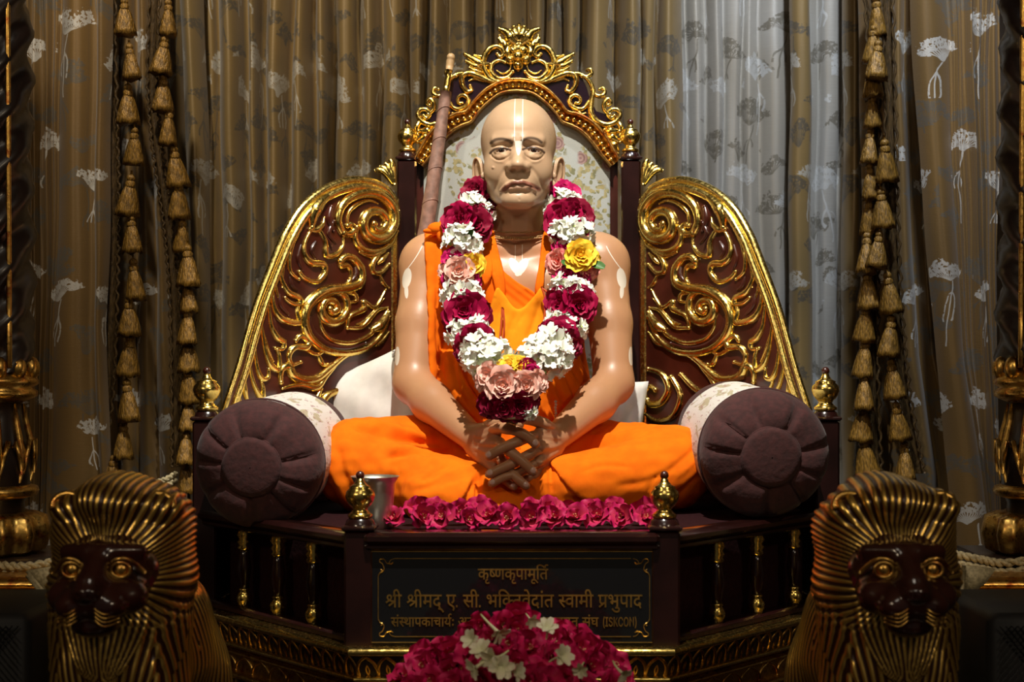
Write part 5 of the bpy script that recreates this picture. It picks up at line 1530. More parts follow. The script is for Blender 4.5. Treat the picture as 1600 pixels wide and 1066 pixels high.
KN = {-1: [(779, 671, 2.722), (782, 692, 2.712), (781, 714, 2.712), (777, 736, 2.722)], 1: [(838, 680, 2.722), (843, 700, 2.714), (841, 722, 2.714), (833, 743, 2.724)]}
for s in (-1, 1):
    for k in KN[s]:
        q = pp(*k); w0 = np.array(WR[s]) + np.array((s * -0.004, -0.002, (q[2] - WR[s][2]) * 0.35))
        ucap(B, tuple(w0), q, 0.0185, 0.0108, 0.010)
    # heel of the thumb
    tb = pp(*((768, 668, 2.735) if s < 0 else (848, 668, 2.735)))
    ucap(B, tuple(np.array(WR[s]) + (0, 0, 0.008)), tb, 0.020, 0.0125, 0.012)
BF = B.F.copy()
BV, BQ = B.mesh()
BV = relax(BV, BQ, 3, 0.5)
# tendons on the backs of the hands
BN = vnormals(BV, BQ)
px, py = topx(BV); front = (BV[:, 1] < 2.80).astype(float) * np.clip(-BN[:, 1] * 2, 0, 1)
disp = np.zeros(len(BV))
for pts in ([(738, 680), (755, 682), (776, 674)], [(738, 690), (758, 694), (778, 695)], [(738, 698), (756, 706), (776, 716)], [(880, 684), (862, 684), (842, 682)], [(878, 694), (862, 700), (846, 702)], [(876, 704), (860, 714), (844, 722)]):
    groove(pts, 2.6, -0.0016)
BV = BV + BN * disp[:, None]

# fingers: each its own tapered chain rooted inside the palm, interlaced
HDY = 0.028
FG = MB()
NL = MB()
def finger(pts, r0, r1, nail=True, up=(0, -1, 0.45), bend=()):
    Q = [P(p[0], p[1], p[2] + HDY) for p in pts]
    C = [Vector(c) for c in crom([tuple(q) for q in Q], 7)]
    m = len(C)
    L = [0.0]
    for a, b in zip(C[:-1], C[1:]): L.append(L[-1] + (b - a).length)
    tot = L[-1]
    rr = []
    for l in L:
        t = l / tot
        r = r0 + (r1 - r0) * t
        for kb in bend: r += 0.0011 * math.exp(-((t - kb) / 0.055) ** 2)
        e = (tot - l) / r1
        if e < 1: r *= math.sqrt(max(0.02, 1 - (1 - e) ** 2))
        rr.append(r)
    # denser tip
    t = (C[-1] - C[-2]).normalized()
    FG.tube(C, rr, 14)
    if nail:
        d = (C[-1] - C[-4]).normalized()
        u = Vector(up) - d * Vector(up).dot(d); u.normalize()
        c = C[-1] - d * r1 * 1.45 + u * r1 * 0.68
        sx = d.cross(u)
        R = Matrix((sx, d, u)).transposed()
        NL.ball(c, 1.0, 12, 8, 0, (r1 * 0.70, r1 * 0.95, r1 * 0.42), R)
# left-hand-side hand (his right): fingers running down to the right
finger([(762, 672, 2.752), (785, 669, 2.694), (808, 674, 2.676), (826, 684, 2.676), (841, 699, 2.682)], 0.0120, 0.0092, bend=(0.52,))
finger([(780, 692, 2.716), (788, 699, 2.698), (799, 707, 2.682), (817, 722, 2.678), (838, 742, 2.684)], 0.0112, 0.0090, bend=(0.35,))
finger([(780, 714, 2.716), (788, 727, 2.706), (798, 738, 2.697), (812, 751, 2.690), (827, 763, 2.694)], 0.0105, 0.0084, bend=(0.4,))
finger([(777, 736, 2.724), (786, 748, 2.716), (796, 756, 2.708), (808, 764, 2.704)], 0.0090, 0.0072, bend=(0.4,))
# the other hand: fingers running down to the left
finger([(838, 680, 2.724), (824, 684, 2.704), (804, 692, 2.678), (782, 702, 2.674), (758, 716, 2.684)], 0.0105, 0.0092, bend=(0.42,))
finger([(843, 702, 2.718), (830, 709, 2.704), (812, 718, 2.696), (790, 729, 2.684), (758, 744, 2.686)], 0.0108, 0.0088, bend=(0.5,))
finger([(841, 722, 2.718), (826, 730, 2.708), (806, 740, 2.698), (786, 746, 2.688), (763, 759, 2.690)], 0.0102, 0.0082, bend=(0.5,))
finger([(833, 743, 2.724), (818, 750, 2.716), (804, 757, 2.710), (794, 762, 2.707)], 0.0088, 0.0070, nail=False)
# thumbs, crossed above
finger([(748, 678, 2.795), (768, 664, 2.735), (786, 660, 2.715), (804, 661, 2.706), (818, 667, 2.704)], 0.0150, 0.0100, nail=False, bend=(0.55,))
finger([(874, 684, 2.80), (854, 666, 2.742), (838, 658, 2.722), (822, 655, 2.708), (808, 656, 2.700)], 0.0150, 0.0102, nail=False, bend=(0.55,))

# join head, body, fingers and nails into one body mesh
mb = MB()
keepH = HQ
mb.add(HV, HQ.tolist(), 0)
nH = mb.n
mb.add(BV, BQ.tolist(), 0)
FV = np.concatenate(FG.v); mb.add(FV, FG.f, 0)
NV = np.concatenate(NL.v); mb.add(NV, NL.f, 1)
# eyeballs
EB = MB()
for s in (-1, 1):
    EB.ball((hx + s * 0.0335, 2.9715, 1.8030), 0.0129, 28, 20)
mb.add(np.concatenate(EB.v), EB.f, 2)
# ear rims
ER = MB()
for s in (-1, 1):
    R = (Matrix.Rotation(s * math.radians(-32), 3, 'Z') @ Matrix.Rotation(s * math.radians(6), 3, 'Y'))
    pts = []
    for a in np.linspace(-0.35, 1.42, 20) * PI:
        p = Vector((s * 0.0035, -0.0185 * math.cos(a), 0.0335 * math.sin(a)))
        pts.append(Vector((hx + s * 0.0850, 3.060, 1.768)) + R @ p)
    ER.tube(pts, [0.0028] * 16 + [0.0028, 0.0026, 0.0022, 0.0018], 8)
    pts = [Vector((hx + s * 0.0865, 3.060, 1.768)) + R @ Vector((s * 0.001, -0.010 * math.cos(a), 0.003 + 0.021 * math.sin(a))) for a in np.linspace(-0.2, 1.0, 12) * PI]
mb.add(np.concatenate(ER.v), ER.f, 0)
mb.v = [np.concatenate(mb.v) - np.array(PO)]

def skin_material():
    m, nt, b = newmat('painted_skin')
    x, y, z = sepx(coords())          # object space: origin at PO
    x = x + PO.x; y = y + PO.y; z = z + PO.z
    n = noise(coords(), 22, 4)
    face = smooth01(z, 1.60, 1.70)
    base = mix(face, (0.47, 0.245, 0.125), (0.55, 0.385, 0.24))
    c = mix((n - 0.5) * 0.5 + 0.25, base, (0.42, 0.205, 0.10))
    # wrist and elbow blush
    c = mix(attr('lips') * 0.95, c, (0.235, 0.080, 0.052))
    c = mix(attr('brow') * 0.85, c, (0.035, 0.020, 0.016))
    # stubble speckle of the shaved scalp
    st = (noise(coords(), 650, 2, 0.6) > 0.60) * smooth01((x - 0.002).abs(), 0.040, 0.060) * (z > 1.825) * (z < 1.895) * smooth01(noise(coords(), 45, 2), 0.42, 0.6)
    c = mix(st * 0.40, c, (0.20, 0.12, 0.08))
    # tilak
    xx = (x - 0.0035).abs()
    fr = (y < 3.07)
    t1 = ((xx - 0.0083).abs() < 0.00095) * (z > 1.8225) * (z < 1.925) * fr
    arc = (((xx * xx + (z - 1.8225) * (z - 1.8225)).sqrt() - 0.0083).abs() < 0.0010) * (z < 1.8232) * fr * (z > 1.80)
    leaf = (xx * xx < (z - 1.7885) * 0.0021) * (xx < 0.0078) * (z < 1.8205) * (z > 1.7885) * (y < 2.97)
    wh = xmax(xmax(t1, arc), leaf)
    def ell(cx, cz, a, bb, ang, cond):
        ca, sa = math.cos(ang), math.sin(ang)
        u = (x - cx) * ca + (z - cz) * sa; v = (z - cz) * ca - (x - cx) * sa
        return ((u * u) * (1 / a ** 2) + (v * v) * (1 / bb ** 2) < 1.0) * cond
    cf = (y < 3.06)
    ch = xmax(ell(-0.004, 1.564, 0.010, 0.022, 0.55, cf), ell(0.009, 1.563, 0.010, 0.022, -0.55, cf))
    cl = ((((x - 0.003).abs()) - 0.0075).abs() < 0.0008) * (z > 1.575) * (z < 1.612) * cf
    arms = None
    for s, sx in ((-1, SH[-1][0]), (1, SH[1][0])):
        side = (y < SH[1][1] + 0.02)
        e = ell(sx + s * 0.040, 1.541, 0.0105, 0.022, s * 0.15, side)
        e2 = ell(sx + s * 0.040, 1.513, 0.0045, 0.016, s * -0.10, side)
        ln = (((x - (sx + s * 0.040)) * s + (z - 1.56) * 0.9 - (z - 1.56) * (z - 1.56) * 5.0).abs() < 0.0012) * (z > 1.558) * (z < 1.61) * side
        e = xmax(xmax(e, e2), ln)
        arms = e if arms is None else xmax(arms, e)
    ebx = xmax(ell(-0.252, 1.375, 0.006, 0.020, 0.0, y < 3.05), ell(0.240, 1.375, 0.006, 0.020, 0.0, y < 3.05))
    wh = xmax(xmax(xmax(wh, ch), cl), xmax(arms, ebx))
    c = mix(wh * 0.85, c, (0.80, 0.76, 0.66))
    c = mix(attr('lash') * 0.9, c, (0.03, 0.012, 0.010))
    setp(b, col=c, rough=0.40, coat=0.05, coatr=0.25, sub=0.03, spec=0.45)
    b.inputs['Subsurface Radius'].default_value = (0.01, 0.004, 0.002)
    b.inputs['Subsurface Scale'].default_value = 0.4
    bump(b, noise(coords(), 180, 3), 0.05, 0.002)
    M['skin'] = m
skin_material()
def eye_material():
    m, nt, b = newmat('painted_eye')
    x, y, z = sepx(coords())
    x = x + PO.x; z = z + PO.z
    dx = xmin((x + 0.0325).abs(), (x - 0.0350).abs())
    dz = z - 1.8036
    r = (dx * dx + dz * dz).sqrt()
    c = mix(r < 0.0062, (0.46, 0.37, 0.31), (0.030, 0.012, 0.008))
    c = mix(r < 0.0028, c, (0.004, 0.003, 0.003))
    setp(b, col=c, rough=0.15)
    M['eye'] = m
eye_material()
simple('fingernail', (0.72, 0.50, 0.42), 0.25, coat=0.5, coatr=0.1)
V = mb.v[0]
body = mesh_from('body', V, mb.f, [M['skin'], M['fingernail'], M['eye']], person, None, mb.m)
for k, a in HC.items():
    at = body.data.attributes.new(k, 'FLOAT', 'POINT')
    full = np.zeros(len(V), np.float32); full[:nH] = a
    at.data.foreach_set('value', full)

# --- cloth
def polysd(F, pts, d_ref=None):
    """signed distance (m) of each grid point to a shape outlined in the photograph's view"""
    k = FPX / F.y
    gx = (VPX + (F.x - CAMX) * k) + 0 * F.z
    gy = (VPY - (F.z - CAMZ) * k) + 0 * F.x
    C = crom(pts, 4, True)
    out = np.empty(gx.shape, np.float32)
    # measure on a coarse pixel raster, then look up
    x0, x1, y0, y1 = int(gx.min()) - 2, int(gx.max()) + 3, int(gy.min()) - 2, int(gy.max()) + 3
    RX, RY_ = np.meshgrid(np.arange(x0, x1, 1.5), np.arange(y0, y1, 1.5), indexing='ij')
    dd, _ = dist_poly(RX, RY_, C, True)
    dd = np.where(inside_poly(RX, RY_, C), -dd, dd)
    fx = (gx - x0) / 1.5; fy = (gy - y0) / 1.5
    ix_, iy_ = fx.astype(int), fy.astype(int)
    ix_ = np.clip(ix_, 0, dd.shape[0] - 2); iy_ = np.clip(iy_, 0, dd.shape[1] - 2)
    tx, ty = fx - ix_, fy - iy_
    v = dd[ix_, iy_] * (1 - tx) * (1 - ty) + dd[ix_ + 1, iy_] * tx * (1 - ty) + dd[ix_, iy_ + 1] * (1 - tx) * ty + dd[ix_ + 1, iy_ + 1] * tx * ty
    return (v * 0.0013).astype(np.float32)
def cloth(name, F, SD, mat, folds=(), wr=0.0012, seed=1, it=3, parent=person):
    global px, py, disp, front
    V, Q = surface_nets(SD, F.lo, F.h)
    V = relax(V, Q, it, 0.5)
    N = vnormals(V, Q)
    px, py = topx(V)
    front = np.clip(-N[:, 1] * 2.2 + 0.25, 0, 1)
    disp = np.zeros(len(V))
    for pts, w_, dep in folds: groove(pts, w_, dep)
    disp += wr * vnoise(V * np.array((1, 1, 1.4)), 22, seed) + wr * 0.45 * vnoise(V, 55, seed + 1)
    V = relax(V + N * disp[:, None], Q, 2, 0.5)
    return mesh_from(name, V - np.array(PO), Q, mat, parent)
T0 = Field(B.lo, (0.290, 3.24, 1.70), 0.0036)
tor = T0.F
# torso alone (no arms) so that cloth hugs the trunk
uell(T0, (bx, 3.105, 1.50), (0.160, 0.105, 0.155), 0.0)
uell(T0, (bx, 3.085, 1.30), (0.160, 0.125, 0.19), 0.05)
uell(T0, (bx, 3.10, 1.17), (0.185, 0.14, 0.11), 0.05)
S2(lambda s: uell(T0, (bx + s * 0.075, 3.045, 1.525), (0.075, 0.052, 0.055), 0.035))
ucap(T0, (0, 3.095, 1.60), (0, 3.095, 1.68), 0.060, 0.050, 0.03)
S2(lambda s: ucap(T0, (bx + s * 0.03, 3.10, 1.648), (bx + s * 0.165, 3.095, 1.600), 0.036, 0.042, 0.035))
S2(lambda s: ucap(T0, (bx + s * 0.025, 3.030, 1.605), (bx + s * 0.15, 3.060, 1.612), 0.011, 0.012, 0.02))
tor = T0.F
wrap = [(745, 352), (766, 350), (776, 402), (792, 428), (820, 448), (852, 468), (884, 496), (912, 502), (930, 500), (940, 560), (955, 700), (880, 740), (720, 740), (655, 700), (650, 600), (650, 470), (655, 372), (690, 345)]
SDw = np.maximum(tor - 0.007, polysd(T0, wrap))
fw = [([(770, 412), (800, 440), (840, 470), (880, 505)], 2.2, 0.0035), ([(768, 425), (800, 452), (838, 482), (870, 512)], 2.2, 0.0035), ([(765, 440), (800, 466), (830, 490)], 2.2, 0.0035), ([(775, 402), (805, 431), (850, 461), (888, 492)], 2.0, 0.003),
      ([(868, 600), (880, 630), (900, 690)], 3.5, 0.006), ([(876, 570), (900, 620), (925, 685)], 3, 0.006), ([(885, 560), (915, 610), (938, 665)], 3, 0.006), ([(900, 540), (925, 590), (945, 640)], 3, 0.005), ([(905, 515), (930, 550), (940, 590)], 2.5, 0.004), ([(862, 620), (868, 650), (880, 690)], 3, 0.005)]
cloth('chest_wrap', T0, SDw, M['saffron_cloth'], fw, 0.0012, 3)
strip = [(663, 372), (672, 356), (690, 346), (712, 346), (735, 352), (758, 352), (770, 400), (765, 440), (735, 470), (716, 520), (722, 580), (745, 620), (775, 655), (800, 680), (815, 720), (735, 720), (700, 680), (684, 640), (671, 590), (668, 480)]
SDs = np.maximum(np.minimum(tor - 0.017 - np.clip((1.44 - T0.z) * 0.25, 0, 0.022), BF - 0.010 + np.clip(2.975 - T0.y, 0, 1) * 0.9 + np.clip(1.345 - T0.z, 0, 1) * 0.5), polysd(T0, strip))
# the strip also has to clear the front of the upper arm
cloth('shoulder_shawl', T0, SDs, M['saffron_cloth'], [([(700, 360), (702, 450), (705, 540), (716, 610), (745, 660)], 4, 0.007), ([(685, 380), (684, 460), (686, 560), (700, 620)], 3, 0.005), ([(725, 520), (728, 580), (750, 640), (785, 680)], 4, 0.006), ([(745, 362), (735, 420), (722, 470)], 3, 0.005), ([(692, 600), (712, 650), (740, 700)], 3, 0.004)], 0.0018, 9)
bib = [(774, 452), (786, 458), (808, 484), (832, 466), (846, 448), (853, 474), (858, 508), (850, 548), (812, 562), (786, 556), (760, 524)]
SDb = np.maximum(tor - 0.020, polysd(T0, bib))
bb = cloth('bead_bag', T0, SDb, M['saffron_lit'], [([(808, 484), (795, 520), (788, 548)], 3, 0.005), ([(780, 470), (779, 500), (776, 530)], 2.5, 0.004), ([(844, 470), (836, 500), (820, 540)], 4, 0.005), ([(828, 480), (812, 500), (800, 520)], 2, 0.003)], 0.001, 5)
s1 = [(760, 346), (768, 346), (777, 385), (787, 425), (790, 462), (776, 462), (766, 420), (757, 375)]
s2_ = [(852, 358), (862, 374), (861, 392), (852, 420), (849, 452), (838, 462), (836, 448), (843, 410), (846, 380)]
SDt = np.minimum(np.maximum(tor - 0.015, polysd(T0, s1)), np.maximum(tor - 0.015, polysd(T0, s2_)))
cloth('bag_strap', T0, SDt, M['saffron_cloth'], [([(766, 352), (774, 400), (783, 455)], 2, 0.004), ([(857, 372), (850, 410), (843, 452)], 2, 0.004)], 0.001, 6)
# knot on the shoulder, cord with red tassels beside the bag
mb = MB()
for (x, y, d, r, a, b, c_) in ((684, 357, 3.02, 0.017, 1.3, 0.8, 0.8), (675, 361, 3.02, 0.013, 1.5, 0.7, 0.5), (695, 352, 3.03, 0.014, 1.0, 0.8, 1.1), (688, 366, 3.015, 0.010, 0.8, 0.7, 1.5)):
    mb.ball(P(x, y, d), r, 14, 10, 0, (a, b, c_))
mb.v = [np.concatenate(mb.v) - np.array(PO)]
mb.build('shoulder_knot', M['saffron_cloth'], person)
simple('red_cord', (0.62, 0.09, 0.02), 0.7)
for k, pts in enumerate(([(846, 448), (852, 470), (850, 500)], [(846, 450), (858, 462), (856, 486), (861, 510)], [(785, 480), (783, 510), (779, 545)], [(786, 482), (788, 510), (784, 540)])):
    if k % 2 == 0: mb = MB()
    mb.tube([P(x, y, 2.955) - PO for x, y in crom(pts, 6)], 0.0022, 6)
    if k % 2: mb.build('bag_cord', M['red_cord'], person)
del T0, tor

D = Field((-0.43, 2.56, 1.045), (0.42, 3.26, 1.30), 0.0040)
uell(D, (0.0, 3.05, 1.13), (0.21, 0.17, 0.075), 0.0)
# his right leg (left in the picture) and his left leg
ucap(D, (-0.09, 3.07, 1.165), (-0.322, 2.888, 1.166), 0.088, 0.083, 0.03)
ucap(D, (-0.325, 2.852, 1.146), (-0.07, 2.785, 1.110), 0.076, 0.052, 0.03)
ucap(D, (-0.30, 2.88, 1.12), (-0.14, 2.775, 1.105), 0.07, 0.052, 0.02)
ucap(D, (0.09, 3.07, 1.160), (0.314, 2.890, 1.152), 0.085, 0.080, 0.03)
ucap(D, (0.315, 2.852, 1.140), (0.06, 2.785, 1.112), 0.072, 0.052, 0.03)
uell(D, (-0.01, 2.92, 1.120), (0.15, 0.12, 0.046), 0.03)
# the drape falling between the shins
ucap(D, (-0.080, 2.790, 1.110), (0.02, 2.790, 1.110), 0.040, 0.040, 0.02)
uell(D, (-0.045, 2.755, 1.072), (0.076, 0.045, 0.046), 0.012)
ucap(D, (-0.17, 2.750, 1.100), (-0.11, 2.745, 1.095), 0.052, 0.048, 0.012)
S = D
flap = [(846, 700), (868, 682), (960, 676), (1060, 664), (1104, 690), (1106, 722), (1062, 764), (1008, 788), (958, 794), (905, 778), (872, 742)]
SDf = np.maximum(D.F - 0.0075, polysd(D, flap) + 0.0)
SDf = np.where(D.y < 2.97, SDf, 1.0).astype(np.float32)
fd = [([(548, 664), (590, 676), (640, 688), (700, 700)], 5.2, 0.0130), ([(570, 661), (620, 670), (680, 690)], 6.5, -0.0085), ([(600, 718), (630, 707), (660, 704), (712, 710)], 4.7, 0.0136), ([(600, 705), (650, 697), (700, 704)], 5.2, -0.0068),
      ([(655, 752), (680, 738), (708, 724)], 4.5, 0.0068), ([(640, 770), (680, 756), (730, 742)], 6.5, 0.0051), ([(710, 800), (726, 770), (740, 740)], 3.4, -0.0068), ([(716, 800), (733, 770), (748, 738)], 3.1, 0.0085), ([(746, 806), (748, 770), (750, 735)], 3.4, 0.0136),
      ([(506, 700), (503, 745), (540, 806)], 5.2, 0.0085), ([(530, 700), (540, 750), (575, 800)], 5.2, 0.0051), ([(520, 700), (522, 745), (560, 805)], 5.2, -0.0051), ([(860, 720), (862, 770), (866, 806)], 3.4, 0.0102), ([(768, 770), (766, 790), (764, 806)], 3.9, 0.0034), ([(850, 700), (842, 740), (846, 806)], 3.9, 0.0068),
      ([(880, 775), (930, 792), (1000, 800), (1060, 775)], 6.5, 0.0102), ([(620, 740), (600, 760), (580, 790)], 6.5, 0.0051)]
dh = cloth('dhoti', D, D.F, M['saffron_cloth'], fd, 0.0030, 12, 3)
cloth('dhoti_flap', D, SDf, M['saffron_cloth'], [([(905, 740), (940, 728), (990, 730)], 3.5, 0.003), ([(960, 760), (1010, 752), (1060, 730)], 3.5, 0.003), ([(1040, 740), (1070, 715), (1096, 690)], 3, 0.005), ([(1055, 748), (1084, 722), (1102, 700)], 3, -0.004), ([(880, 722), (925, 716), (960, 704)], 4, 0.003), ([(930, 700), (990, 690), (1060, 684)], 5, 0.003), ([(1010, 785), (1018, 755), (1040, 735)], 2.5, 0.003)], 0.0014, 15, 3, dh)
del D, B

# neck beads: three wooden strands, and the white bead string
for k, (zc, a, b, dz, off) in enumerate(((1.640, 0.064, 0.062, 0.020, 0.0), (1.634, 0.067, 0.067, 0.024, 0.3), (1.628, 0.072, 0.072, 0.022, 0.6))):
    mb = MB()
    n = 110
    for i in range(n):
        t = 2 * PI * (i + off) / n
        fr_ = 0.5 - 0.5 * math.sin(t)      # 1 at front
        p = Vector((-0.002 + a * math.cos(t), 3.086 + b * math.sin(t) * 1.02 - 0.010 * fr_, zc + 0.024 - dz * fr_ * 1.35))
        mb.ball(p - PO, 0.00245, 7, 5)
    mb.build('neck_beads', M['brass_bead'], person)
simple('white_bead', (0.75, 0.72, 0.68), 0.35)
mb = MB()
for i in range(9):
    mb.ball(P(868 + 0.5 * math.sin(i * 2), 628 + i * 4.6, 2.925) - PO, 0.0033 - 0.0002 * (i % 2), 10, 7)
mb.build('prayer_beads', M['white_bead'], person)
# ---------------------------------------------------------------- flowers
def petal_grid(L, W, cup, curl, n=5, m=5, ruff=0.0, seed=0, notch=0.0):
    """a petal from the origin outwards along +x, opening upwards (+z); returns grid and base-to-tip parameter"""
    rs = random.Random(seed)
    G = []; Tt = []
    ph = rs.random() * 6
    for i in range(n):
        t = i / (n - 1)
        wd = W * (math.sin(PI * (0.10 + 0.78 * t)) ** 0.7)
        row = []; tr = []
        for j in range(m):
            s = -1 + 2 * j / (m - 1)
            x = L * t * (1 - notch * (s * s) * t)
            y = wd * s
            z = cup * L * (t ** 1.3) + 0.35 * wd * s * s * (1 - curl * t) - curl * L * 0.5 * max(0, t - 0.6) ** 1.2
            z += ruff * L * math.sin(3.2 * s + ph) * t * t
            row.append((x, y, z)); tr.append(t)
        G.append(row); Tt.append(tr)
    return np.array(G), np.array(Tt)
class FB(MB):
    def __init__(s):
        super().__init__(); s.t = []
    def petal(s, G, Tt, Mx, tmul=1.0, tadd=0.0, mi=0):
        V = G.reshape(-1, 3)
        V = (np.array(Mx.to_3x3()) @ V.T).T + np.array(Mx.to_translation())
        s.grid(V.reshape(G.shape), mi)
        s.t.extend((Tt.ravel() * tmul + tadd).tolist())
        return s
    def extra(s, n, val=0.0):
        s.t.extend([val] * n)
    def mesh(s, name, mats):
        me = bpy.data.meshes.new(name)
        me.from_pydata(np.concatenate(s.v).tolist(), [], s.f)
        for m in mats: me.materials.append(m)
        me.polygons.foreach_set('material_index', s.m)
        me.polygons.foreach_set('use_smooth', [True] * len(me.polygons))
        at = me.attributes.new('t', 'FLOAT', 'POINT'); at.data.foreach_set('value', s.t)
        me.update()
        return me

def rose_mesh(name, mat, seed, R=1.0, open_=1.0, layers=((3, .26, 1.35), (4, .42, 1.15), (5, .62, .85), (6, .82, .55), (7, 1.0, .22))):
    """garden rose seen from above, axis +z, radius about R"""
    rs = random.Random(seed)
    F = FB()
    for li, (n, rad, tilt) in enumerate(layers):
        for k in range(n):
            a = 2 * PI * (k + 0.5 * li + rs.uniform(-.15, .15)) / n
            L = rad * R * rs.uniform(0.92, 1.1)
            W = L * (0.62 if li > 1 else 0.75) * rs.uniform(.9, 1.1)
            G, Tt = petal_grid(L, W, 0.15, 0.55 + 0.2 * rs.random(), 6, 7, 0.10, rs.random())
            # lean up by tilt
            Mx = Matrix.Rotation(a, 4, 'Z') @ Matrix.Rotation(-tilt * open_ * rs.uniform(.9, 1.1), 4, 'Y')
            Mx = Matrix.Rotation(a, 4, 'Z') @ Matrix.Translation((0.05 * R + 0.08 * R * li / 4, 0, -0.08 * R * li + 0.12 * R)) @ Matrix.Rotation(-tilt * rs.uniform(.9, 1.1), 4, 'Y') @ Matrix.Rotation(rs.uniform(-.25, .25), 4, 'X')
            F.petal(G, Tt, Mx)
    a = F.n
    F.ball((0, 0, 0.10 * R), 0.22 * R, 8, 5, 0, (1, 1, 1.2)); F.extra(F.n - a, 0.0)
    a = F.n
    F.ball((0, 0, -0.28 * R), 0.30 * R, 8, 5, 1, (1, 1, .9)); F.extra(F.n - a, 0.0)
    return F.mesh(name, [mat, M['green_leaf']])
def open_mesh(name, mat, seed, R=1.0):
    """loose double flower with pale heart and stamens"""
    rs = random.Random(seed)
    F = FB()
    for li, (n, rad, tilt) in enumerate(((4, .62, .95), (5, 1.0, .5))):
        for k in range(n):
            a = 2 * PI * (k + 0.5 * li + rs.uniform(-.2, .2)) / n
            L = rad * R * rs.uniform(.85, 1.1)
            G, Tt = petal_grid(L, L * .62, .12, .5, 7, 8, 0.14, rs.random(), .10)
            Mx = Matrix.Rotation(a, 4, 'Z') @ Matrix.Translation((0.03 * R, 0, -0.06 * R * li)) @ Matrix.Rotation(-tilt * rs.uniform(.7, 1.25), 4, 'Y') @ Matrix.Rotation(rs.uniform(-.4, .4), 4, 'X')
            F.petal(G, Tt, Mx)
    for k in range(9):
        a = rs.random() * 6.28; b = F.n
        q = (0.13 * R * math.cos(a), 0.13 * R * math.sin(a), 0.30 * R)
        F.tube([(0, 0, 0), q], 0.012 * R, 4, 1); F.extra(F.n - b, 0.0)
        b = F.n; F.ball(q, 0.028 * R, 6, 4, 1); F.extra(F.n - b, 0.0)
    b = F.n; F.ball((0, 0, -0.12 * R), 0.22 * R, 8, 5, 0); F.extra(F.n - b, 0.6)
    return F.mesh(name, [mat, M['stamen']])
def floret(F, Mx, R, seed, tube_l=1.5, npet=6):
    rs = random.Random(seed)
    for k in range(npet):
        G, Tt = petal_grid(R, R * .34, .10, .35, 5, 5, .05, rs.random())
        F.petal(G, Tt, Mx @ Matrix.Rotation(2 * PI * k / npet + rs.uniform(-.1, .1), 4, 'Z') @ Matrix.Rotation(-rs.uniform(.15, .6), 4, 'Y'), 0.6, 0.4)
    b = F.n
    pts = [Mx @ Vector((0.12 * R * math.sin(2.2 * t) * tube_l, 0, -R * tube_l * t)) for t in np.linspace(-0.05, 1, 5)]
    F.tube(pts, [0.16 * R, 0.14 * R, 0.10 * R, 0.09 * R, 0.07 * R], 7, 0)
    F.t.extend(np.repeat([0.6, 0.5, 0.35, 0.2, 0.0], 7).tolist())
def tuberose_mesh(name, seed, n=11, R=1.0, mat='tuberose', spread=1.0):
    """a bunch of starry florets, axis +z, cluster radius about R"""
    rs = random.Random(seed)
    F = FB()
    for k in range(n):
        th = math.acos(1 - (k + .5) / n * 1.05); ph = k * 2.39996 + rs.random() * .5
        d = Vector((math.sin(th) * math.cos(ph), math.sin(th) * math.sin(ph), math.cos(th)))
        c = Vector((d.x, d.y, d.z * .62)) * R * .72
        q = Vector((0, 0, 1)).rotation_difference((d + Vector((rs.uniform(-.3, .3), rs.uniform(-.3, .3), .2))).normalized()).to_matrix().to_4x4()
        floret(F, Matrix.Translation(c) @ q @ Matrix.Rotation(rs.random() * 6, 4, 'Z'), R * rs.uniform(.56, .72), rs.random(), 1.0)
    for k in range(3):
        a = rs.random() * 6.28
        b = F.n
        F.ball((math.cos(a) * .5 * R, math.sin(a) * .5 * R, .35 * R), .10 * R, 8, 5, 1, (1, 1, 1.8)); F.extra(F.n - b, 0.0)
    b = F.n; F.ball((0, 0, 0), R * .5, 10, 6, 0, (1, 1, .6)); F.extra(F.n - b, 0.3)
    return F.mesh(name, [M[mat], M['green_bud']])

RM = {}
for nm, mt in (('crimson', 'rose_crimson'), ('deep', 'rose_deep'), ('magenta', 'rose_magenta'), ('pink', 'rose_pink'), ('coral', 'rose_coral'), ('yellow', 'rose_yellow')):
    RM[nm] = [rose_mesh('rose', M[mt], s * 7 + 1) for s in range(2)]
TU = [tuberose_mesh('tuberose_cluster', 5 + s, 8) for s in range(3)]

def put(name, me, parent, p, r, axis, spin=0.0, sq=1.0):
    o = bpy.data.objects.new(name, me); COL.objects.link(o)
    if parent is not None: o.parent = parent
    q = Vector((0, 0, 1)).rotation_difference(Vector(axis).normalized()).to_matrix().to_4x4()
    o.matrix_basis = Matrix.Translation(p) @ q @ Matrix.Rotation(spin, 4, 'Z') @ Matrix.Diagonal((r, r, r * sq, 1))
    return o

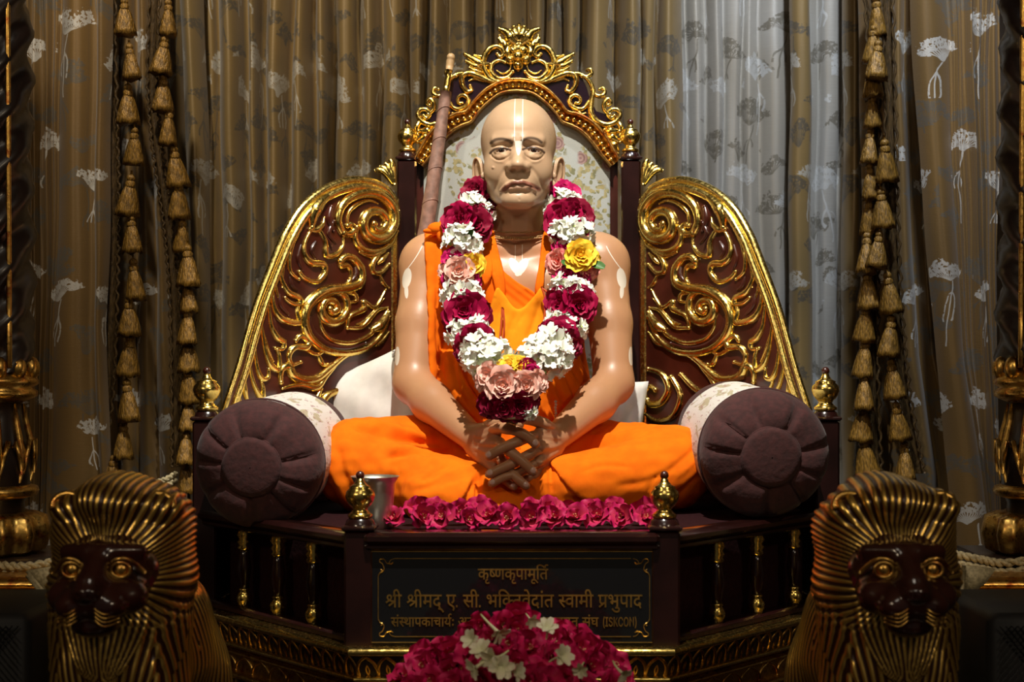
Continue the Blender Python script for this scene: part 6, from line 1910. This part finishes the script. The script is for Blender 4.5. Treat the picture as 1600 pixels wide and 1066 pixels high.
GO = P(803, 480, 2.9)
garland = empty('flower_garland', GO, 'long garland of crimson roses, white tuberoses and pink and yellow roses round the statue neck', 'garland')
GL = [ # kind, px, py, depth, radius px, facing dx, dz
 ('deep', 744, 300, 3.045, 22, -.3, .5), ('deep', 756, 318, 3.05, 18, -.1, .3), ('tu', 736, 320, 3.02, 19, -.6, .3), ('tu', 757, 334, 3.01, 15, .2, .1),
 ('crimson', 718, 345, 2.985, 25, -.5, .2), ('deep', 742, 352, 2.985, 24, .3, .1), ('deep', 752, 336, 3, 16, .5, .2),
 ('tu', 719, 378, 2.965, 25, -.3, .1), ('tu', 733, 386, 2.965, 20, .4, -.1), ('magenta', 708, 404, 2.955, 17, -.4, .4), ('magenta', 728, 398, 2.955, 16, .1, .5),
 ('pink', 696, 424, 2.955, 12, -.7, 0), ('pink', 717, 424, 2.935, 20, -.05, .0), ('yellow', 739, 415, 2.945, 17, .35, .1),
 ('magenta', 708, 440, 2.945, 17, -.3, -.2), ('magenta', 732, 438, 2.945, 18, .3, -.1),
 ('tu', 709, 463, 2.925, 20, -.4, -.1), ('tu', 732, 460, 2.925, 20, .3, 0),
 ('crimson', 726, 487, 2.905, 29, -.15, .1), ('deep', 745, 490, 2.92, 22, .7, 0), ('deep', 712, 500, 2.915, 20, -.6, -.2),
 ('tu', 718, 522, 2.874, 20, -.5, 0), ('tu', 746, 516, 2.884, 19, .3, .1), ('crimson', 740, 534, 2.846, 24, -.3, .1), ('deep', 726, 548, 2.824, 18, -.7, -.2), ('deep', 755, 526, 2.866, 16, .4, .1),
 ('tu', 748, 548, 2.799, 26, -.3, .1), ('tu', 769, 556, 2.775, 26, .1, .3), ('tu', 756, 570, 2.739, 24, -.4, -.2), ('tu', 781, 565, 2.746, 22, .1, -.1), ('tu', 741, 562, 2.769, 19, -.7, 0),
 # other side
 ('magenta', 880, 303, 3.05, 22, .2, .6), ('tu', 876, 316, 3.03, 20, .0, .3), ('tu', 894, 320, 3.03, 17, .5, .2), ('tu', 862, 330, 3.02, 12, -.4, 0),
 ('crimson', 880, 342, 2.99, 27, -.3, .1), ('deep', 902, 340, 2.99, 25, .5, .2), ('magenta', 890, 328, 3, 18, .1, .6),
 ('tu', 882, 368, 2.965, 22, -.4, .0), ('tu', 902, 366, 2.965, 24, .3, .1), ('magenta', 884, 390, 2.955, 18, -.2, .4), ('magenta', 902, 388, 2.955, 17, .3, .3),
 ('coral', 872, 408, 2.945, 17, -.5, .1), ('yellow', 907, 400, 2.93, 21, .1, .2), ('yellow', 921, 404, 2.94, 16, .6, 0), ('coral', 918, 420, 2.94, 17, .5, -.3),
 ('magenta', 886, 428, 2.94, 19, -.3, .2), ('magenta', 905, 430, 2.94, 18, .2, -.1), ('tu', 880, 450, 2.925, 19, -.5, 0), ('tu', 898, 455, 2.92, 20, .0, 0), ('tu', 912, 458, 2.93, 16, .5, 0),
 ('crimson', 876, 474, 2.91, 22, -.5, .1), ('crimson', 904, 478, 2.905, 26, .3, .0), ('magenta', 892, 466, 2.915, 18, 0, .5),
 ('tu', 872, 503, 2.9, 19, -.4, .1), ('magenta', 893, 502, 2.905, 14, .1, .3), ('tu', 898, 516, 2.879, 18, .5, .0), ('pink', 906, 504, 2.91, 10, .6, .1),
 ('crimson', 872, 524, 2.86, 25, -.1, .4), ('deep', 890, 538, 2.834, 20, .7, -.1), ('deep', 856, 520, 2.867, 16, -.5, .2),
 ('tu', 866, 540, 2.815, 27, .3, .1), ('tu', 845, 548, 2.792, 25, .0, .4), ('tu', 872, 562, 2.76, 23, .6, -.1), ('tu', 850, 568, 2.739, 24, .2, -.1), ('tu', 829, 560, 2.755, 22, -.3, .2),
 # foot of the garland
 ('yellow', 797, 571, 2.715, 16, -.2, .7), ('yellow', 813, 572, 2.713, 15, .2, .6), ('crimson', 826, 576, 2.714, 14, .5, .3),
 ('pink', 763, 588, 2.693, 18, -.5, .2), ('pink', 754, 600, 2.695, 12, -.8, -.2), ('pink', 786, 602, 2.662, 24, -.1, .1), ('pink', 822, 603, 2.665, 21, .15, .05), ('pink', 840, 596, 2.69, 16, .8, .1), ('magenta', 834, 584, 2.705, 13, .5, .4),
 ('deep', 768, 632, 2.672, 19, -.4, -.2), ('deep', 788, 636, 2.66, 20, -.1, -.3), ('deep', 812, 635, 2.66, 20, .2, -.3), ('crimson', 800, 628, 2.662, 15, .1, 0), ('tu', 828, 646, 2.665, 11, .5, -.4), ('deep', 828, 626, 2.675, 15, .6, -.1),
]
rg = random.Random(11)
for kind, x, y, d, r, fx, fz in GL:
    p = P(x, y, d - 0.006) - GO
    rr = r * d / FPX
    if kind == 'tu':
        put('tuberose_cluster', rg.choice(TU), garland, p, rr * 1.12, (fx, -1, fz), rg.random() * 6, .9)
    else:
        put('rose', rg.choice(RM[kind]), garland, p, rr * 1.12, (fx, -1, fz), rg.random() * 6, .95)
# string core and leaves
mb = MB()
for pts in ([(760, 300, 3.10), (738, 320, 3.05), (728, 370, 2.99), (722, 430, 2.965), (726, 490, 2.94), (740, 540, 2.86), (768, 566, 2.77), (797, 590, 2.71), (798, 640, 2.68), (799, 655, 2.69)], [(868, 300, 3.10), (884, 320, 3.06), (894, 370, 2.99), (896, 430, 2.965), (890, 490, 2.94), (872, 540, 2.86), (840, 566, 2.77), (802, 590, 2.71)]):
    mb.tube([P(*q) - GO for q in crom(pts, 5)], 0.010, 8)
mb.build('garland_string', M['green_leaf'], garland)
mb = MB()
for k in range(7):
    mb.tube([P(789 + k * 3.6, 648, 2.665) - GO, P(790 + k * 3.4, 660 + (k % 2) * 2, 2.668) - GO], 0.0026, 6)
mb.tube([P(x, 653, 2.662 - 0.01 * math.sin((x - 786) / 28 * PI)) - GO for x in range(786, 816, 3)], 0.0035, 6)
mb.build('garland_tie', M['rope'], garland)
def leaf(parent, p, L, axis, up, mat='green_leaf', name='leaf'):
    G, Tt = petal_grid(L, L * .32, .1, .3, 6, 5, .05, L)
    x = Vector(axis).normalized(); z = Vector(up); z = (z - x * z.dot(x)).normalized(); y = z.cross(x)
    Mx = np.array(Matrix((x, y, z)).transposed())
    V = G.reshape(-1, 3) @ Mx.T
    V = np.concatenate([V, V - np.array(z) * 0.0006])
    mb = MB(); mb.grid(V[:30].reshape(6, 5, 3)); mb.grid(V[30:].reshape(6, 5, 3), flip=True)
    return mb.build(name, M[mat], parent, loc=p)
leaf(garland, P(924, 412, 2.93) - GO, 0.030, (1, -.3, -.35), (0, -1, .5))
leaf(garland, P(892, 414, 2.925) - GO, 0.022, (-1, -.3, .3), (0, -1, .5))
leaf(garland, P(730, 372, 2.95) - GO, 0.022, (.5, -.3, .8), (0, -1, .2))

# ---- flowers strewn along the front of the seat
OM = [open_mesh('seat_flower', M['fuchsia'], 31 + s) for s in range(3)]
rg = random.Random(5)
ORD = ['first', 'second', 'third', 'fourth', 'fifth', 'sixth', 'seventh', 'eighth', 'ninth', 'tenth', 'eleventh', 'twelfth', 'thirteenth', 'fourteenth', 'fifteenth']
rows = [(806, 2.605, list(np.linspace(650, 1000, 11)), 'back'), (819, 2.535, list(np.linspace(622, 1006, 12)), 'front')]
for py_, d, xs, rn in rows:
    for k, px_ in enumerate(xs):
        px_ = px_ + rg.uniform(-5, 5)
        p = P(px_, 0, d); r = rg.uniform(.026, .031)
        p.z = SEAT + r * .62 + (0.006 + rg.uniform(-.003, .004) if rn == 'back' else 0.002)
        o = put('seat_flower', OM[k % 3], None, p, r, (rg.uniform(-.6, .6), -1.0, rg.uniform(.2, 1.0)), rg.random() * 6, 1.15)
        tag(o, 'fuchsia flower on the seat edge, %s from the cup in the %s row' % (ORD[k], rn), 'flower', 'fuchsia flowers strewn along the seat edge')

# ---- heap of petals and blossoms in front of the plaque
HM = [open_mesh('heap_flower', M['heap_petal'], 51 + s) for s in range(3)] + [rose_mesh('heap_flower', M['rose_magenta'], 60 + s) for s in range(1)]
HD = 2.20
hc = P(806, 1066, HD)
HB = hc.z - 0.075
top_px = [(622, 1066), (640, 1020), (680, 1000), (722, 985), (745, 960), (770, 945), (800, 946), (830, 958), (860, 968), (905, 978), (935, 1000), (965, 1030), (985, 1066)]
def heap_top(px_):
    return float(np.interp(px_, [q[0] for q in top_px], [q[1] for q in top_px]))
rg = random.Random(21)
tot = 0
mb = MB()
mb.lathe([(0.0, HB - 0.035), (0.09, HB - 0.035), (0.10, HB - 0.02), (0.19, HB + 0.004), (0.195, HB + 0.008), (0.188, HB + 0.010), (0.09, HB - 0.012), (0.0, HB - 0.014)], (hc.x, HD, 0), n=48)
bowl = mb.build('flower_bowl', M['gilt_worn'])
bowl.data.transform(Matrix.Translation((-hc.x, -HD, -(HB - 0.035)))); bowl.location = (hc.x, HD, HB - 0.035)
tag(bowl, 'round gilt dish holding the flower heap in front of the plaque', 'dish')
MB().lathe([(0.12, 0), (0.12, 0.02), (0.03, 0.04), (0.025, (HB - 0.06)), (0.11, HB - 0.045), (0.11, HB - 0.035)], n=32).build('dish_stand', M['dark_wood'], None, loc=(hc.x, HD, 0))
tag(bpy.data.objects['dish_stand'], 'dark turned stand carrying the flower dish', 'stand')
rowname = ('hindmost', 'second', 'middle', 'fourth', 'lowest')
for row, dd in enumerate((0.055, 0.02, -0.02, -0.06, -0.10)):
    k = 0
    for px_ in range(640, 985, 31):
        px2 = px_ + rg.uniform(-9, 9) + (14 if row % 2 else 0)
        d = HD + dd
        ty = heap_top(px2) + 24 + (0, 10, 36, 64, 88)[row] + rg.uniform(-6, 6)
        if ty > 1082: continue
        p = P(px2, ty, d); r = rg.uniform(.027, .034)
        o = put('heap_flower', HM[rg.choice((0, 1, 2, 2, 1))], None, p, r, ((px2 - 806) / 240 + rg.uniform(-.6, .6), -.9, rg.uniform(.1, 1.3)), rg.random() * 6, rg.uniform(.8, 1.2))
        tag(o, 'crimson blossom in the heap before the plaque, %s from the left in its %s tier' % (ORD[k], rowname[row]), 'flower', 'crimson blossoms heaped before the plaque')
        k += 1
# single tuberoses lying on the heap
def one_floret(seed, tl):
    F = FB(); floret(F, Matrix(), 1.0, seed, tl); return F.mesh('tuberose', [M['cream_petal']])
OF = [one_floret(1, 1.6), one_floret(2, 2.0), one_floret(4, 1.3)]
SP = [(778, 988, 2.16, .020, (.6, -.5, -.55), 'long cream tuberose lying topmost on the heap, its stem pointing up left', 1),
      (737, 1000, 2.13, .017, (-.6, -.7, .3), 'cream tuberose facing left near the left shoulder of the heap', 0),
      (753, 1018, 2.10, .020, (-.3, -.6, .75), 'cream tuberose standing open above the lowest cluster of the heap', 2),
      (770, 1030, 2.085, .021, (-.5, -.75, -.2), 'cream tuberose with curved tube in the left middle of the heap', 1),
      (744, 1043, 2.08, .019, (-.8, -.5, -.2), 'cream tuberose at the left end of the lowest cluster', 0),
      (783, 1043, 2.075, .021, (.2, -.9, .2), 'pale cream tuberose facing forward in the lowest cluster', 2),
      (806, 1050, 2.075, .017, (.8, -.5, .2), 'cream tuberose turned right at the right end of the lowest cluster', 0),
      (855, 982, 2.16, .018, (.1, -.6, .7), 'white tuberose open upwards near the top right of the heap', 2),
      (878, 1026, 2.09, .019, (.5, -.7, .4), 'white tuberose with spread petals on the right middle of the heap', 1),
      (830, 970, 2.17, .013, (.4, -.7, -.4), 'small white tuberose beside the topmost crimson blossom', 0),
      (908, 1046, 2.08, .014, (-.3, -.8, -.4), 'small white tuberose low on the right slope of the heap', 2),
      (972, 1052, 2.10, .016, (.4, -.6, -.6), 'white tuberose bud hanging at the right edge of the heap', 0)]
for x_, y_, d, r, ax, lb, k in SP:
    tag(put('tuberose', OF[k], None, P(x_, y_, d), r, ax, rg.random() * 6), lb, 'flower')
# ---------------------------------------------------------------- guardian lions
def lion_material():
    m, nt, b = newmat('lion_gilt')
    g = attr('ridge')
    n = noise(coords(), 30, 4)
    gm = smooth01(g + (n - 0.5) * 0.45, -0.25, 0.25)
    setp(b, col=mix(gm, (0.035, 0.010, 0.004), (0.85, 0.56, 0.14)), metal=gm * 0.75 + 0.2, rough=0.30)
    bump(b, noise(coords(), 90, 2), 0.15, 0.002)
    M['lion_gilt'] = m
lion_material()
simple('lion_face', (0.030, 0.0065, 0.004), 0.20, 20, 0.3, 0.06, coat=0.7, coatr=0.08)

LO = Vector((0, 2.12, 0))
L = Field((-0.150, 1.93, 0.70), (0.150, 2.46, 1.215), 0.0023)
def l2(f):
    for s in (-1, 1): f(s)
# mane around the head (local coordinates: lion on x = 0, looking to -y)
uell(L, (0, 2.130, 1.105), (0.103, 0.105, 0.088), 0.0)
uell(L, (0, 2.115, 1.030), (0.106, 0.105, 0.120), 0.03)
uell(L, (0, 2.110, 0.930), (0.100, 0.100, 0.110), 0.03)
uell(L, (0, 2.10, 0.83), (0.098, 0.095, 0.12), 0.03)
uell(L, (0, 2.070, 1.155), (0.060, 0.060, 0.034), 0.02)
l2(lambda s: uell(L, (s * 0.062, 2.085, 1.145), (0.034, 0.040, 0.026), 0.012))
l2(lambda s: uell(L, (s * 0.055, 2.10, 0.76), (0.048, 0.05, 0.16), 0.02))
# trunk behind
uell(L, (0, 2.28, 0.90), (0.095, 0.17, 0.14), 0.04)
uell(L, (0, 2.36, 0.80), (0.11, 0.11, 0.14), 0.04)
LV, LQ = L.mesh()
del L
LV = relax(LV, LQ, 2)
LN = vnormals(LV, LQ)
X_, Y_, Z_ = LV.T
# strand field: locks sweeping back from the face, a fringe on the crown, waves down the chest
cz0 = 1.055
ang = np.arctan2(X_, (Z_ - cz0))
rad = np.hypot(X_, Z_ - cz0)
headw = 1 / (1 + np.exp(-(Z_ - 0.99) / 0.012))
lock = np.sin(ang * 5.0)
st_head = np.sin(ang * 66 + 9 * np.sin(rad * 34 + ang * 3.0) * 0.35 + (Y_ - 2.05) * 22 * np.sign(X_) + 3.2 * lock)
u = np.abs(X_)
st_chest = np.zeros(len(LV)); tierd = np.zeros(len(LV)); done = np.zeros(len(LV), bool)
for zb, wid, lift in ((0.900, 0.070, 0.007), (0.800, 0.092, 0.004), (0.690, 0.105, 0.0)):
    hgt = np.clip((Z_ - zb) / 0.12, 0, 4)
    wb = wid * np.sqrt(hgt) + 1e-4
    s_ = u / wb
    ins = (s_ < 1) & ~done & (Z_ > zb)
    st_chest = np.where(ins, np.cos(s_ * 52 * wid / 0.09 + 0.8 * np.sin(Z_ * 50)), st_chest)
    tierd = np.where(ins, lift - 0.004 * np.clip(s_ - 0.75, 0, 1) * 4 * 0, tierd)
    done |= ins
st_chest = np.where(done, st_chest, np.cos(u * 520 + Z_ * 60))
st_side = np.sin(((Y_ - 2.0) * 420) + Z_ * 50 + 2.2 * np.sin(Z_ * 40))
sidew = np.clip((np.abs(LN[:, 0]) - 0.55) * 4, 0, 1)
st_ch = st_chest * (1 - sidew) + st_side * sidew
ridge_f = st_head * headw + st_ch * (1 - headw)
backf = np.clip((2.42 - Y_) / 0.1, 0, 1)
lockd = np.sin(ang * 7.0 + rad * 20) * headw + np.sin(Z_ * 55 + u * 40) * (1 - headw) * 0.6
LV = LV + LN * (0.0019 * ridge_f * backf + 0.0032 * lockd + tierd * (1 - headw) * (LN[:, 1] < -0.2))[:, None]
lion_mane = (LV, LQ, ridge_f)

Fc = Field((-0.095, 1.88, 0.955), (0.095, 2.13, 1.155), 0.0032)
uell(Fc, (0, 2.050, 1.055), (0.074, 0.062, 0.066), 0.0)
uell(Fc, (0, 1.990, 1.030), (0.046, 0.050, 0.036), 0.025)         # muzzle
ucap(Fc, (0, 2.01, 1.085), (0, 1.955, 1.052), 0.022, 0.019, 0.014)  # bridge
l2(lambda s: uell(Fc, (s * 0.022, 1.962, 1.022), (0.027, 0.026, 0.021), 0.010))
uell(Fc, (0, 1.985, 0.992), (0.033, 0.036, 0.018), 0.012)
uell(Fc, (0, 1.940, 1.042), (0.019, 0.014, 0.012), 0.006)         # nose
l2(lambda s: ucap(Fc, (s * 0.014, 1.998, 1.092), (s * 0.052, 2.018, 1.090), 0.013, 0.010, 0.010))  # brows
l2(lambda s: uell(Fc, (s * 0.036, 1.985, 1.069), (0.016, 0.016, 0.012), 0.008, None, True))
l2(lambda s: uell(Fc, (s * 0.046, 1.995, 1.030), (0.024, 0.026, 0.024), 0.014))
l2(lambda s: uell(Fc, (s * 0.009, 1.928, 1.040), (0.0045, 0.006, 0.004), 0.002, None, True))
ucap(Fc, (0, 1.925, 1.030), (0, 1.935, 1.010), 0.003, 0.003, 0.003, True)
chain_pts = [(-0.045, 1.975, 1.005), (-0.02, 1.940, 1.003), (0, 1.938, 1.009), (0.02, 1.940, 1.003), (0.045, 1.975, 1.005)]
for a_, b_ in zip(chain_pts[:-1], chain_pts[1:]): ucap(Fc, a_, b_, 0.0032, 0.0032, 0.004, True)
FVv, FQ = Fc.mesh()
FVv = relax(FVv, FQ, 2)
del Fc

def make_lion(x, label):
    r = empty('lion_statue', (x, 2.12, 0.0), label, 'lion statue', 'guardian lions')
    if 'lion_mane_mesh' in globals():
        mane = bpy.data.objects.new('mane', lion_mane_mesh); COL.objects.link(mane); mane.parent = r
    else:
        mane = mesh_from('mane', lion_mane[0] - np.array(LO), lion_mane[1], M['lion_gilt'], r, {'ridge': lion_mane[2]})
        globals()['lion_mane_mesh'] = mane.data
    face = mesh_from('face', FVv - np.array(LO), FQ, M['lion_face'], r)
    for s in (-1, 1):
        mb = MB()
        c = Vector((s * 0.0345, 1.991, 1.068)) - LO
        mb.ball(c, 0.0105, 14, 10)
        mb.tube([c + Vector((math.cos(a) * 0.0135, -0.0065, math.sin(a) * 0.0105)) for a in np.linspace(0, 2 * PI, 17)[:-1]], 0.0026, 6, closed=True)
        mb.tube([c + Vector(p) for p in crom([(-s * 0.018, -0.002, -0.004), (-s * 0.010, -0.008, 0.012), (s * 0.006, -0.008, 0.016), (s * 0.018, 0.0, 0.008), (s * 0.030, 0.008, -0.006)], 4)], 0.0030, 6)
        mb.build('eye', M['gilt_worn'], face)
        mb = MB()
        for k in range(4):
            mb.tube([Vector(p) - LO for p in crom([(s * 0.012, 1.938 + 0.001 * k, 1.022 - k * 0.0055), (s * 0.026, 1.937, 1.014 - k * 0.0055), (s * 0.042, 1.954, 1.016 - k * 0.005)], 4)], 0.0013, 5)
        mb.build('whiskers', M['gilt_worn'], face)
        mb = MB()
        c = Vector((s * 0.066, 2.075, 1.150)) - LO
        mb.tube([c + Vector((math.cos(a) * 0.021, -0.012 + 0.006 * math.sin(a), math.sin(a) * 0.017)) for a in np.linspace(-0.3, PI + 0.3, 14)], 0.0055, 8)
        mb.ball(c + Vector((0, 0.004, 0)), 0.017, 12, 8)
        mb.build('ear', M['gilt_worn'], r)
        # forelegs and paws
        F2 = MB()
        F2.tube([Vector(p) - LO for p in crom([(s * 0.052, 2.075, 0.80), (s * 0.055, 2.05, 0.66), (s * 0.055, 2.045, 0.53), (s * 0.055, 2.03, 0.46)], 4)], [0.046, 0.045, 0.043, 0.041, 0.039, 0.038, 0.037, 0.037, 0.036, 0.036, 0.037, 0.040, 0.040], 14)
        F2.ball(Vector((s * 0.055, 2.0, 0.448)) - LO, 1, 14, 8, 0, (0.042, 0.06, 0.030))
        F2.build('foreleg', M['lion_face'], r)
        F3 = MB()
        F3.ball(Vector((s * 0.085, 2.32, 0.60)) - LO, 1, 16, 10, 0, (0.05, 0.11, 0.15))
        F3.ball(Vector((s * 0.095, 2.22, 0.445)) - LO, 1, 14, 8, 0, (0.035, 0.08, 0.028))
        F3.build('hind_leg', M['lion_face'], r)
    MB().box(-0.14, 0.14, -0.20, 0.34, 0.0, 0.42, 0.01).build('pedestal', M['dark_wood'], r)
    return r
make_lion(-0.572, 'gilt-maned guardian lion with dark glossy face sitting at the left front of the throne')
make_lion(0.562, 'gilt-maned guardian lion with dark glossy face sitting at the right front of the throne')
# ---------------------------------------------------------------- cushions, cup, staff
def bolster(name, c0, r0, c1, r1, label):
    c0, c1 = Vector(c0), Vector(c1)
    r = empty(name, (c0.x, c0.y, SEAT), label, 'cushion', 'round bolsters at either side of the seat')
    ax = (c1 - c0).normalized(); Ln = (c1 - c0).length
    u = ax.cross(Vector((0, 0, 1))).normalized(); v = u.cross(ax)
    O = Vector((c0.x, c0.y, SEAT))
    n = 96
    def ringpt(t, rad, a): return c0 + ax * t + (u * math.cos(a) + v * math.sin(a)) * rad - O
    def rr(t): return r0 + (r1 - r0) * min(1, max(0, t / Ln))
    # body of floral cloth
    G = []
    for t in np.linspace(0.05, Ln - 0.07, 16):
        G.append([ringpt(t, rr(t) * (1 + 0.006 * math.sin(5 * a + t * 20)), a) for a in np.linspace(0, 2 * PI, n + 1)[:-1]])
    MB().grid(np.array([[tuple(p) for p in row] for row in G]), cv=True).build('floral_sleeve', M['bolster_floral'], r)
    # ends: pleats gathered to a central disc
    for e, (te, sg) in enumerate(((0.0, -1), (Ln, 1))):
        R_ = r0 if e == 0 else r1
        prof = [(R_ * 1.005, 0.058 if e == 0 else 0.075), (R_ * 1.01, 0.04), (R_ * 0.995, 0.022), (R_ * 0.95, 0.006), (R_ * 0.86, -0.010), (R_ * 0.70, -0.021), (R_ * 0.54, -0.027), (R_ * 0.46, -0.026)]
        G = []
        for k, (q, off) in enumerate(prof):
            row = []
            for i in range(n):
                a = 2 * PI * i / n
                w_ = math.sin(PI * min(1, max(0, (k - 1) / 6)))
                pl = abs(math.sin(a * 5.5 + 0.35 + 0.5 * math.sin(a * 2)))
                dd = -sg * 0.0
                s_ = (1 - pl) ** 4
                row.append(tuple(ringpt(te - sg * (off + 0.0) if e == 0 else te - off, q * (1 + 0.010 * math.sin(3 * a + 1)), a) + ax * (0.010 * s_ * w_ * (1 if e == 0 else -1))))
            G.append(row)
        if e == 0:
            G = []
            for k, (q, off) in enumerate(prof):
                row = []
                for i in range(n):
                    a = 2 * PI * i / n
                    w_ = math.sin(PI * min(1, max(0, (k - 1) / 6.5)))
                    s_ = max(0.0, 1 - abs(((a * 9 / (2 * PI) + 0.25 * math.sin(a * 2 + 1)) % 1) - 0.5) * 7)
                    row.append(tuple(ringpt(off + 0.013 * s_ * w_ + 0.004 * math.sin(a * 4) * w_, q * (1 + 0.012 * math.sin(3 * a + 1) - 0.01 * s_ * w_), a)))
                G.append(row)
        mb = MB().grid(np.array(G), cv=True, flip=(e == 0))
        # central disc, slightly domed, seam piping
        G = []
        tb = -0.026 if e == 0 else Ln + 0.026
        for q, off in ((0.46, 0), (0.455, -0.004), (0.38, -0.007), (0.2, -0.009), (0.01, -0.010)):
            G.append([tuple(ringpt(tb + off * (1 if e == 0 else -1), R_ * q, a)) for a in np.linspace(0, 2 * PI, n + 1)[:-1]])
        mb.grid(np.array(G), cv=True, flip=(e == 0))
        mb.tube([ringpt(tb + (0.001 if e == 0 else -0.001), R_ * 0.46, a) for a in np.linspace(0, 2 * PI, 49)[:-1]], 0.0022, 6, closed=True)
        mb.build('gathered_end', M['maroon_cloth'], r)
    mb = MB()
    mb.tube([ringpt(0.055, rr(0.05) * 1.012, a) for a in np.linspace(0, 2 * PI, 61)[:-1]], 0.0030, 6, closed=True)
    mb.build('piping', M['maroon_cloth'], r)
    return r
bolster('bolster_cushion', P(398, 728, 2.66), 0.120, P(470, 692, 3.06), 0.113, 'maroon bolster with white floral sleeve resting left of the statue')
bolster('bolster_cushion', P(1200, 712, 2.66), 0.121, P(1136, 676, 3.06), 0.113, 'maroon bolster with white floral sleeve resting right of the statue')

def pillow(c, w_, h_, th, rotz, tilt, label, lace, seed):
    r = empty('white_pillow', c, label, 'pillow', 'white pillows behind the statue arms')
    G = []
    n = 28
    Ls = []
    for side in (-1, 1):
        G = []
        for i in range(n + 1):
            row = []
            for j in range(n + 1):
                a, b_ = -1 + 2 * i / n, -1 + 2 * j / n
                e = max(0.0, (1 - a ** 4) * (1 - b_ ** 4)) ** 0.45
                px_ = a * w_ * (1 - 0.07 * (1 - b_ * b_) * abs(a)); pz_ = b_ * h_ * (1 - 0.07 * (1 - a * a) * abs(b_))
                wr = 0.004 * math.sin(a * 7 + b_ * 5 + seed) * e + 0.003 * math.sin(a * 13 - b_ * 9) * e
                row.append((px_, side * (th * e + wr), pz_))
            G.append(row)
        Ls.append(np.array(G))
    mb = MB().grid(Ls[0]).grid(Ls[1], flip=True)
    o = mb.build('pillow_case', M['white_cloth'], r)
    if lace:
        mb = MB()
        pts = []
        for t in np.linspace(-0.95, 0.95, 90):
            a = 0.62
            e = max(0.0, (1 - a ** 4) * (1 - t ** 4)) ** 0.45
            pts.append((a * w_ * 0.98 + 0.0045 * math.sin(t * 70), -(th * e + 0.004), t * h_ * 0.96))
        mb.tube(pts, 0.0016, 5)
        mb.build('lace_border', M['lace_thread'], r)
    r.rotation_euler = (tilt, math.radians(-22) if lace else math.radians(6), rotz)
    return r
pillow((-0.300, 3.120, SEAT + 0.165), 0.140, 0.150, 0.045, math.radians(-4), math.radians(-8), 'larger white pillow propped against the throne wing beside the staff', True, 1)
pillow((0.185, 3.165, SEAT + 0.135), 0.095, 0.135, 0.033, math.radians(4), math.radians(-8), 'white pillow tucked behind the right elbow of the statue', False, 4)

# steel cup
cp = P(586, 745, 2.545); cx_, cy_ = cp.x, 2.545
cup = empty('steel_cup', (cx_, cy_, SEAT), 'steel tumbler with flared rim standing on the seat behind the left front post', 'cup')
H_ = cp.z - SEAT
MB().lathe([(0.0, 0.001), (0.029, 0.001), (0.031, 0.004), (0.033, H_ * .5), (0.0365, H_ - .012), (0.0425, H_), (0.0438, H_ + .0008), (0.0425, H_ + .001), (0.0355, H_ - .010), (0.032, H_ * .5), (0.029, 0.006), (0.0, 0.006)], n=48).build('cup_body', M['steel'], cup)

# staff
t0, t1 = P(704, 93, 3.205), P(666, 352, 3.165)
dr_ = (t1 - t0)
k_ = (t0.z - (SEAT + 0.004)) / -dr_.z
bot = t0 + dr_ * k_
bot.y = 3.15
staff = empty('staff', bot, 'long cloth-wrapped wooden staff leaning on the throne back behind the shoulder', 'staff')
def sp(t): return t0.lerp(bot, t) - bot
dirn = (bot - t0).normalized()
mb = MB(); Ld = (bot - t0).length
pts = [sp(t) for t in np.linspace(0.075, 1.0, 40)]
mb.tube(pts, [0.0125 + 0.0055 * min(1, i / 14) + 0.0007 * math.sin(i * 1.9) for i in range(40)], 18)
mb.build('wrapped_shaft', M['staff_wrap'], staff)
mb = MB()
for t in (0.12, 0.19, 0.26, 0.335):
    c = sp(t)
    u_ = dirn.orthogonal().normalized(); v_ = dirn.cross(u_)
    rr_ = 0.0125 + 0.0055 * min(1, (t - .075) / .33)
    mb.tube([c + (u_ * math.cos(a) + v_ * math.sin(a)) * (rr_ + 0.0004) + dirn * 0.01 * math.sin(a) for a in np.linspace(0, 2 * PI, 25)[:-1]], 0.0011, 5, closed=True)
mb.build('wrap_edge', M['staff_wrap'], staff)
MB().tube([sp(t) for t in (0.022, 0.04, 0.06, 0.078)], [0.0066, 0.0068, 0.0075, 0.0085], 14).build('ferrule', M['gilt'], staff)
mb = MB()
mb.tube([sp(t) for t in (-0.004, 0.004, 0.014, 0.024)], [0.0085, 0.0095, 0.009, 0.0075], 14)
mb.ball(sp(-0.005), 0.0095, 14, 8)
mb.build('staff_tip', M['staff_wood'], staff)
